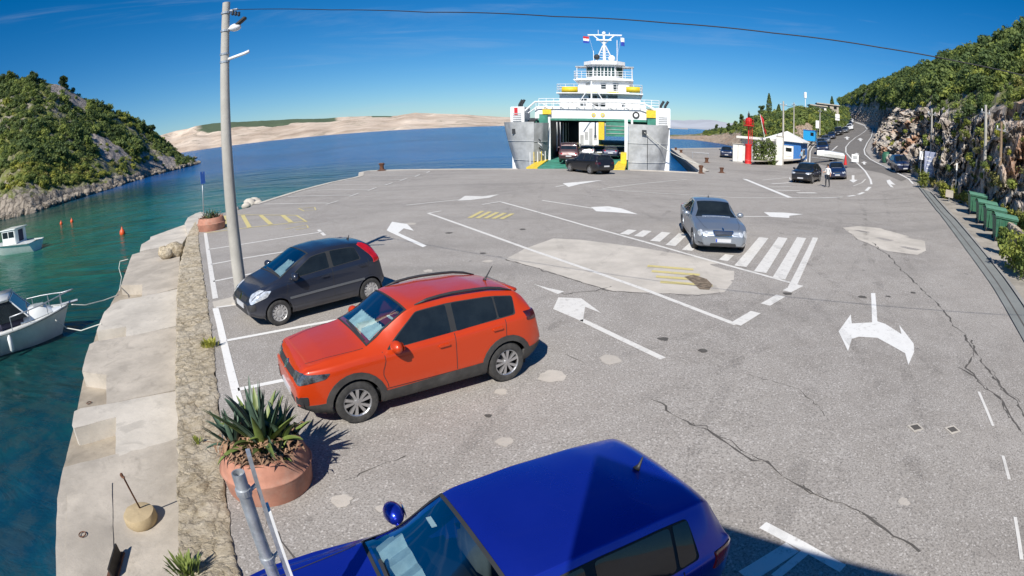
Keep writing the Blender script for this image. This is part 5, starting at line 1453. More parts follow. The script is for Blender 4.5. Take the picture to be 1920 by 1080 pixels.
qcar(1505, 268, 'hatch', 'dkblue', 'dark car parked beside the bright blue booth', (1495, 268), group=PG, name='parked_car')
p = P(1101, 322); pr = P(1122, 326.5)
car('boarding_car', 'bigsuv', (p.x + .05, p.y - .7, 0), head_of(P(1118, 327.5), P(1069, 321)), MT['black'], 'black SUV driving onto the ferry ramp', 'cars boarding the ferry', 1, tail='tail_dk')

# ---------------------------------------------------------------- ferry
fo = AT(1107, 316, 57.0)
FAZ = R(12)
ferry = empty('car_ferry', (fo.x, fo.y, 0), -FAZ, 'white car ferry with open grey bow doors and green ramp at the quay', 'ferry')
fM = Matrix.Translation((fo.x, fo.y, 0)) @ Matrix.Rotation(-FAZ, 4, 'Z'); fI = fM.inverted()
def FL(px, py, y):
    e = fI @ Vector((0, 0, EYE)); d = fI.to_3x3() @ ray(px, py)
    t = (y - e.y) / d.y
    q = e + d * t
    return q.x, q.z
def fbox(nm, x0, x1, y0, y1, z0, z1, mat, par=None, b=0.0):
    mb = MB()
    (mb.bbox(x0, x1, y0, y1, z0, z1, b) if b else mb.box(x0, x1, y0, y1, z0, z1))
    return mb.build(nm, MT[mat], par or ferry)
def fpx(nm, px0, px1, py0, py1, y, depth, mat, par=None, b=0.0):
    """box whose near face covers the given picture rectangle at distance y along the ship"""
    pc = (px0 + px1) / 2; qc = (py0 + py1) / 2
    x0, _ = FL(px0, qc, y); x1, _ = FL(px1, qc, y); _, z0 = FL(pc, py1, y); _, z1 = FL(pc, py0, y)
    return fbox(nm, x0, x1, y, y + depth, z0, z1, mat, par, b), (x0, x1, z0, z1)
LEN = 78
# hull sides and car deck
HB = 8.0
for sg in (-1, 1):
    mb = MB(); mb.box(min(sg * 6.75, sg * HB), max(sg * 6.75, sg * HB), .6, LEN, -2, 4.4); mb.build('hull_side', MT['ship_white'], ferry)
    mb = MB(); mb.box(min(sg * 6.9, sg * (HB + .04)), max(sg * 6.9, sg * (HB + .04)), .55, LEN, -2, -.55); mb.build('boot_topping', MT['hull_blue'], ferry)
fbox('car_deck', -6.75, 6.75, 0, LEN, -1.6, .3, 'ship_green')
fbox('upper_deck', -HB, HB, 10.2, LEN, 4.42, 4.72, 'ship_dark')
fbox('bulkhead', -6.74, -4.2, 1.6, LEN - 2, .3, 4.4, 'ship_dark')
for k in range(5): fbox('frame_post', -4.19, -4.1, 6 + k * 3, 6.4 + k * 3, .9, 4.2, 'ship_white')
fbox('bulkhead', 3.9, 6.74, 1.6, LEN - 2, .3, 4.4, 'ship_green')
# bow fascia and towers
_, (fx0, fx1, fz0, fz1) = fpx('bow_beam', 1003, 1236, 201, 222.5, 0, 1.0, 'ship_white')
fbox('soffit', fx0 + .3, fx1 - 1.2, -.02, 1.6, fz0 - .22, fz0 - .002, 'ship_green')
tw = []
for (a, b, c, d) in ((957, 983, 200, 232), (1230, 1257, 203, 240)):
    o, (x0, x1, z0, z1) = fpx('bow_tower', a, b, c, d, -.6, 3.4, 'ship_white', None, .04)
    fbox('tower_base', x0 + .1, x1 - .05, -.4, 2.6, -1.6, z0, 'ship_white')
    for k in range(5): fbox('louvre', x0 + .25, x1 - .3, -.66, -.6, z0 + .25 + k * .19, z0 + .33 + k * .19, 'ship_grey', o)
    for k in range(2):
        xs = x0 + .5 + k * .45 if a > 1100 else x0 + .7 + k * .25
        mb = MB(); mb.tube([(xs, .4, z1 - .1), (xs + .05, .4, z1 + .25), (xs + .35, .4, z1 + .75)], .13, 8); mb.build('exhaust_pipe', MT['ship_dark'], o)
    tw.append((x0, x1, z0, z1))
fbox('emblem', tw[0][0] + .4, tw[0][0] + .75, -.64, -.6, tw[0][2] + .9, tw[0][3] - .1, 'flag_r')
# side stair bays
for (a, b) in ((1004, 1030), (1184, 1229)):
    x0, _ = FL(a, 215, .9); x1, _ = FL(b, 215, .9)
    fbox('stair_bay', x0, x1, .9, 1.2, .3, 4.4, 'ship_green')
    for k in range(9): fbox('step', x0 + .1, x1 - .1, .55 + .0 * k, .9, 1.2 + k * .34, 1.26 + k * .34, 'ship_dark')
fpx('gangway_head', 1017, 1033, 205, 214, -.4, .5, 'ship_yellow'); fpx('gangway_head', 1212, 1231, 207, 221, -.5, .4, 'ship_yellow')
fpx('stair_panel', 1011, 1027, 214, 240, -.3, .1, 'ship_green'); fpx('stair_panel', 1214, 1230, 222, 236, -.4, .1, 'ship_green')
fpx('door_post', 1027, 1032, 205, 300, -.1, .4, 'ship_white'); fpx('door_post', 1171, 1177, 224, 300, -.1, .4, 'ship_white'); fpx('door_post', 1183, 1187, 222, 240, -.1, .4, 'ship_white')
# round signs on the bow beam
for i, (px, py, m) in enumerate(((1113, 215.5, 'ship_yellow'), (1130, 215.5, 'ship_yellow'), (1192.5, 216, 'ship_dark'))):
    x, z = FL(px, py, -.05); r = .22 if i < 2 else .36
    mb = MB(); mb.lathe([(.001, 0), (r, 0), (r, .06), (.001, .06)], 20, M=Matrix.Translation((x, -.001, z)) @ Matrix.Rotation(R(90), 4, 'X')); o = mb.build('round_sign', MT[m], ferry)
    mb = MB(); mb.lathe([(.001, .061), (r * .55, .061), (r * .55, .08), (.001, .08)], 16, M=Matrix.Translation((x, 0, z)) @ Matrix.Rotation(R(90), 4, 'X')); mb.build('sign_centre', MT['ship_grey' if i < 2 else 'ship_white'], o)
# bow doors: curved plates standing open
def door(topl, botl, zt, zb, nm):
    mb = MB(); n, m = 14, 10; v = []
    def along(pl, t):
        s = t * (len(pl) - 1); i = min(len(pl) - 2, int(s)); return Vector(pl[i]).lerp(Vector(pl[i + 1]), s - i)
    for j in range(m):
        k = j / (m - 1)
        for i in range(n):
            a, b = along(topl, i / (n - 1)), along(botl, i / (n - 1))
            p = a.lerp(b, k ** 1.3)
            v.append((p.x, p.y, zt + (zb - zt) * k))
    N0 = len(v)
    cx = sum(p[0] for p in v) / N0
    v += [(p[0], p[1] + .22, p[2]) for p in v]
    f = [(j * n + i, (j + 1) * n + i, (j + 1) * n + i + 1, j * n + i + 1) for j in range(m - 1) for i in range(n - 1)]
    f += [tuple(N0 + q for q in k[::-1]) for k in f]
    ed = [i for i in range(n)] + [(j + 1) * n - 1 for j in range(1, m)] + [(m - 1) * n + i for i in range(n - 2, -1, -1)] + [j * n for j in range(m - 2, 0, -1)]
    f += [(ed[i], ed[(i + 1) % len(ed)], N0 + ed[(i + 1) % len(ed)], N0 + ed[i]) for i in range(len(ed))]
    mb.add(v, f)
    o = mb.build(nm, MT['ship_grey'], ferry, True, sharp=40)
    for k in (.35, .68, .9):                       # welded stiffeners
        j = int(k * (m - 1)); mb = MB(); mb.tube([Vector(v[j * n + i]) + Vector((0, -.03, 0)) for i in range(n)], .035, 5); mb.build('stiffener', MT['ship_grey'], o)
    return o, v, n, m
_, ztop = FL(1215, 234, -1.6)
rx0 = FL(1178, 234, -2.2)[0]; rx1 = FL(1255, 236, -.4)[0]
dr, dv, dn, dm = door([(rx0, -2.2), (rx0 + 1.6, -2.25), (rx1 - .9, -1.7), (rx1, -.4)], [(rx0, -2.2), (rx0 + 1.4, -2.2), (rx1 - 1.3, -1.5), (rx1 - .6, -.4)], ztop, -1.5, 'bow_door')
mb = MB(); mb.tube([(dv[6][0] - .35, dv[6][1] - .05, ztop - .6), (dv[6][0] - .35, -2.33, -1)], .03, 5); mb.build('stiffener', MT['ship_dark'], dr)
fx, fz = FL(1208, 248, -2.25)
fbox('fairlead', fx - .22, fx + .22, -2.5, -2.1, fz - .22, fz + .22, 'ship_dark', dr)
lx0 = FL(945, 229, -.6)[0]; lx1 = FL(1001, 229, -3.2)[0]; lb0 = FL(974, 306, -.6)[0]; lb1 = FL(1000, 306, -3.2)[0]
dl, dv2, _, _ = door([(lx0, -.6), (lx0 + .9, -1.9), (lx1 - .9, -2.9), (lx1, -3.2)], [(lb0, -.6), (lb0 + .4, -1.9), (lb1 - .4, -2.9), (lb1, -3.2)], ztop + .1, -1.5, 'bow_door')
fx, fz = FL(966, 246, -1.6); fbox('fairlead', fx - .2, fx + .2, -2.2, -1.7, fz - .25, fz + .25, 'ship_dark', dl)
dl2, _, _, _ = door([(lx1, -3.15), (lx1 + .7, -2.2), (FL(1028, 229, -.9)[0], -.7)], [(lb1, -3.15), (lb1 + .6, -2.2), (FL(1022, 300, -.9)[0], -.7)], ztop, -1.5, 'bow_door')
for k in range(6):
    x, z = FL(1003 + k * 2, 246 + k * 9, -2.6); mb = MB(); mb.tube([(x, -2.7, z + .3), (x + .3, -2.5, z)], .06, 5); mb.build('hinge_arm', MT['ship_white' if k % 2 else 'ship_dark'], dl2)
# ramp down to the quay
y_q = -7.2
def ramp_z(y): return .3 + (.06 - .3) * (y / y_q)
rl, rr_ = FL(1004, 314, -6.8)[0], FL(1163, 316, -6.8)[0]
mb = MB(); xs0, xs1 = -4.15, 3.55
mb.add([(rl, y_q, .05), (rr_, y_q, .05), (xs1, 0, .31), (xs0, 0, .31), (rl, y_q, -.12), (rr_, y_q, -.12), (xs1, 0, -.1), (xs0, 0, -.1)], [(0, 1, 2, 3), (4, 7, 6, 5), (0, 4, 5, 1), (1, 5, 6, 2), (3, 2, 6, 7), (0, 3, 7, 4)])
ramp = mb.build('ramp', MT['ship_green'], ferry)
for k in range(9):
    t0 = (k + .5) / 9
    y = y_q * t0; a = xs0 + (rl - xs0) * t0; b = xs1 + (rr_ - xs1) * t0
    mb = MB(); mb.box(a + .3, b - .3, y - .03, y + .03, ramp_z(y) - .02, ramp_z(y) + .025); mb.build('ramp_cleat', MT['ship_green'], ramp)
for sg, (a0, a1, b0, b1) in ((-1, (rl - .75, rl + .25, xs0 - .8, xs0 + .05)), (1, (rr_ - .75, rr_ + .4, xs1 - .7, xs1 + .15))):
    mb = MB(); mb.add([(a0, y_q - .1, .07), (a1, y_q - .1, .07), (b1, -1.2, .4), (b0, -1.2, .4), (a0, y_q - .1, -.1), (a1, y_q - .1, -.1), (b1, -1.2, -.1), (b0, -1.2, -.1)], [(0, 1, 2, 3), (4, 7, 6, 5), (0, 4, 5, 1), (1, 5, 6, 2), (2, 6, 7, 3), (0, 3, 7, 4)])
    if sg > 0: mb.box(b0 + .25, b1 - .05, -3.6, -1.2, .3, 1.3)
    mb.build('ramp_edge', MT['ship_yellow'], ramp)
for k in range(5):
    x, z = FL(996 + k * 7, 300 - k * 6, -4.0 + k * .6); mb = MB(); mb.tube([(x, -4.6 + k * .6, .05), (x, -4.6 + k * .6, 1.3)], .04, 5); mb.build('ramp_rail', MT['ship_yellow' if k % 2 else 'ship_white'], ramp)
# inside the garage
fpx('garage_column', 1122, 1133, 229, 262, 8.5, .8, 'ship_yellow')
o, _ = fpx('hoistable_ramp', 1136, 1176, 229, 256, 8, .25, 'ship_green')
for k in range(3): fpx('ramp_cleat', 1137, 1175, 236 + k * 7, 237 + k * 7, 7.94, .06, 'ship_grey', o)
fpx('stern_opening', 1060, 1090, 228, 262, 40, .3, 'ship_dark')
# deckhouse tiers
def railing(x0, x1, y, z, h=1.0, n=None, par=None, ends=True, yb=None):
    n = n or max(2, int((x1 - x0) / 1.3))
    mb = MB()
    for k in range(n + 1):
        x = x0 + (x1 - x0) * k / n; mb.tube([(x, y, z), (x, y, z + h)], .03, 4)
    for f in (.4, .7, 1.0): mb.tube([(x0, y, z + h * f), (x1, y, z + h * f)], .03, 4)
    if yb:
        for x in (x0, x1):
            for f in (.4, .7, 1.0): mb.tube([(x, y, z + h * f), (x, yb, z + h * f)], .03, 4)
            for k in range(4): mb.tube([(x, y + (yb - y) * k / 3, z), (x, y + (yb - y) * k / 3, z + h)], .03, 4)
    return mb.build('railing', MT['ship_white'], par or ferry)
t1, (ax0, ax1, az0, az1) = fpx('deckhouse', 1049, 1201, 176, 203, 10, 16, 'ship_white', None, .05)
t2, (bx0, bx1, bz0, bz1) = fpx('deckhouse', 1084, 1180, 151, 176, 12, 12, 'ship_white', None, .05)
fbox('deck_edge', ax0 - .3, ax1 + .3, 9.4, 26.4, az1, az1 + .12, 'ship_white'); fbox('deck_edge', bx0 - .5, bx1 + .5, 11.4, 24.5, bz1, bz1 + .1, 'ship_white')
railing(ax0 - .2, ax1 + .2, 9.5, az1 + .12, 1.0, 10, t1, yb=16); railing(bx0 - .4, bx1 + .4, 11.5, bz1 + .1, 1.0, 8, t2, yb=16)
for (a, b) in ((1054, 1083), (1174, 1200)):
    x0, z0 = FL(a, 176, 9.6); x1, z1 = FL(b, 170, 9.6); mb = MB(); mb.tube([(x0, 9.6, (z0 + z1) / 2 + .3), (x1, 9.6, (z0 + z1) / 2 + .3)], .36, 10); mb.build('life_raft', MT['ship_yellow'], t1, True)
fpx('name_board', 1096, 1122, 172, 176, 11.7, .1, 'ship_yellow', t2); fpx('name_board', 1138, 1160, 172, 176, 11.7, .1, 'ship_yellow', t2)
for (a, b, c, d) in ((1087, 1100, 184, 190), (1104, 1120, 179, 184), (1123, 1136, 179, 185), (1140, 1158, 179, 184), (1088, 1098, 193, 197), (1107, 1135, 193, 199), (1128, 1133, 193, 200), (1166, 1172, 190, 199)): fpx('window', a, b, c, d, 9.9, .15, 'glass', t1)
for (a, b, c, d) in ((1127, 1136, 157, 166), (1150, 1158, 159, 169), (1098, 1106, 156, 159), (1150, 1160, 157, 159)): fpx('window', a, b, c, d, 11.9, .15, 'glass', t2)
# wheelhouse
x0, z0 = FL(1098, 148, 13); x1, z1 = FL(1168, 122, 13)
mb = MB(); ch = 1.0
pl_ = [(x0, 14.2), (x0 + ch, 13), (x1 - ch, 13), (x1, 14.2), (x1, 18), (x0, 18)]
mb.prism(pl_, z0 - .3, z1); wh = mb.build('wheelhouse', MT['ship_white'], ferry)
zw0 = FL(1133, 143, 13)[1]; zw1 = FL(1133, 125.5, 13)[1]
nx = 6
for k in range(nx):
    a = x0 + ch + (x1 - x0 - 2 * ch) * (k + .12) / nx; b = x0 + ch + (x1 - x0 - 2 * ch) * (k + .88) / nx
    mb = MB(); mb.box(a, b, 12.95, 13.05, zw0, zw1); mb.build('window', MT['glass_green'], wh)
for sg in (-1, 1):
    xa, xb = (x0 + ch, x0) if sg < 0 else (x1 - ch, x1)
    q = [Vector((xa, 13, 0)).lerp(Vector((xb, 14.2, 0)), t) + Vector((.04 * sg, -.04, 0)) for t in (.15, .85)]
    mb = MB(); mb.add([(q[0].x, q[0].y, zw0), (q[1].x, q[1].y, zw0), (q[1].x, q[1].y, zw1), (q[0].x, q[0].y, zw1)], [(0, 1, 2, 3)]); mb.build('window', MT['glass_green'], wh)
    xs = x0 - 1.2 if sg < 0 else x1
    fbox('bridge_wing', xs, xs + 1.2, 13.4, 16, z0 - .4, z0 + .15, 'ship_white', wh); fbox('wing_roof', xs - .1, xs + 1.3, 13.4, 15.4, zw1 + .02, zw1 + .14, 'ship_grey', wh)
    mb = MB(); mb.tube([(xs + (.1 if sg < 0 else 1.1), 13.5, z0 + .15), (xs + (.1 if sg < 0 else 1.1), 13.5, zw1)], .05, 5); mb.build('wing_post', MT['ship_white'], wh)
mb = MB(); mb.prism([(x0 - .25, 13.9), (x0 + .8, 12.5), (x1 - .8, 12.5), (x1 + .25, 13.9), (x1 + .25, 18.3), (x0 - .25, 18.3)], z1, z1 + .45); mb.build('roof', MT['ship_white'], wh)
# mast
xm = FL(1133, 100, 15)[0]; zm0 = z1 + .45; zm1 = FL(1133, 66, 15)[1]
mb = MB(); mb.tube([(xm, 15, zm0), (xm, 15, zm1)], [.22, .13], 8)
for sg in (-1, 1): mb.tube([(xm + sg * 1.25, 15.6, zm0), (xm + sg * .15, 15, zm1 - 1.4)], .09, 6); mb.tube([(xm, 15, zm1 - 1.2), (xm + sg * 1.3, 15, zm1 - .05)], .08, 6)
for k in range(6): mb.tube([(xm - .9 + k * .13, 15.4 - k * .05, zm0 + .4 + k * .33), (xm + .9 - k * .13, 15.4 - k * .05, zm0 + .4 + k * .33)], .035, 5)
mast = mb.build('mast', MT['ship_white'], ferry)
xa = FL(1102, 66, 15)[0]; xb = FL(1166, 66, 15)[0]
mb = MB(); mb.tube([(xa, 15, zm1), (xb, 15, zm1)], .1, 6); mb.tube([(xm - .7, 15, zm1), (xm - .7, 15, zm1 + .7)], .04, 5); mb.tube([(xm + .7, 15, zm1), (xm + .7, 15, zm1 + .35)], .06, 5); mb.tube([(xa + .1, 15, zm1), (xa + 1.0, 15.2, zm0)], .012, 4); mb.tube([(xb - .1, 15, zm1), (xb - .8, 15.2, zm0)], .012, 4); mb.build('yard', MT['ship_white'], mast)
mb = MB(); mb.box(xm - .95, xm + .95, 14.7, 14.9, zm1 - .75, zm1 - .6); mb.ball((xm, 15, zm1 + .25), .25); mb.build('radar', MT['ship_white'], mast)
fx, fz = FL(1119, 107, 14.5); mb = MB(); mb.ball((fx, 14.5, fz), .38); mb.build('searchlight', MT['ship_dark'], mast)
fx, fz = FL(1147, 110, 14.5); mb = MB(); mb.ball((fx, 14.5, fz), .45); mb.build('radome', MT['ship_white'], mast)
mb = MB(); fx, fz = FL(1157, 112, 15); mb.tube([(fx, 15, fz - .3), (fx + .05, 15, fz + 2.6)], .05, 5); mb.build('aerial', MT['ship_white'], mast); mb = MB(); fx, fz = FL(1113, 112, 15); mb.tube([(fx, 15, fz - .3), (fx, 15, fz + 1.2)], .05, 5); mb.build('aerial', MT['ship_white'], mast)
def flag(root, x, y, z, w, h, mats, par):
    n = 6
    for i, m in enumerate(mats):
        mb = MB(); v = []
        for k in range(n + 1):
            yy = y + .08 * math.sin(k * 1.3)
            v += [(x + w * k / n, yy, z - h * i / len(mats) - .1 * w * (k / n) ** 2), (x + w * k / n, yy, z - h * (i + 1) / len(mats) - .1 * w * (k / n) ** 2)]
        mb.add(v, [(2 * k, 2 * k + 1, 2 * k + 3, 2 * k + 2) for k in range(n)]); mb.build('flag', MT[m], par, True)
flag(None, xa + .15, 15, zm1 - .2, -.75, .9, ['flag_r', 'sign_white', 'flag_b'], mast); flag(None, xb - .15, 15, zm1 - .3, .45, 1.1, ['sign_white', 'flag_b'], mast)
# gangway arch with handrails over the bow
def fp(px, py, y):
    x, z = FL(px, py, y); return Vector((x, y, z))
mb = MB()
for dy in (-.3, 1.0):
    mb.tube([fp(984, 208, dy), fp(1003, 191, dy), fp(1060, 190.5, dy), fp(1160, 191.5, dy), fp(1206, 194, dy), fp(1233, 208, dy)], .1, 6)
    mb.tube([fp(990, 212, dy), fp(1008, 200, dy), fp(1100, 201, dy), fp(1200, 202.5, dy), fp(1226, 212, dy)], .06, 6)
for k in range(14):
    px = 1005 + k * 15; mb.tube([fp(px, 191, -.3), fp(px, 201.5, -.3)], .035, 4)
for k in range(6): mb.tube([fp(1012 + k * 30, 192, -.3), fp(1030 + k * 30, 201, -.3)], .04, 4)
mb.build('gangway_arch', MT['ship_white'], ferry)
mb = MB(); mb.tube([fp(1109, 203, 6), fp(1109, 152, 6)], [.12, .08], 6); mb.tube([fp(1086, 192, 6), fp(1109, 158, 6)], .06, 5); mb.tube([fp(1133, 192, 6), fp(1111, 158, 6)], .06, 5); mb.build('derrick', MT['ship_white'], ferry)
railing(FL(1010, 201, .8)[0], FL(1236, 201, .8)[0], .9, fz1, .9, 16)
fbox('after_house', -6.5, 6.5, 30, 60, 4.72, 7.2, 'ship_white', None, .05)
# vehicles on board
def board(px, py, y, kind, m, label, ang=0.0):
    x, _ = FL(px, py, y); w = fM @ Vector((x, y, .31))
    car('boarding_car' if y < 3 else 'loaded_car', kind, w, math.pi / 2 - FAZ + ang, MT[m], label, 'cars boarding the ferry' if y < 3 else 'cars on the ferry car deck', 2, z=1)
board(1071, 290, -2.6, 'van', 'brown', 'dark maroon grey van on the ramp ahead of the black SUV')
board(1063, 262, 7, 'hatch', 'carred', 'red car on the car deck beside the dark wall', .1)
for i, (px, y, m, kd) in enumerate(((1080, 8, 'black', 'sedan'), (1103, 5, 'grey', 'hatch'), (1126, 5.5, 'black', 'hatch'), (1146, 5, 'dkblue', 'sedan'), (1164, 5.6, 'black', 'hatch'))):
    board(px, 262, y, kd, m, ['black car on the car deck behind the red one', 'grey car in front of the white lorry on the car deck', 'black car below the yellow column on the car deck', 'dark blue car below the green hoistable ramp', 'black car at the right side of the car deck'][i])
lx, _ = FL(1104, 250, 9.6); w = fM @ Vector((lx, 9.6, .31))
lorry = empty('lorry', w, -FAZ, 'white lorry standing deep inside the ferry garage', 'lorry')
mb = MB(); mb.bbox(-1.15, 1.15, 0, 8, 1.0, 3.9, .05); mb.build('cargo_box', MT['ship_white'], lorry)
mb = MB(); mb.box(-1.1, 1.1, .1, 7.8, .5, 1.0); mb.build('chassis', MT['ship_dark'], lorry)
for x in (-1, 1):
    for y in (1.2, 6.5):
        mb = MB(); mb.lathe([(.2, -.15), (.5, -.15), (.5, .15), (.2, .15)], 16, M=Matrix.Translation((x * .95, y, .5)) @ Matrix.Rotation(R(90), 4, 'Y')); mb.build('wheel', MT['rubber'], lorry)
for k in range(4): mb = MB(); mb.box(-1.0 + k * .52, -.6 + k * .52, -.03, -.001, 1.3 + .5 * (k % 2), 2.4 + .4 * (k % 3)); mb.build('rear_panel', MT['ship_grey'], lorry)
# mooring line to the quay
a = fM @ Vector((FL(1208, 248, -2.25)[0], -2.5, FL(1208, 248, -2.25)[1])); b = P(1313, 316)
mb = MB(); mb.tube([a.lerp(b + Vector((0, 0, .4)), k / 12) - Vector((0, 0, .5 * math.sin(math.pi * k / 12))) for k in range(13)], .04, 6)
tag(mb.build('mooring_line', MT['rope'], None, True), 'pale mooring line from the right bow door to the quay', 'rope')
# ---------------------------------------------------------------- poles, cables
def lamp_pole():
    b = P(455, 566)
    o = empty('utility_pole', (b.x, b.y, 0), 0, 'tall concrete lamp pole standing in front of the small dark car', 'pole')
    tp = AT(424.5, 5, math.hypot(b.x, b.y))
    top = Vector((tp.x - b.x, tp.y - b.y, tp.z)); at = lambda h: top * (h / top.z)
    mb = MB(); mb.tube([(0, 0, -.3), at(2.5), at(5), top], [.175, .15, .125, .1], 16); mb.build('shaft', MT['pole'], o, True, sharp=40)
    mb = MB(); mb.lathe([(.3, -.1), (.3, .03), (.2, .05)], 14); mb.build('footing', MT['concrete_lt'], o)
    for h in (top.z - .75, top.z - 1.35, top.z - 1.55, top.z - .28):
        q = at(h); mb = MB(); mb.lathe([(.12, -.025), (.128, -.025), (.128, .025), (.12, .025)], 14, c=q); mb.build('band', MT['galv'], o)
    q = at(top.z - .72); mb = MB(); mb.tube([q + Vector((.08, 0, 0)), q + Vector((.2, -.02, 0))], .03, 6); mb.ball(q + Vector((.3, -.03, .0)), .17, .12, .1, 12, 8, None); mb.build('flood_light', MT['ship_white'], o, True)
    q = at(top.z - 1.4); mb = MB(); mb.tube([q + Vector((.08, 0, -.1)), q + Vector((.6, -.05, -.03)), q + Vector((.72, -.05, .0))], .04, 7); mb.build('lamp_arm', MT['ship_white'], o, True)
    mb = MB(); mb.bbox(.66, .98, -.12, .02, -.03, .05, .02, Matrix.Translation(q) @ Matrix.Rotation(R(-32), 4, 'Y') @ Matrix.Translation((0, 0, .42))); mb.build('lamp_head', MT['steel_dk'], o)
    q = at(top.z - .2); mb = MB(); mb.box(.12, .34, -.03, .03, -.06, -.02, Matrix.Translation(q)); mb.build('bracket', MT['galv'], o)
    for k in range(3): mb = MB(); mb.lathe([(.02, 0), (.045, .03), (.03, .06), (.045, .09), (.02, .12)], 8, c=q + Vector((.2 + .09 * k, 0, -.18 - .03 * k))); mb.build('insulator', MT['ship_dark'], o, True)
    return at(top.z - .22) + Vector((b.x, b.y, 0))
ct = lamp_pole()
cpts = [ct + Vector((.15, 0, 0))]
L0 = Vector((ct.x, ct.y)); ldir = Vector((2.28 - ct.x, 7.93 - ct.y)).normalized()
for (px, py) in ((620, 18.5), (800, 23), (1040, 31), (1250, 43), (1450, 62), (1650, 89), (1800, 116), (1990, 160)):
    d = ray(px, py)
    # where the ray's plan meets the cable's plan line
    den = d.x * ldir.y - d.y * ldir.x
    t = (L0.x * ldir.y - L0.y * ldir.x) / den
    cpts.append(Vector((d.x * t, d.y * t, EYE + d.z * t)))
cpts += [cpts[-1] + Vector((ldir.x * 6, ldir.y * 6, .25)), cpts[-1] + Vector((ldir.x * 14, ldir.y * 14, .9))]
mb = MB(); mb.tube(cpts, .0095, 6)
tag(mb.build('overhead_cable', MT['cable'], None, True), 'black cable strung from the lamp pole across the sky', 'cable')
def pole(px, py, pyt, label, r=.14, D=None, mat='pole', arm=False, pxt=None):
    b = G(px, py) if D is None else AT(px, py, D)
    t = AT(pxt or px, pyt, math.hypot(b.x, b.y))
    o = empty('utility_pole', b, 0, label, 'pole', 'roadside poles')
    h = t.z - b.z
    mb = MB(); mb.tube([(0, 0, -.4), (0, 0, h)], [r, r * .65], 10); mb.build('shaft', MT[mat], o, True, sharp=40)
    mb = MB(); mb.box(-.5, .5, -.05, .05, h - .55, h - .45); mb.build('crossarm', MT['galv'], o)
    for x in (-.42, 0, .42): mb = MB(); mb.lathe([(.02, 0), (.05, .04), (.03, .08), (.05, .12), (.02, .16)], 8, c=(x, 0, h - .45)); mb.build('insulator', MT['ship_white'], o, True)
    return b + Vector((0, 0, h - .35))
tops = {}
tops['a'] = pole(1840, 392, 196, 'concrete pole behind the green bins, left of the wooden one', .15, None, 'pole', pxt=1843)
tops['b'] = pole(1868, 404, 226, 'brown wooden pole behind the green bins', .14, None, 'wood')
tops['c'] = pole(1743, 338, 203, 'slim concrete pole behind the tall notice board', .13, None, 'pole')
tops['d'] = pole(1467, 306, 190, 'concrete pole in front of the white and blue kiosk', .16, 74, 'pole', pxt=1470)
tops['e'] = pole(1488, 262, 192, 'pole on the hill behind the kiosk roof', .15, 112, 'pole')
tops['f'] = pole(1537, 250, 205, 'pole left of the queue on the slope', .16, 130, 'pole', pxt=1538)
def cable(a, b, sag, label, r=.02):
    mb = MB(); mb.tube([a.lerp(b, k / 14) - Vector((0, 0, sag * 4 * (k / 14) * (1 - k / 14))) for k in range(15)], r, 5)
    tag(mb.build('overhead_cable', MT['cable'], None, True), label, 'cable', 'cables along the road')
cable(tops['a'], tops['c'], .5, 'cable between the slim pole and the concrete pole by the bins', .025)
cable(tops['c'], tops['f'], 1.6, 'long cable sagging across the rock cutting to the far slope', .045)
cable(tops['d'], tops['e'], .4, 'short cable from the kiosk pole to the pole on the hill', .03)
cable(tops['e'], tops['f'], .5, 'cable between the two poles on the slope', .04)
cable(tops['a'], tops['a'] + Vector((4, -14, .5)), .5, 'cable leaving the concrete pole to the right', .02)
cable(tops['b'], tops['b'] + Vector((4, -14, .8)), .4, 'cable leaving the wooden pole to the right', .02)

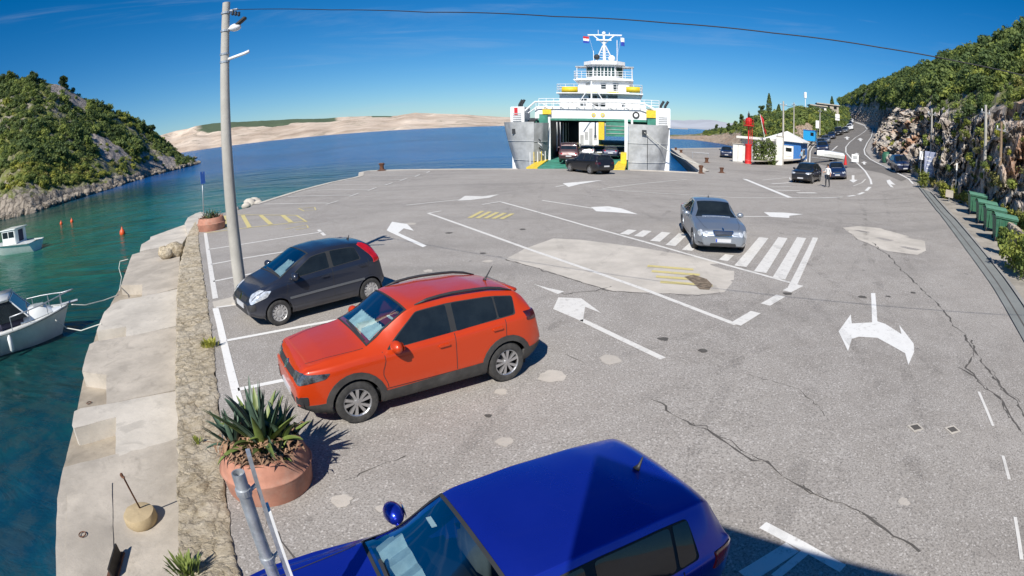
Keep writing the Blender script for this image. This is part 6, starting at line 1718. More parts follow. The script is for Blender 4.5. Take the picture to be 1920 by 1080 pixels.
# ---------------------------------------------------------------- planters with agaves
def agave_leaf(l, w, droop, seed):
    mb = MB(); n = 9; v = []
    for i in range(n):
        t = i / (n - 1)
        x = l * (t * .75 + .1 * math.sin(seed + t * 2) * t); z = l * (t * .85 - droop * t * t)
        ww = w * (1 - t) ** .7 * (.55 + 1.3 * t) if t < .45 else w * (1 - t) ** .85 * 1.15
        v += [(x - .25 * ww, -ww, z + .35 * ww), (x, 0, z - .1 * ww), (x - .25 * ww, ww, z + .35 * ww)]
    f = []
    for i in range(n - 1):
        k = 3 * i
        f += [(k, k + 3, k + 4, k + 1), (k + 1, k + 4, k + 5, k + 2)]
    b = len(v); v += [(p[0] + .012, p[1] * .9, p[2] - .012) for p in v]
    f += [tuple(b + q for q in r[::-1]) for r in f]
    mb.add(v, f); return mb
random.seed(11)
def planter(c, Rr, H, label, rosettes, litter):
    o = empty('planter', c, 0, label, 'planter', 'round terracotta planters')
    mb = MB(); mb.lathe([(Rr * .93, -.02), (Rr * .965, .02), (Rr * 1.0, H * .42), (Rr * 1.03, H * .5), (Rr * 1.03, H * .56), (Rr * .99, H * .6), (Rr * .97, H * .7), (Rr * .9, H * .95), (Rr * .86, H), (Rr * .8, H), (Rr * .78, H * .8), (.01, H * .8)], 48, close=False)
    mb.build('bowl', MT['terracotta'], o, True, sharp=35)
    mb = MB(); mb.lathe([(Rr * 1.032, H * .53), (Rr * 1.045, H * .55), (Rr * 1.032, H * .57)], 48, close=False); mb.build('rim_band', MT['terracotta'], o, True)
    v = []; mb = MB(); n = 20
    for i in range(n + 1):
        for k in range(28):
            r = Rr * .8 * i / n; a = k * 2 * math.pi / 28
            v.append((r * math.cos(a), r * math.sin(a), H * .9 + .07 * noise.noise((r * 6 * math.cos(a), r * 6 * math.sin(a), 2)) + .06 * (1 - i / n)))
    mb.add(v, [(i * 28 + k, (i + 1) * 28 + k, (i + 1) * 28 + (k + 1) % 28, i * 28 + (k + 1) % 28) for i in range(n) for k in range(28)]); mb.build('soil', MT['soil'], o, True)
    for (x, y, nl, l, pale) in rosettes:
        for k in range(nl):
            a = k * 2.399 + random.uniform(-.2, .2); t = k / nl
            tilt = R(8 + 62 * t)
            lo = agave_leaf(l * random.uniform(.7, 1.1), .055 * l / .55 * random.uniform(.8, 1.15), random.uniform(.0, .35) * (1 + t), k).build('leaf', MT['agave_y' if (pale and t > .4) else 'agave'], o, True)
            lo.location = (x, y, H * .9)
            lo.rotation_euler = (0, 0, 0)
            lo.matrix_local = Matrix.Translation((x + .03 * math.cos(a), y + .03 * math.sin(a), H * .88)) @ Matrix.Rotation(a, 4, 'Z') @ Matrix.Rotation(tilt - R(48), 4, 'Y')
    if litter:
        mb = MB()
        for k in range(litter):
            a = random.uniform(0, 6.28); r = Rr * random.uniform(.1, .8) if k % 4 else Rr * random.uniform(.75, .98)
            x, y = r * math.cos(a), r * math.sin(a); b = random.uniform(0, 6.28); l = random.uniform(.08, .26)
            z = H * .97 + random.uniform(0, .1)
            p = Vector((x, y, z)); q = p + Vector((l * math.cos(b), l * math.sin(b), random.uniform(-.03, .07))); m = (p + q) / 2 + Vector((0, 0, random.uniform(.02, .08)))
            w = Vector((-math.sin(b), math.cos(b), 0)) * random.uniform(.008, .022)
            mb.add([p - w * .5, p + w * .5, m + w, m - w, q], [(0, 1, 2, 3), (3, 2, 4)])
        tag(mb.build('dead_leaves', MT['deadleaf'], o), None, None, None, 'stuff')
    return o
pc = P(510, 948) + Vector((-.2, .48, 0))
planter(pc, .575, .54, 'large terracotta planter of tall agaves nearest the camera', [(.02, .02, 24, .82, True), (-.36, -.02, 15, .55, False), (.24, .16, 12, .6, True), (-.2, .28, 14, .62, False), (.3, -.22, 7, .36, True)], 330)
pc2 = P(398, 433) + Vector((-.3, .5, 0))
planter(pc2, .72, .6, 'terracotta planter at the far end of the quay wall', [(0, 0, 20, .5, True), (.3, .1, 12, .42, False), (-.32, 0, 12, .4, False), (.1, -.3, 10, .38, True)], 60)
# weeds on the wall
def tuft(px, py, z, n, h, label, mat='leaf', sp=.16):
    c = P(px, py, z); mb = MB()
    for k in range(n):
        a = random.uniform(0, 6.28); r = random.random() * sp; l = h * random.uniform(.5, 1.1)
        p = Vector((r * math.cos(a), r * math.sin(a), 0)); q = p + Vector((math.cos(a) * l * .45, math.sin(a) * l * .45, l * .85)); m = (p + q) / 2 + Vector((0, 0, l * .15))
        w = Vector((-math.sin(a), math.cos(a), 0)) * .012 * random.uniform(.7, 1.6)
        mb.add([p - w, p + w, m + w, m - w, q], [(0, 1, 2, 3), (3, 2, 4)])
    tag(mb.build('weed', MT[mat], None, loc=c), label, 'plant', 'weeds on the quay wall')
tuft(350, 1075, .02, 80, .22, 'spiky green weed at the foot of the quay wall', 'leaf')
tuft(394, 648, .03, 120, .16, 'low bright green weed at the edge of the wall', 'leaf_lt', .2)
tuft(372, 830, .03, 20, .12, 'tiny weed on the rubble wall near the planter', 'leaf_lt', .08)

# ---------------------------------------------------------------- quay furniture
c = P(267, 978, QZ)
mw = empty('mooring_weight', c, 0, 'round concrete mooring weight with a hooked iron rod', 'mooring weight')
mb = MB(); v = []
prof = [(.001, 0), (.23, 0), (.255, .04), (.25, .13), (.235, .165), (.2, .175), (.001, .175)]
for r, z in prof:
    for k in range(30):
        a = 2 * math.pi * k / 30; rr = r * (1 + .06 * noise.noise((2 * math.cos(a), 2 * math.sin(a), 1)))
        v.append((rr * math.cos(a), rr * math.sin(a), z + .008 * noise.noise((9 * math.cos(a) * r, 9 * math.sin(a) * r, z))))
mb.add(v, [(i * 30 + k, i * 30 + (k + 1) % 30, (i + 1) * 30 + (k + 1) % 30, (i + 1) * 30 + k) for i in range(len(prof) - 1) for k in range(30)])
mb.build('weight', concrete('aggregate_concrete', (0.42, 0.33, 0.2), .2), mw, True, sharp=45)
tip = P(228, 888, QZ)
# rod rises from the block; its tip is seen at (228, 888)
d = ray(228, 888); t = (EYE - (QZ + .95)) / -d.z; tipw = Vector((d.x * t, d.y * t, QZ + .95)) - c
mb = MB(); b0 = Vector((-.03, .1, .12))
hk = [tipw + Vector((-.03 * math.sin(a) - .0, 0, .03 * math.cos(a) - .03)) for a in [k * .6 for k in range(8)]]
mb.tube([b0, b0.lerp(tipw, .5), tipw] + hk[1:], .013, 7); mb.build('hook_rod', MT['rust'], mw, True)
c = P(222, 1062, QZ)
bp = empty('mooring_plate', c, R(20), 'thin upright iron plate on the lower quay near the camera', 'iron plate')
mb = MB(); mb.box(-.012, .012, -.28, .22, 0, .2); mb.build('plate', MT['steel_dk'], bp)
mb = MB(); mb.box(-.12, .05, -.3, .26, 0, .03); mb.build('foot', MT['rust'], bp)
mb = MB(); mb.ball((-.03, .2, .12), .03); mb.build('bolt', MT['rust'], bp)
# sign post seen from behind, near the camera
D = 2.55
tp = AT(446, 886, D)
sp = empty('sign_post', (tp.x, tp.y, 0), 0, 'galvanised sign post with an edge-on sign in the lower left foreground', 'sign post')
mb = MB(); mb.lathe([(.038, -.3), (.038, tp.z), (.032, tp.z), (.032, tp.z - .04), (.001, tp.z - .04)], 20, close=False); mb.build('post', MT['galv'], sp, True, sharp=35)
t2 = AT(466, 850, D + .04); bx_ = Vector((t2.x - tp.x, t2.y - tp.y, 0))
for k in range(2):
    mb = MB(); mb.lathe([(.039, -.02), (.046, -.02), (.046, .02), (.039, .02)], 18, c=(0, 0, tp.z - .12 - k * .5)); mb.build('clamp', MT['galv'], sp)
    mb = MB(); mb.tube([(.03, 0, tp.z - .12 - k * .5), bx_ + Vector((0, 0, tp.z - .12 - k * .5))], .012, 6); mb.build('clamp', MT['galv'], sp)
Md = Matrix.Translation(bx_) @ Matrix.Rotation(math.atan2(t2.y, t2.x), 4, 'Z')
mb = MB(); mb.box(-.03, .05, -.012, .012, .3, t2.z, Md); mb.build('sign_plate', MT['galv'], sp)
mb = MB(); mb.box(-.03, .07, -.03, -.013, .3, t2.z - .38, Md); mb.build('sign_frame', MT['sign_white'], sp)
# bollards
def bollard(px, py, label, r=.16, h=.5, z=0.0):
    c = P(px, py, z); o = empty('bollard', c, 0, label, 'bollard', 'iron mooring bollards')
    mb = MB(); mb.lathe([(r * 1.5, 0), (r * 1.5, .06), (r, .1), (r * .9, h * .6), (r * 1.2, h * .8), (r * 1.35, h * .92), (r * 1.1, h), (.01, h)], 16, close=False); mb.build('post', MT['rust'], o, True, sharp=45)
    mb = MB(); mb.box(-r * 1.8, r * 1.8, -r * 1.8, r * 1.8, -.02, .02); mb.build('base_plate', MT['rust'], o)
bollard(716, 319.3, 'rusty bollard on the far left corner of the quay', .22, .7, .03); bollard(1314, 325, 'brown bollard at the corner right of the ferry', .17, .72); bollard(1353, 324, 'small dark bollard right of the ferry berth corner', .17, .5); bollard(1325, 305, 'rusty bollard midway along the right hand quay', .2, .6); bollard(1267, 282, 'small bollard at the far end of the right hand quay', .2, .5); bollard(1277, 287, 'second small bollard near the far end of the right hand quay', .2, .5)
c = G(1313, 298); bn = empty('barrier_rail', c, R(-35), 'low grey metal rail on the right hand quay', 'barrier')
for x in (-1.1, 1.1): mb = MB(); mb.tube([(x, 0, 0), (x, 0, .8)], .05, 6); mb.build('leg', MT['galv'], bn)
mb = MB(); mb.tube([(-1.2, 0, .8), (1.2, 0, .8)], .05, 6); mb.build('top_bar', MT['galv'], bn)
# small parking sign behind the far planter
c = P(382, 408, -.2); t = AT(379, 322, math.hypot(c.x, c.y)); ps = empty('road_sign', (c.x, c.y, 0), 0, 'slim post with a small blue parking sign by the far planter', 'sign')
mb = MB(); mb.tube([(0, 0, -.5), (t.x - c.x, t.y - c.y, t.z)], .035, 8); mb.build('post', MT['galv'], ps, True)
mb = MB(); mb.box(-.16, .16, -.03, -.01, t.z - .72, t.z, Matrix.Translation((t.x - c.x, t.y - c.y, 0)) @ Matrix.Rotation(R(62), 4, 'Z')); mb.build('sign_plate', MT['sign_blue'], ps)

# ---------------------------------------------------------------- kiosk, beacon, small buildings
def frame(px, py, D, extra=0.0):
    """origin and turn of a thing that faces the camera"""
    p = AT(px, py, D)
    return p, -math.atan2(p.x, p.y) + extra
kD = 80.0; k0 = AT(1468, 296, kD); kz = zg(k0.x, k0.y) + .1
kr = -math.atan2(k0.x, k0.y) - R(14)
kiosk = empty('ticket_kiosk', (k0.x, k0.y, kz), kr, 'white and blue ticket kiosk with a pale pyramid roof', 'kiosk')
m = kD / 1062
mb = MB(); mb.box(-2.6, 2.6, 0, 4.6, -.2, 3.0); mb.build('wall', MT['wall_white'], kiosk)
mb = MB(); mb.box(-2.64, 2.64, -.04, 4.64, 2.35, 3.02); mb.build('blue_band', MT['wall_blue'], kiosk)
mb = MB(); mb.box(1.55, 2.65, -.05, 4.65, -.2, 2.36); mb.build('blue_wall', MT['wall_blue'], kiosk)
mb = MB(); z = 3.02; mb.add([(-3, -.4, z), (3, -.4, z), (3, 5, z), (-3, 5, z), (0, 2.3, z + 1.35)], [(0, 1, 4), (1, 2, 4), (2, 3, 4), (3, 0, 4), (0, 3, 2, 1)]); mb.build('roof', MT['roof_pale'], kiosk)
mb = MB(); mb.box(-3.02, 3.02, -.42, 5.02, z - .12, z - .003); mb.build('eaves', MT['wall_white'], kiosk)
for (a, b) in ((.35, 1.35), (-1.2, -.3)):
    mb = MB(); mb.box(a, b, -.06, 0, .9, 2.1); w = mb.build('window', MT['sign_white'], kiosk); mb = MB(); mb.box(a + .06, b - .06, -.08, -.06, 1.5, 2.04); mb.build('pane', MT['glass'], w)
mb = MB(); mb.box(2.66, 2.7, 1.2, 2.6, .8, 2.0); w = mb.build('window', MT['sign_white'], kiosk); mb = MB(); mb.box(2.7, 2.72, 1.3, 2.5, .9, 1.9); mb.build('pane', MT['glass'], w)
# white hut with flat canopy left of it
h0 = AT(1418, 300, 78); hut = empty('harbour_hut', (h0.x, h0.y, zg(h0.x, h0.y)), kr, 'white hut with a flat canopy behind the red beacon', 'hut')
mb = MB(); mb.box(-2.4, 2.3, .6, 4.2, -.2, 3.05); mb.build('wall', MT['wall_white'], hut)
mb = MB(); mb.box(-2.9, 2.6, -.4, 4.4, 3.05, 3.35); mb.build('canopy', MT['wall_white'], hut)
mb = MB(); mb.box(-1.4, -.5, .55, .6, 0, 2.1); mb.build('door', MT['ship_grey'], hut)
mb = MB(); mb.box(.4, 1.4, .55, .6, 1.1, 2.1); mb.build('window', MT['glass'], hut)
p = AT(1461, 303, 73.5); gp = empty('gate_pillar', (p.x, p.y, zg(p.x, p.y) + .1), kr, 'pale plastered pillar between the ivy and the kiosk pole', 'pillar')
mb = MB(); mb.bbox(-.45, .45, -.2, .2, -.2, 3.55, .02); mb.build('shaft', MT['wall_white'], gp); mb = MB(); mb.box(-.5, .5, -.25, .25, 3.55, 3.66); mb.build('cap', MT['concrete_lt'], gp)
p = AT(1384, 300, 74); cb = empty('switch_cabinet', (p.x, p.y, zg(p.x, p.y)), kr + R(20), 'grey electrical cabinet left of the red beacon', 'cabinet')
mb = MB(); mb.bbox(-.75, .6, -.4, .8, -.1, 2.35, .03); mb.build('body', MT['ship_grey'], cb)
for a in (-.7, -.03): mb = MB(); mb.box(a + .02, a + .6, -.43, -.4, .1, 2.2); mb.build('door', MT['wall_white'], cb)
mb = MB(); mb.box(-.85, .7, -.5, .9, 2.35, 2.45); mb.build('lid', MT['concrete'], cb)
b0 = AT(1402.5, 304, 72); b0.z = zg(b0.x, b0.y)
bc = empty('harbour_beacon', b0, kr, 'red harbour beacon with a caged lantern gallery', 'beacon')
hz = lambda py: AT(1402.5, py, 72).z - b0.z
mb = MB(); mb.lathe([(.5, -.1), (.44, .1), (.42, hz(274)), (.46, hz(272)), (.46, hz(270)), (.01, hz(270))], 20, close=False); mb.build('tower', MT['light_red'], bc, True, sharp=40)
mb = MB(); mb.tube([(0, 0, hz(270)), (0, 0, hz(236))], .1, 8); mb.tube([(.28, 0, hz(270)), (.28, 0, hz(236))], .03, 5); mb.tube([(.5, 0, hz(270)), (.5, 0, hz(236))], .03, 5)
for k in range(9): z = hz(270) + (hz(236) - hz(270)) * k / 9; mb.tube([(.28, 0, z), (.5, 0, z)], .02, 4)
mb.build('mast_ladder', MT['light_red'], bc)
mb = MB(); mb.lathe([(.62, hz(237)), (.7, hz(236)), (.7, hz(234.5)), (.3, hz(234.5))], 18, close=False); mb.lathe([(.4, hz(234)), (.46, hz(228)), (.4, hz(222)), (.1, hz(220))], 14, close=False)
for k in range(10): a = k * .628; mb.tube([(.66 * math.cos(a), .66 * math.sin(a), hz(235)), (.66 * math.cos(a), .66 * math.sin(a), hz(224))], .02, 4)
for py in (224, 229): mb.tube([(.66 * math.cos(k * .35), .66 * math.sin(k * .35), hz(py)) for k in range(19)], .025, 4)
mb.build('gallery', MT['light_red'], bc)
mb = MB(); mb.lathe([(.16, hz(221)), (.16, hz(214)), (.05, hz(211)), (.02, hz(208))], 10); mb.build('lantern', MT['steel_dk'], bc, True)
p = AT(1437, 262, 76); fpole = empty('flag_pole', p, kr, 'leaning pole with a hanging red flag by the kiosk', 'flag')
t = AT(1425, 214, 76) - p; t = Matrix.Rotation(-kr, 3, 'Z') @ t
mb = MB(); mb.tube([(0, 0, -.8), t], .035, 6); mb.build('pole', MT['ship_white'], fpole)
mb = MB(); n = 7; v = []
for i in range(n):
    q = t * (1 - .75 * i / n); v += [q, q + Vector((.42 + .08 * math.sin(i * 1.9), .1 * math.cos(i), -.5 - .03 * i))]
mb.add(v, [(2 * i, 2 * i + 1, 2 * i + 3, 2 * i + 2) for i in range(n - 1)]); mb.build('cloth', MT['flag_r'], fpole, True)
p = AT(1517, 257, 118); bt = empty('booth', (p.x, p.y, p.z - .2), -math.atan2(p.x, p.y) - R(10), 'bright blue booth on the slope behind the kiosk', 'booth')
mb = MB(); mb.bbox(-1.3, 1.3, 0, 2, -.6, 1.55, .04); mb.build('body', MT['booth_blue'], bt); mb = MB(); mb.box(-1.4, 1.4, -.1, 2.1, 1.55, 1.65); mb.build('roof', MT['sign_blue'], bt); mb = MB(); mb.box(.3, 1.0, -.03, 0, .5, 1.2); mb.build('window', MT['glass'], bt)
# houses on the hilltop
def house(px, py, D, w, d, h, label, rz=0.0, wallm='wall_white', flat=True):
    p = AT(px, py, D); o = empty('house', p, -math.atan2(p.x, p.y) + rz, label, 'house', 'houses above the port')
    mb = MB(); mb.box(-w / 2, w / 2, 0, d, -3, h); mb.build('wall', MT[wallm], o)
    mb = MB(); mb.box(-w / 2 - .4, w / 2 + .4, -.5, d + .4, h, h + .35); mb.build('roof', MT['concrete' if flat else 'roof_pale'], o)
    n = max(2, int(w / 2.2))
    for k in range(n):
        x = -w / 2 + w * (k + .5) / n
        mb = MB(); mb.box(x - .55, x + .55, -.06, 0, h * .35, h * .78); q = mb.build('window', MT['glass'], o)
        mb = MB(); mb.box(x - .65, x + .65, -.1, -.06, h * .3, h * .35); mb.build('sill', MT['concrete_lt'], q)
house(1535, 212, 190, 5.5, 5, 2.3, 'white house with dark windows on the hilltop', R(12)); house(1553, 207, 205, 8, 5, 2.0, 'long flat roofed house on the hilltop behind', R(8), 'concrete'); house(1517, 213, 180, 2.6, 3, 1.6, 'small pale house at the left end of the hilltop')
p = AT(1510, 205, 185); ta = empty('radio_mast', p, 0, 'white antenna mast on the hilltop', 'antenna')
mb = MB(); mb.tube([(0, 0, -1), (0, 0, 5.2)], .12, 6); mb.build('mast', MT['ship_white'], ta); mb = MB(); mb.bbox(-.45, .45, -.3, .3, 3.6, 5.6, .1); mb.build('antenna_panel', MT['ship_white'], ta)

# ---------------------------------------------------------------- bins, boards and signs on the right
def bin_(px, py, i):
    b = G(px, py); rz = head_of(G(1825, 397), G(1884, 456)) + math.pi / 2
    o = empty('waste_bin', b, rz, ['green wheeled bin farthest up the kerb, standing a little apart', 'green wheeled bin second from the far end', 'green wheeled bin third from the far end', 'green wheeled bin nearest the camera'][i], 'bin', 'green waste bins')
    mb = MB(); w, d, h = .6, .48, 1.1
    mb.add([(-w * .82, -d * .8, .15), (w * .82, -d * .8, .15), (w * .82, d * .8, .15), (-w * .82, d * .8, .15), (-w, -d, h), (w, -d, h), (w, d, h), (-w, d, h)], [(0, 3, 2, 1), (4, 5, 6, 7), (0, 1, 5, 4), (1, 2, 6, 5), (2, 3, 7, 6), (3, 0, 4, 7)]); mb.box(-w - .04, w + .04, -d - .04, d + .04, h - .07, h)
    for x in (-.35, 0, .35): mb.box(x - .03, x + .03, d * .84, d * 1.0, .25, h - .1); mb.box(x - .03, x + .03, -d * 1.0, -d * .84, .25, h - .1)
    mb.build('body', MT['bin'], o)
    mb = MB(); n = 7; v = []
    for k in range(n):
        t = k / (n - 1); y = (-1 + 2 * t) * (d + .06); z = h + .004 + .2 * math.sin(math.pi * (.12 + .76 * t)) - .06
        v += [(-w - .05, y, z), (w + .05, y, z)]
    mb.add(v, [(2 * k, 2 * k + 1, 2 * k + 3, 2 * k + 2) for k in range(n - 1)]); mb.add([v[0], v[1], (w + .05, -d - .06, h), (-w - .05, -d - .06, h)], [(0, 1, 2, 3)][:1]); mb.build('lid', MT['binlid'], o)
    for x in (-.5, .5):
        for y in (-.36, .36): mb = MB(); mb.lathe([(.02, -.03), (.09, -.03), (.09, .03), (.02, .03)], 12, M=Matrix.Translation((x, y, .09)) @ Matrix.Rotation(R(90), 4, 'Y')); mb.build('wheel', MT['rubber'], o)
for i, q in enumerate(((1830, 401), (1846, 419), (1861, 433), (1879, 452))): bin_(*q, i)
# tall notice board
b = G(1742, 345); nb = empty('notice_board', b, -math.atan2(b.x, b.y) - R(8), 'tall grey blue notice board standing below the rock cutting', 'notice board')
D = math.hypot(b.x, b.y); h = AT(1742, 284, D).z - b.z; w = 12 * D / 1062
mb = MB(); mb.bbox(-w, w, -.06, .06, .35, h, .03); pn = mb.build('panel', MT['board'], nb)
for k in range(7): mb = MB(); mb.box(-w * .62, w * (.1 + .08 * ((k * 3) % 5)), -.075, -.062, h - .5 - k * .32, h - .42 - k * .32); mb.build('printed_line', MT['sign_white'], pn)
for x in (-w * .8, w * .8): mb = MB(); mb.tube([(x, .05, -.2), (x, .05, .5)], .05, 6); mb.build('leg', MT['galv'], nb)
def post_sign(px, py, pyt, w, h, label, mat='sign_white', D=None, name='road_sign', rz=0.0):
    b = G(px, py) if D is None else AT(px, py, D); D = math.hypot(b.x, b.y); t = AT(px, pyt, D).z - b.z
    o = empty(name, b, -math.atan2(b.x, b.y) + rz, label, 'sign', 'signs around the port')
    mb = MB(); mb.tube([(0, .03, -.2), (0, .03, t)], .035, 6); mb.build('post', MT['galv'], o)
    mb = MB(); mb.bbox(-w / 2, w / 2, -.03, 0, t - h, t, .01); mb.build('sign_plate', MT[mat], o)
post_sign(1725, 338, 283, .35, .75, 'small white sign left of the notice board'); post_sign(1422, 306, 265, .55, .7, 'white sign on a thin post in front of the ivy', D=73); post_sign(1532, 262, 226, .7, 1.6, 'tall white sign on the slope left of the road', D=120); post_sign(1570, 240, 214, 1.4, 1.9, 'pale board above the queue near the bend', D=175); post_sign(1790, 372, 305, .12, .5, 'thin grey post with a small plate under the cutting')
post_sign(1779, 378, 356, .6, .5, 'weathered grey panel leaning against the rocks', 'concrete')
b = G(1662, 305); D = math.hypot(b.x, b.y); gb = empty('recycling_bell', b, 0, 'green recycling container at the foot of the cutting', 'container')
mb = MB(); mb.lathe([(.6, 0), (.65, .3), (.62, .9), (.45, 1.2), (.15, 1.32), (.01, 1.33)], 18, close=False); mb.build('body', MT['bin'], gb, True); mb = MB(); mb.box(-.3, .1, -.66, -.58, .6, .9); mb.build('slot', MT['sign_white'], gb)
# white board and barrier standing on the carriageway
b = G(1603, 306); D = math.hypot(b.x, b.y); rb = empty('traffic_board', b, -math.atan2(b.x, b.y), 'square white traffic board standing between the lanes', 'sign')
s = 7 * D / 1062; mb = MB(); mb.bbox(-s, s, -.03, .03, .12, .12 + 2 * s, .01); q = mb.build('panel', MT['sign_white'], rb); mb = MB(); mb.box(-s * .6, s * .6, -.045, -.031, .5, .56 + s * .7); mb.build('symbol', MT['ship_grey'], q)
for x in (-s * .7, s * .7): mb = MB(); mb.box(x - .04, x + .04, -.25, .25, -.02, .12); mb.build('foot', MT['steel_dk'], rb)
b = G(1585, 309); D = math.hypot(b.x, b.y); tb = empty('traffic_cone', b, 0, 'red traffic marker beside the boat trailer', 'traffic cone')
mb = MB(); mb.lathe([(.3, 0), (.3, .05), (.2, .06), (.05, 1.15), (.01, 1.16)], 14, close=False); mb.build('cone', MT['light_red'], tb, True, sharp=40); mb = MB(); mb.lathe([(.15, .38), (.115, .62)], 14, close=False); mb.build('band', MT['sign_white'], tb)
# low retaining wall on the right
a, b, c2 = G(1886, 452), G(1925, 492), Vector((19.5, 8.5, zg(19.5, 8.5)))
rwall = tag(empty('retaining_wall', (0, 0, 0)), 'low brown stone wall right of the bins', 'wall')
for i in range(14):
    t0 = i / 14; p = a.lerp(b, min(1, t0 * 2)) if t0 < .5 else b.lerp(c2, (t0 - .5) * 2); t1 = (i + 1) / 14; q = a.lerp(b, min(1, t1 * 2)) if t1 <= .5 else b.lerp(c2, (t1 - .5) * 2)
    dr_ = (q - p).normalized(); L_ = (q - p).length
    for k in range(3):
        mb = MB(); hh = .34; M_ = Matrix.Translation((p.x, p.y, zg(p.x, p.y) - .1)) @ Matrix.Rotation(math.atan2(dr_.y, dr_.x), 4, 'Z')
        mb.bbox(.01 + random.uniform(0, .05), L_ - .01, -.18 + random.uniform(0, .04), .2, k * hh + .012, (k + 1) * hh, .03, M_); mb.build('stone', MT['rubble' if (i + k) % 3 else 'cliff'], rwall)

# ---------------------------------------------------------------- boats, buoys, ropes
def boat(bow, aft, L_, B, label, name='motor_boat', cabin=True, rails=True, pilot=False, hullm='boat_white'):
    d = (aft - bow); d.z = 0; d.normalize()
    o = empty(name, (bow.x, bow.y, SEA), math.atan2(-d.y, -d.x), label, 'boat', 'boats moored in the cove')
    # local: bow at x=0 pointing +x, stern at x=-L
    ns, nh = 26, 11; v = []
    sheer = lambda s: .88 - .24 * s + .06 * s * s
    half = lambda s: B / 2 * (1 - (1 - min(1, s / .42)) ** 2.1) * (1 - .08 * max(0, s - .6))
    def row(s):
        out = []
        for j in range(nh):
            t = j / (nh - 1)
            z = -.35 * min(1, .15 + s * 3) + (sheer(s) + .35 * min(1, .15 + s * 3)) * t
            w = half(s) * (t ** .55 * .86 + .14 * t * t)
            out.append((-L_ * s + .5 * (1 - s) ** 6 * (t - 1), w, z))
        return out
    rows = [row(max(.002, (i / (ns - 1)) ** 1.15)) for i in range(ns)]
    for r in rows: v += r + [(x, -y, z) for x, y, z in r]
    m = 2 * nh; f = []
    for i in range(ns - 1):
        for j in range(nh - 1):
            a = i * m + j; f.append((a, a + 1, a + m + 1, a + m)); a = i * m + nh + j; f.append((a, a + m, a + m + 1, a + 1))
    e = (ns - 1) * m; f.append(tuple(e + j for j in range(nh)) + tuple(e + nh + j for j in range(nh - 1, -1, -1)))
    mb = MB(); mb.add(v, f); mb.build('hull', MT[hullm], o, True, sharp=50)
    # deck
    mb = MB(); dv_ = []
    for i in range(ns):
        x, y, z = rows[i][-1]; dv_ += [(x, y * .985, z - .03), (x, 0, z + .05), (x, -y * .985, z - .03)]
    mb.add(dv_, [(3 * i + k, 3 * i + k + 1, 3 * i + k + 4, 3 * i + k + 3) for i in range(ns - 1) for k in range(2)]); mb.build('deck', MT['boat_white'], o, True)
    mb = MB(); mb.tube([(r[-1][0], r[-1][1] + .01, r[-1][2]) for r in rows], .035, 6); mb.build('rubbing_strake', MT['boat_grey'], o, True)
    mb = MB(); mb.tube([(r[-1][0], -r[-1][1] - .01, r[-1][2]) for r in rows], .035, 6); mb.build('rubbing_strake', MT['boat_grey'], o, True)
    if cabin and not pilot:
        mb = MB(); v = []
        for i in range(9):
            s = .12 + .24 * i / 8; w = half(s) * .62; z = sheer(s) + .02; hgt = .26 * math.sin(min(1, i / 4) * math.pi / 2)
            v += [(-L_ * s, w, z), (-L_ * s, w * .82, z + hgt), (-L_ * s, 0, z + hgt * 1.15), (-L_ * s, -w * .82, z + hgt), (-L_ * s, -w, z)]
        mb.add(v, [(5 * i + k, 5 * i + k + 1, 5 * i + k + 6, 5 * i + k + 5) for i in range(8) for k in range(4)]); mb.build('foredeck', MT['boat_white'], o, True)
        z = sheer(.24) + .26; mb = MB(); mb.bbox(-L_ * .26, -L_ * .18, -.22, .22, z, z + .06, .02); mb.build('hatch', MT['boat_grey'], o)
        x0 = -L_ * .34; z0 = sheer(.34) + .22; w = half(.36) * .74
        mb = MB(); mb.add([(x0 + .25, -w * .9, z0), (x0 + .25, w * .9, z0), (x0 - .35, w * .82, z0 + .62), (x0 - .35, -w * .82, z0 + .62)], [(0, 1, 2, 3)]); mb.build('windscreen', MT['glass'], o)
        for sg in (-1, 1): mb = MB(); mb.add([(x0 + .25, sg * w * .9, z0), (x0 - 1.2, sg * w * 1.05, z0), (x0 - 1.1, sg * w * .9, z0 + .6), (x0 - .35, sg * w * .82, z0 + .62)], [(0, 1, 2, 3)]); mb.build('windscreen', MT['glass'], o)
        mb = MB(); mb.tube([(x0 + .25, -w * .9, z0), (x0 - .35, -w * .82, z0 + .62), (x0 - .35, w * .82, z0 + .62), (x0 + .25, w * .9, z0)], .025, 6); mb.build('screen_frame', MT['boat_white'], o)
        mb = MB(); mb.bbox(x0 - 1.9, x0 - .35, -w * .95, w * .95, z0 + .62, z0 + .74, .05); mb.build('hard_top', MT['boat_white'], o, True)
        for sg in (-1, 1): mb = MB(); mb.tube([(x0 - 1.7, sg * w * .9, z0 - .2), (x0 - 1.8, sg * w * .9, z0 + .65)], .03, 6); mb.build('top_post', MT['galv'], o)
        mb = MB(); mb.bbox(x0 - 1.6, x0 + .1, -w * .8, w * .8, z0 - .35, z0 + .12, .08); mb.build('cockpit_cover', MT['boat_canvas'], o, True)
    if pilot:
        x0 = -L_ * .5; z0 = sheer(.5); w = half(.5) * .7
        mb = MB(); mb.bbox(x0 - 1.0, x0 + .8, -w, w, z0 - .05, z0 + 1.05, .05); cab = mb.build('cabin', MT['boat_white'], o)
        mb = MB(); mb.bbox(x0 - 1.15, x0 + .95, -w - .08, w + .08, z0 + 1.05, z0 + 1.13, .02); mb.build('cabin_roof', MT['boat_white'], o)
        for sg in (-1, 1):
            for k in range(2): mb = MB(); mb.box(x0 - .85 + k * .8, x0 - .15 + k * .8, sg * (w + .005) - .01, sg * (w + .005) + .01, z0 + .5, z0 + .95); mb.build('window', MT['glass'], cab)
        mb = MB(); mb.box(x0 + .8, x0 + .815, -w * .85, w * .85, z0 + .5, z0 + .95); mb.build('window', MT['glass'], cab)
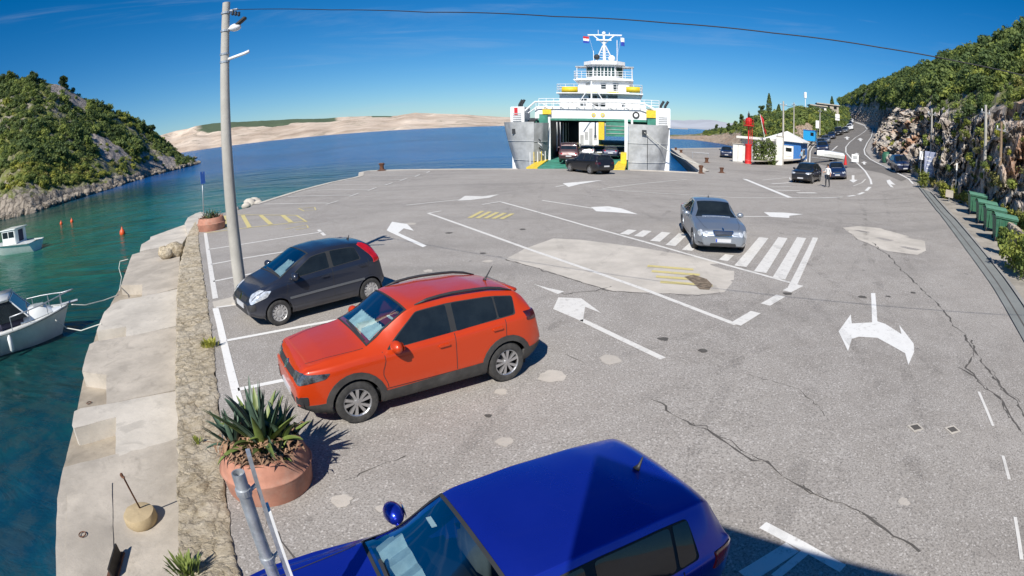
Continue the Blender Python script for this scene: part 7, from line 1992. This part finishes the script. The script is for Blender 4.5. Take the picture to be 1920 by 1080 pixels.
        mb = MB(); mb.box(x0 - 1.015, x0 - 1.0, -.3, .3, z0 + .1, z0 + .95); mb.build('door', MT['boat_canvas'], cab)
    if rails:
        pts = []
        for s in (.42, .3, .2, .1, .03):
            pts.append((-L_ * s, half(s) * .9, sheer(s) + .42))
        pts = pts + [(.28, 0, sheer(0) + .46)] + [(p[0], -p[1], p[2]) for p in pts[::-1]]
        mb = MB(); mb.tube(pts, .02, 6); mb.build('pulpit_rail', MT['galv'], o, True)
        for s in (.42, .28, .15, .05):
            for sg in (-1, 1): mb = MB(); mb.tube([(-L_ * s, sg * half(s) * .9, sheer(s) - .02), (-L_ * s, sg * half(s) * .9, sheer(s) + .42)], .016, 5); mb.build('stanchion', MT['galv'], o)
        mb = MB(); mb.tube([(-.3, 0, sheer(0) + .06), (.38, 0, sheer(0) + .07)], .05, 6); mb.build('bow_roller', MT['galv'], o)
    for s in (.45, .62):
        mb = MB(); mb.lathe([(.02, .0), (.09, .08), (.09, .45), (.03, .55)], 10, c=(-L_ * s, -half(s) - .08, sheer(s) - .6)); mb.build('fender', MT['boat_white'], o, True)
    return o
bow = P(128, 570, -.2); boat(bow, P(-75, 628, -.2), 5.2, 2.3, 'white cabin cruiser with steel bow rail moored bow to the quay')
st2 = P(66, 446, -.2); bow2 = st2 + Vector((-5.5, -.6, 0)); boat(bow2, st2, 5.6, 2.1, 'small white boat with a wheelhouse farther out in the cove', 'motor_boat', True, False, True)
def rope(pts, label, r=.018):
    mb = MB(); q = []
    for i in range(len(pts) - 1):
        q += [Vector(pts[i]).lerp(Vector(pts[i + 1]), k / 6) for k in range(6)]
    q.append(Vector(pts[-1])); mb.tube(q, r, 6)
    tag(mb.build('mooring_rope', MT['rope'], None, True), label, 'rope', 'mooring ropes of the near boat')
rope([P(134, 571, -.2), P(160, 572, -.35), P(195, 563, -.5), P(222, 553, QZ + .03)], 'pale rope from the bow roller to the notch in the quay')
rope([P(104, 600, -.4), P(125, 615, -.8), P(152, 620, -.9), P(172, 613, -.8), P(190, 607, QZ + .03)], 'slack pale rope from the hull to the quay')
rope([P(240, 486, QZ + .05), P(225, 490, -.6), P(223, 503, -.85), P(228, 520, -.7), P(224, 545, QZ)], 'grey rope looped over the quay edge')
def buoy(px, py, r, label):
    c = P(px, py, SEA); o = empty('mooring_buoy', c, 0, label, 'buoy', 'orange mooring buoys')
    mb = MB(); mb.lathe([(.02, -.2), (r * .7, -.1), (r, .1), (r * .8, r * 1.2), (r * .3, r * 1.7), (r * .15, r * 2.3), (.01, r * 2.35)], 14, close=False); mb.build('float', MT['orange'], o, True)
    mb = MB(); mb.tube([(.06 * math.cos(k * .6), 0, r * 2.35 + .06 * math.sin(k * .6)) for k in range(11)], .015, 5); mb.build('eye', MT['rust'], o)
buoy(230, 440, .24, 'orange buoy nearest the quay'); buoy(135, 417, .2, 'small orange buoy right of a pair'); buoy(115, 421, .18, 'small orange buoy left of a pair')
# boat on a trailer in the queue
p = G(1556, 303); to = G(1556, 316); trl = empty('boat_trailer', p, head_of(p, to) + R(-60), 'white covered boat on a trailer in the queue', 'boat trailer', None, .72)
mb = MB(); v = []
for i in range(9):
    s = i / 8; x = 2.9 - 5.6 * s; w = 1.05 * (1 - (1 - min(1, s / .45)) ** 2); w = max(w, .04)
    v += [(x, 0, .55 + .25 * (1 - min(1, s * 2))), (x, w * .75, .75 + .15 * (1 - s)), (x, w, 1.35 + .12 * (1 - s)), (x, w * .6, 1.75 + .1 * math.sin(s * 6)), (x, 0, 1.95 - .3 * abs(s - .5)), (x, -w * .6, 1.75 + .1 * math.sin(s * 6)), (x, -w, 1.35 + .12 * (1 - s)), (x, -w * .75, .75 + .15 * (1 - s))]
mb.add(v, [(8 * i + k, 8 * i + (k + 1) % 8, 8 * i + 8 + (k + 1) % 8, 8 * i + 8 + k) for i in range(8) for k in range(8)] + [tuple(64 + k for k in range(8))]); mb.build('hull', MT['boat_white'], trl, True, sharp=40)
mb = MB()
for y in (-.5, .5): mb.box(-2.6, 2.6, y - .05, y + .05, .42, .52)
mb.box(-1, -.9, -.9, .9, .4, .5); mb.box(2.5, 4.0, -.06, .06, .42, .52); mb.build('chassis', MT['galv'], trl)
for y in (-.95, .95): mb = MB(); mb.lathe([(.1, -.09), (.3, -.09), (.3, .09), (.1, .09)], 16, M=Matrix.Translation((-.7, y, .3)) @ Matrix.Rotation(R(90), 4, 'X')); mb.build('wheel', MT['rubber'], trl)

# ---------------------------------------------------------------- people
def person(px, py, face, label, shirt, trousers, hgt=1.76, arms=((.3, .12, .95), (-.3, .1, .95)), D=None, stride=.1):
    b = G(px, py) if D is None else AT(px, py, D)
    if D: b.z = zg(b.x, b.y) + .1
    s = hgt / 1.76
    V = [(0, 0, .96), (0, 0, 1.12), (0, .0, 1.3), (0, 0, 1.45), (0, .01, 1.53), (0, .03, 1.6), (0, .035, 1.7),
         (.1, 0, .9), (.11, stride, .5), (.11, stride - .04, .09), (.12, stride + .12, .05),
         (-.1, 0, .9), (-.11, -stride * .5, .5), (-.11, -stride - .05, .09), (-.12, -stride + .1, .05),
         (.19, 0, 1.41), (.25, -.02, 1.15), arms[0], (-.19, 0, 1.41), (-.25, -.02, 1.15), arms[1],
         (arms[0][0], arms[0][1] + .03, arms[0][2] - .1), (arms[1][0], arms[1][1] + .03, arms[1][2] - .1)]
    E = [(0, 1), (1, 2), (2, 3), (3, 4), (4, 5), (5, 6), (0, 7), (7, 8), (8, 9), (9, 10), (0, 11), (11, 12), (12, 13), (13, 14), (3, 15), (15, 16), (16, 17), (3, 18), (18, 19), (19, 20), (17, 21), (20, 22)]
    rad = [.14, .13, .15, .13, .058, .085, .09, .095, .068, .045, .04, .095, .068, .045, .04, .065, .05, .038, .065, .05, .038, .035, .035]
    me = bpy.data.meshes.new('body'); me.from_pydata([Vector(p) * s for p in V], E, [])
    o = bpy.data.objects.new('tmp', me); COL.objects.link(o)
    md = o.modifiers.new('s', 'SKIN'); sv = me.skin_vertices[0].data
    for i, r in enumerate(rad): sv[i].radius = (r * s, r * s * (.72 if i in (1, 2, 3) else 1))
    sv[0].use_root = True
    o.modifiers.new('d', 'SUBSURF').levels = 2
    o.modifiers['d'].render_levels = 2
    dg = bpy.context.evaluated_depsgraph_get(); m2 = bpy.data.meshes.new_from_object(o.evaluated_get(dg)); bpy.data.objects.remove(o)
    for m in ('skin', shirt, trousers, 'trousers_d'): m2.materials.append(MT[m])
    for q in m2.polygons:
        z = q.center.z / s; ax_ = abs(q.center.x) / s
        q.material_index = 3 if z < .1 else 2 if (z < .98 and ax_ < .22) else 0 if (z > 1.49 or (ax_ > .2 and z < 1.18)) else 1
        q.use_smooth = True
    r = empty('person', b, face, label, 'person'); bd = link('body', m2, r)
    mb = MB(); mb.ball((0, .02 * s, 1.70 * s), .1 * s, .115 * s, .1 * s, 14, 8); mb.build('hair', MT['hair'], r, True)
    mb = MB(); mb.ball((0, .14 * s, 1.645 * s), .016, .02, .02, 8, 6); mb.build('nose', MT['skin'], r, True)
pb_ = G(1551, 352)
person(1551, 351, math.atan2(pb_.y, pb_.x) + R(60), 'person in a white shirt beside the black SUV', 'shirt_w', 'trousers_d', 1.8, ((.25, .35, 1.15), (-.3, .1, .95)))
pk = AT(1498, 294, 78)
person(1503, 293, 0.4, 'person in a light blue top and dark trousers by the kiosk wall', 'shirt_b', 'trousers_d', 1.75, D=75, stride=.2)

# ---------------------------------------------------------------- the harbour building that carries the camera (its shadow falls on the blue car)
tip = Vector((1.05, 5.25)); hB = 6.0
sdv = Vector((math.sin(R(SUN_AZ - 180)), math.cos(R(SUN_AZ - 180)))) / math.tan(R(SUN_EL))
cB = tip - sdv * hB
e1 = Vector((.771, -.636)); e2 = Vector((-.2, -.98))
q = [cB, cB + e1 * 11, cB + e1 * 11 + e2 * 8, cB + e2 * 8]
hb_ = tag(empty('harbour_building', (0, 0, 0)), 'harbour building beneath the camera, casting the shadow at lower right', 'building')
mb = MB(); mb.prism([(p.x, p.y) for p in q], -.5, hB - .2); mb.build('wall', MT['wall_white'], hb_)
mb = MB(); mb.prism([(p.x, p.y) for p in q], hB - .2, hB); mb.build('roof', MT['roof_pale'], hb_)
for k in range(3):
    a = cB + e1 * (1.6 + 3.2 * k); b = a + e1 * 1.2; n_ = Vector((e1.y, -e1.x)) * -.03
    mb = MB(); mb.add([(a.x + n_.x, a.y + n_.y, 1.0), (b.x + n_.x, b.y + n_.y, 1.0), (b.x + n_.x, b.y + n_.y, 2.4), (a.x + n_.x, a.y + n_.y, 2.4)], [(0, 1, 2, 3)]); mb.build('window', MT['glass'], hb_)
# ---------------------------------------------------------------- vegetation
PRO = bpy.data.collections.new('plant_stock')
def leaf_blob(seed, n, blobs, flat, ls, mat, name):
    rg = random.Random(seed)
    cs = []
    for i in range(blobs):
        a = rg.uniform(0, 6.28); r = rg.uniform(0, .62) if i else 0
        cs.append((Vector((r * math.cos(a), r * math.sin(a), rg.uniform(.25, .95) * flat)), rg.uniform(.28, .5)))
    v, f = [], []
    for k in range(n):
        c, rr = cs[rg.randrange(len(cs))]
        d = Vector((rg.gauss(0, 1), rg.gauss(0, 1), rg.gauss(0, .8) + .25)).normalized()
        p = c + d * rr * rg.uniform(.65, 1.05); p.z = max(.02, p.z)
        nrm = (d + Vector((rg.uniform(-.7, .7), rg.uniform(-.7, .7), rg.uniform(-.3, .8)))).normalized()
        u = nrm.orthogonal().normalized(); w = nrm.cross(u)
        s = ls * rg.uniform(.6, 1.35); b = len(v); t = rg.uniform(.5, .9)
        v += [p - u * s, p + w * s * t, p + u * s, p - w * s * t]; f.append((b, b + 1, b + 2, b + 3))
    me = bpy.data.meshes.new(name); me.from_pydata(v, [], f); me.materials.append(MT[mat])
    o = bpy.data.objects.new(name, me); PRO.objects.link(o)
    return o
for i in range(3): leaf_blob(20 + i, 420, 7, .62, .1, 'leaf', 'shrub_a%d' % i)       # 0..2
for i in range(2): leaf_blob(40 + i, 440, 7, .95, .1, 'leaf_dk', 'shrub_b%d' % i)    # 3,4
for i in range(2): leaf_blob(60 + i, 300, 5, .55, .1, 'leaf_lt', 'shrub_c%d' % i)     # 5,6
leaf_blob(80, 160, 6, .35, .1, 'grass', 'shrub_d')                                     # 7
def gn_scatter(name, pts, label, kind='stuff'):
    """pts: (co, idx, scale, rotz)"""
    me = bpy.data.meshes.new(name); me.from_pydata([tuple(p[0]) for p in pts], [], [])
    for nm, ty in (('idx', 'INT'), ('scl', 'FLOAT_VECTOR'), ('rot', 'FLOAT_VECTOR')): me.attributes.new(nm, ty, 'POINT')
    me.attributes['idx'].data.foreach_set('value', [p[1] for p in pts])
    me.attributes['scl'].data.foreach_set('vector', [x for p in pts for x in (p[2], p[2], p[2] * random.uniform(.8, 1.2))])
    me.attributes['rot'].data.foreach_set('vector', [x for p in pts for x in (0, 0, p[3])])
    o = bpy.data.objects.new(name, me); COL.objects.link(o)
    tag(o, label, None, None, kind)
    ng = bpy.data.node_groups.new(name, 'GeometryNodeTree')
    ng.interface.new_socket('Geometry', in_out='INPUT', socket_type='NodeSocketGeometry'); ng.interface.new_socket('Geometry', in_out='OUTPUT', socket_type='NodeSocketGeometry')
    N, L = ng.nodes, ng.links
    gi, go = N.new('NodeGroupInput'), N.new('NodeGroupOutput')
    ci = N.new('GeometryNodeCollectionInfo'); ci.inputs['Collection'].default_value = PRO; ci.inputs['Separate Children'].default_value = True; ci.inputs['Reset Children'].default_value = True
    ip = N.new('GeometryNodeInstanceOnPoints'); ip.inputs['Pick Instance'].default_value = True
    def na(nm, ty):
        a = N.new('GeometryNodeInputNamedAttribute'); a.data_type = ty; a.inputs['Name'].default_value = nm; return a.outputs['Attribute']
    L.new(gi.outputs[0], ip.inputs['Points']); L.new(ci.outputs[0], ip.inputs['Instance']); L.new(na('idx', 'INT'), ip.inputs['Instance Index']); L.new(na('rot', 'FLOAT_VECTOR'), ip.inputs['Rotation']); L.new(na('scl', 'FLOAT_VECTOR'), ip.inputs['Scale'])
    L.new(ip.outputs[0], go.inputs[0])
    md = o.modifiers.new('scatter', 'NODES'); md.node_group = ng
    return o
random.seed(21)
pts = []
while len(pts) < 3700:
    u = random.uniform(.3, .985); t = random.uniform(.03, .9); px = -330 + u * 704
    p = lhill_pt(u, t)
    if lscree(px, t) and random.random() < .94: continue
    edge = .09 + .06 * sstep(150, 330, px) + .03 * noise.noise((px * .04, 2, 0))
    if t < edge: continue
    d = noise.noise(Vector((p.x, p.y, 0)) * .055)
    if random.random() > .5 + 1.5 * d: continue
    if .6 < t < .84 and 90 < px < 260 and random.random() < .45: continue
    low = t < edge + .13 and px < 290
    if px > 296 and random.random() < .4: continue
    if low: k, s = random.choice((5, 6, 5, 7, 0)), random.uniform(.8, 1.7)
    else: k, s = random.choice((0, 1, 2, 3, 3, 4, 0, 1, 5)), (random.uniform(.55, 1.3) + 1.5 * random.random() ** 5) * (.6 + .4 * sstep(374, 250, px))
    pts.append((p - Vector((0, 0, .25 * s)), k, s, random.uniform(0, 6.28)))
gn_scatter('headland_scrub', pts, 'dense green scrub covering the left headland')
pts = []
while len(pts) < 2900:
    u = random.uniform(0, 1); t = random.uniform(.36, .93)
    p = cut_pt(u, t)
    if t < .45: continue
    if p.z < 2: continue
    D = math.hypot(p.x, p.y); near = t < .52
    k = random.choice((0, 1, 2, 3, 4, 3, 0, 5)); s = (random.uniform(.8, 1.7) + 1.2 * random.random() ** 4) * (.6 if near else 1) * (.8 if D < 60 else 1)
    if random.random() > .62 + 1.0 * noise.noise(Vector((p.x, p.y, 0)) * .07): continue
    if near and random.random() < .5: continue
    pts.append((p - Vector((0, 0, .3 * s)), k, s, random.uniform(0, 6.28)))
for q in range(500):   # grassy shoulder at the right edge
    u = random.uniform(.72, 1); t = random.uniform(.46, .8); p = cut_pt(u, t)
    pts.append((p - Vector((0, 0, .15)), random.choice((0, 1, 2, 5, 6, 7)), random.uniform(.4, 1.1), random.uniform(0, 6.28)))
for q in range(110):   # ledges
    u = random.uniform(.35, .95); t = random.uniform(.12, .44); p = cut_pt(u, t)
    pts.append((p, random.choice((7, 5, 6, 0)), random.uniform(.3, .8), random.uniform(0, 6.28)))
for q in range(240):   # foot of the cutting
    u = random.uniform(.5, .97); p = cut_pt(u, random.uniform(.0, .05)); pts.append((p - Vector((0, 0, .05)), random.choice((7, 7, 5, 6)), random.uniform(.25, .7), random.uniform(0, 6.28)))
gn_scatter('slope_scrub', pts, 'green scrub and small trees on the slope above the rock cutting')
pts = []
while len(pts) < 1100:
    u = random.uniform(.28, 1); t = random.uniform(.05, .86); px = 1215 + u * 375
    p = mhill_pt(u, t)
    if px < 1395 and t < .5 + random.uniform(-.05, .2): continue
    if ((px - 1508) / 18) ** 2 + ((t - .2) / .18) ** 2 < 1: continue
    k = random.choice((0, 1, 2, 3, 4, 5, 6)); s = random.uniform(.8, 2.2)
    pts.append((p - Vector((0, 0, .25 * s)), k, s, random.uniform(0, 6.28)))
gn_scatter('hilltop_scrub', pts, 'scrub on the low hill behind the kiosk')
# single trees one can pick out
def tree(base, h, r, label, kind='pine', group='trees around the port', cat='tree', mat='leaf_dk', n=900, ls=.16, name='pine_tree', trunk=.3):
    o = empty(name, base, random.uniform(0, 6.28), label, cat, group)
    rg = random.Random(int(base[0] * 13 + base[1] * 7))
    mb = MB()
    if kind != 'hedge':
        mb.tube([(0, 0, -.4), (.04 * h * rg.uniform(-1, 1), .02 * h, h * .4), (0, 0, h * .85)], [.035 * h, .025 * h, .008 * h], 7)
        for k in range(6):
            a = k * 1.05; z = h * (trunk + .08 * k); mb.tube([(0, 0, z), (r * .55 * math.cos(a), r * .55 * math.sin(a), z + r * .35)], [.014 * h, .004 * h], 5)
        mb.build('trunk', MT['bark'], o, True)
    v, f = [], []
    cs = [(rg.uniform(0, 6.28), rg.random(), rg.uniform(trunk, 1)) for _ in range(16)]
    for k in range(n):
        if kind == 'cypress':
            t = rg.random(); a = rg.uniform(0, 6.28); rr = r * (math.sin(math.pi * min(1, .12 + t * .88)) ** .6) * (1 - .55 * t) * rg.uniform(.6, 1.05)
            p = Vector((rr * math.cos(a), rr * math.sin(a), h * (.06 + .94 * t)))
        elif kind == 'hedge':
            p = Vector((r * rg.uniform(-1, 1), .35 * rg.uniform(-1, 1) - .2 * rg.random(), h * rg.random() ** .8)); p.z *= (.75 + .3 * noise.noise((p.x * 1.1, 0, 3)))
        else:
            ca, cr, cz = cs[rg.randrange(16)]
            c = Vector((r * .6 * cr * math.cos(ca), r * .6 * cr * math.sin(ca), h * cz)); wid = r * .42 * (1.25 - .6 * cz)
            p = c + Vector((rg.gauss(0, 1), rg.gauss(0, 1), rg.gauss(0, .6))).normalized() * wid * rg.uniform(.5, 1.05)
        nrm = Vector((rg.gauss(0, 1), rg.gauss(0, 1), rg.gauss(.4, 1))).normalized(); u = nrm.orthogonal().normalized(); w = nrm.cross(u); s = ls * rg.uniform(.6, 1.4); b = len(v)
        v += [p - u * s, p + w * s * .7, p + u * s, p - w * s * .7]; f.append((b, b + 1, b + 2, b + 3))
    mb = MB(); mb.add(v, f); mb.build('crown' if kind != 'hedge' else 'foliage', MT[mat], o)
def on_m(px, t): u = (px - 1215) / 375; return mhill_pt(u, t)
for i, (px, t, h, r, kd, lb) in enumerate(((1442, .78, 6.5, 1.1, 'cypress', 'tall dark cypress on the skyline above the kiosk'), (1427, .78, 3.5, 1.4, 'pine', 'round dark tree just left of the tall cypress'), (1460, .78, 3.0, .8, 'cypress', 'small cypress right of the tall one'), (1343, .62, 4.0, 1.3, 'pine', 'pine standing alone on the bathing rocks'), (1353, .6, 2.8, 1.0, 'cypress', 'small cypress right of the lone pine'), (1366, .6, 3.4, 1.3, 'pine', 'pine between the bathing rocks and the red beacon'), (1378, .62, 3.6, 1.5, 'pine', 'bushy pine left of the red beacon'), (1389, .7, 4.2, 1.7, 'pine', 'wide pine behind the red beacon'), (1560, .8, 4.5, 1.0, 'cypress', 'cypress beside the long house on the hilltop'))):
    tree(on_m(px, t), h, r, lb, kd, ls=.2)
p = AT(1433, 305, 73); tree((p.x, p.y, zg(p.x, p.y)), 4.0, 1.55, 'ivy covered screen of dense green leaves beside the red beacon', 'hedge', None, 'hedge', 'leaf', 1500, .13, 'ivy_hedge')
bpy.data.objects['ivy_hedge'].rotation_euler = (0, 0, kr)
def on_l(px, t): u = (px + 330) / 704; return lhill_pt(u, t)
for i, (px, t, h, r, lb) in enumerate(((285, .66, 4.5, 2.0, 'pine on the skyline near the tip of the left headland'), (118, .8, 3, 1.8, 'dark round tree on the left skyline'), (152, .3, 6.0, 2.2, 'tree with a visible trunk on the lower left slope'), (262, .25, 4.5, 2.0, 'grey green tree near the scree by the shore'), (20, .8, 3, 2.0, 'dark tree on the skyline at the left edge'), (62, .8, 3, 2.2, 'broad tree on the left skyline'))):
    tree(on_l(px, t), h, r, lb, 'pine', 'trees on the left headland', n=1200, ls=.26)
for i, (px, py, h, r, lb) in enumerate(((1898, 505, 1.3, .8, 'bright green bush at the kerb below the stone wall'), (1925, 525, 1.4, .9, 'leafy bush at the right edge of the picture'), (1882, 478, 1.0, .5, 'small bush beside the nearest bin'), (1733, 352, 1.2, .8, 'dry bush at the foot of the notice board'), (1770, 372, 1.0, .6, 'small yellowish bush below the cutting'))):
    p = G(px, py); tree(p, h, r, lb, 'pine', 'bushes along the verge', 'bush', 'leaf' if i < 3 else 'leaf_lt', 900, .07, 'bush', .15)
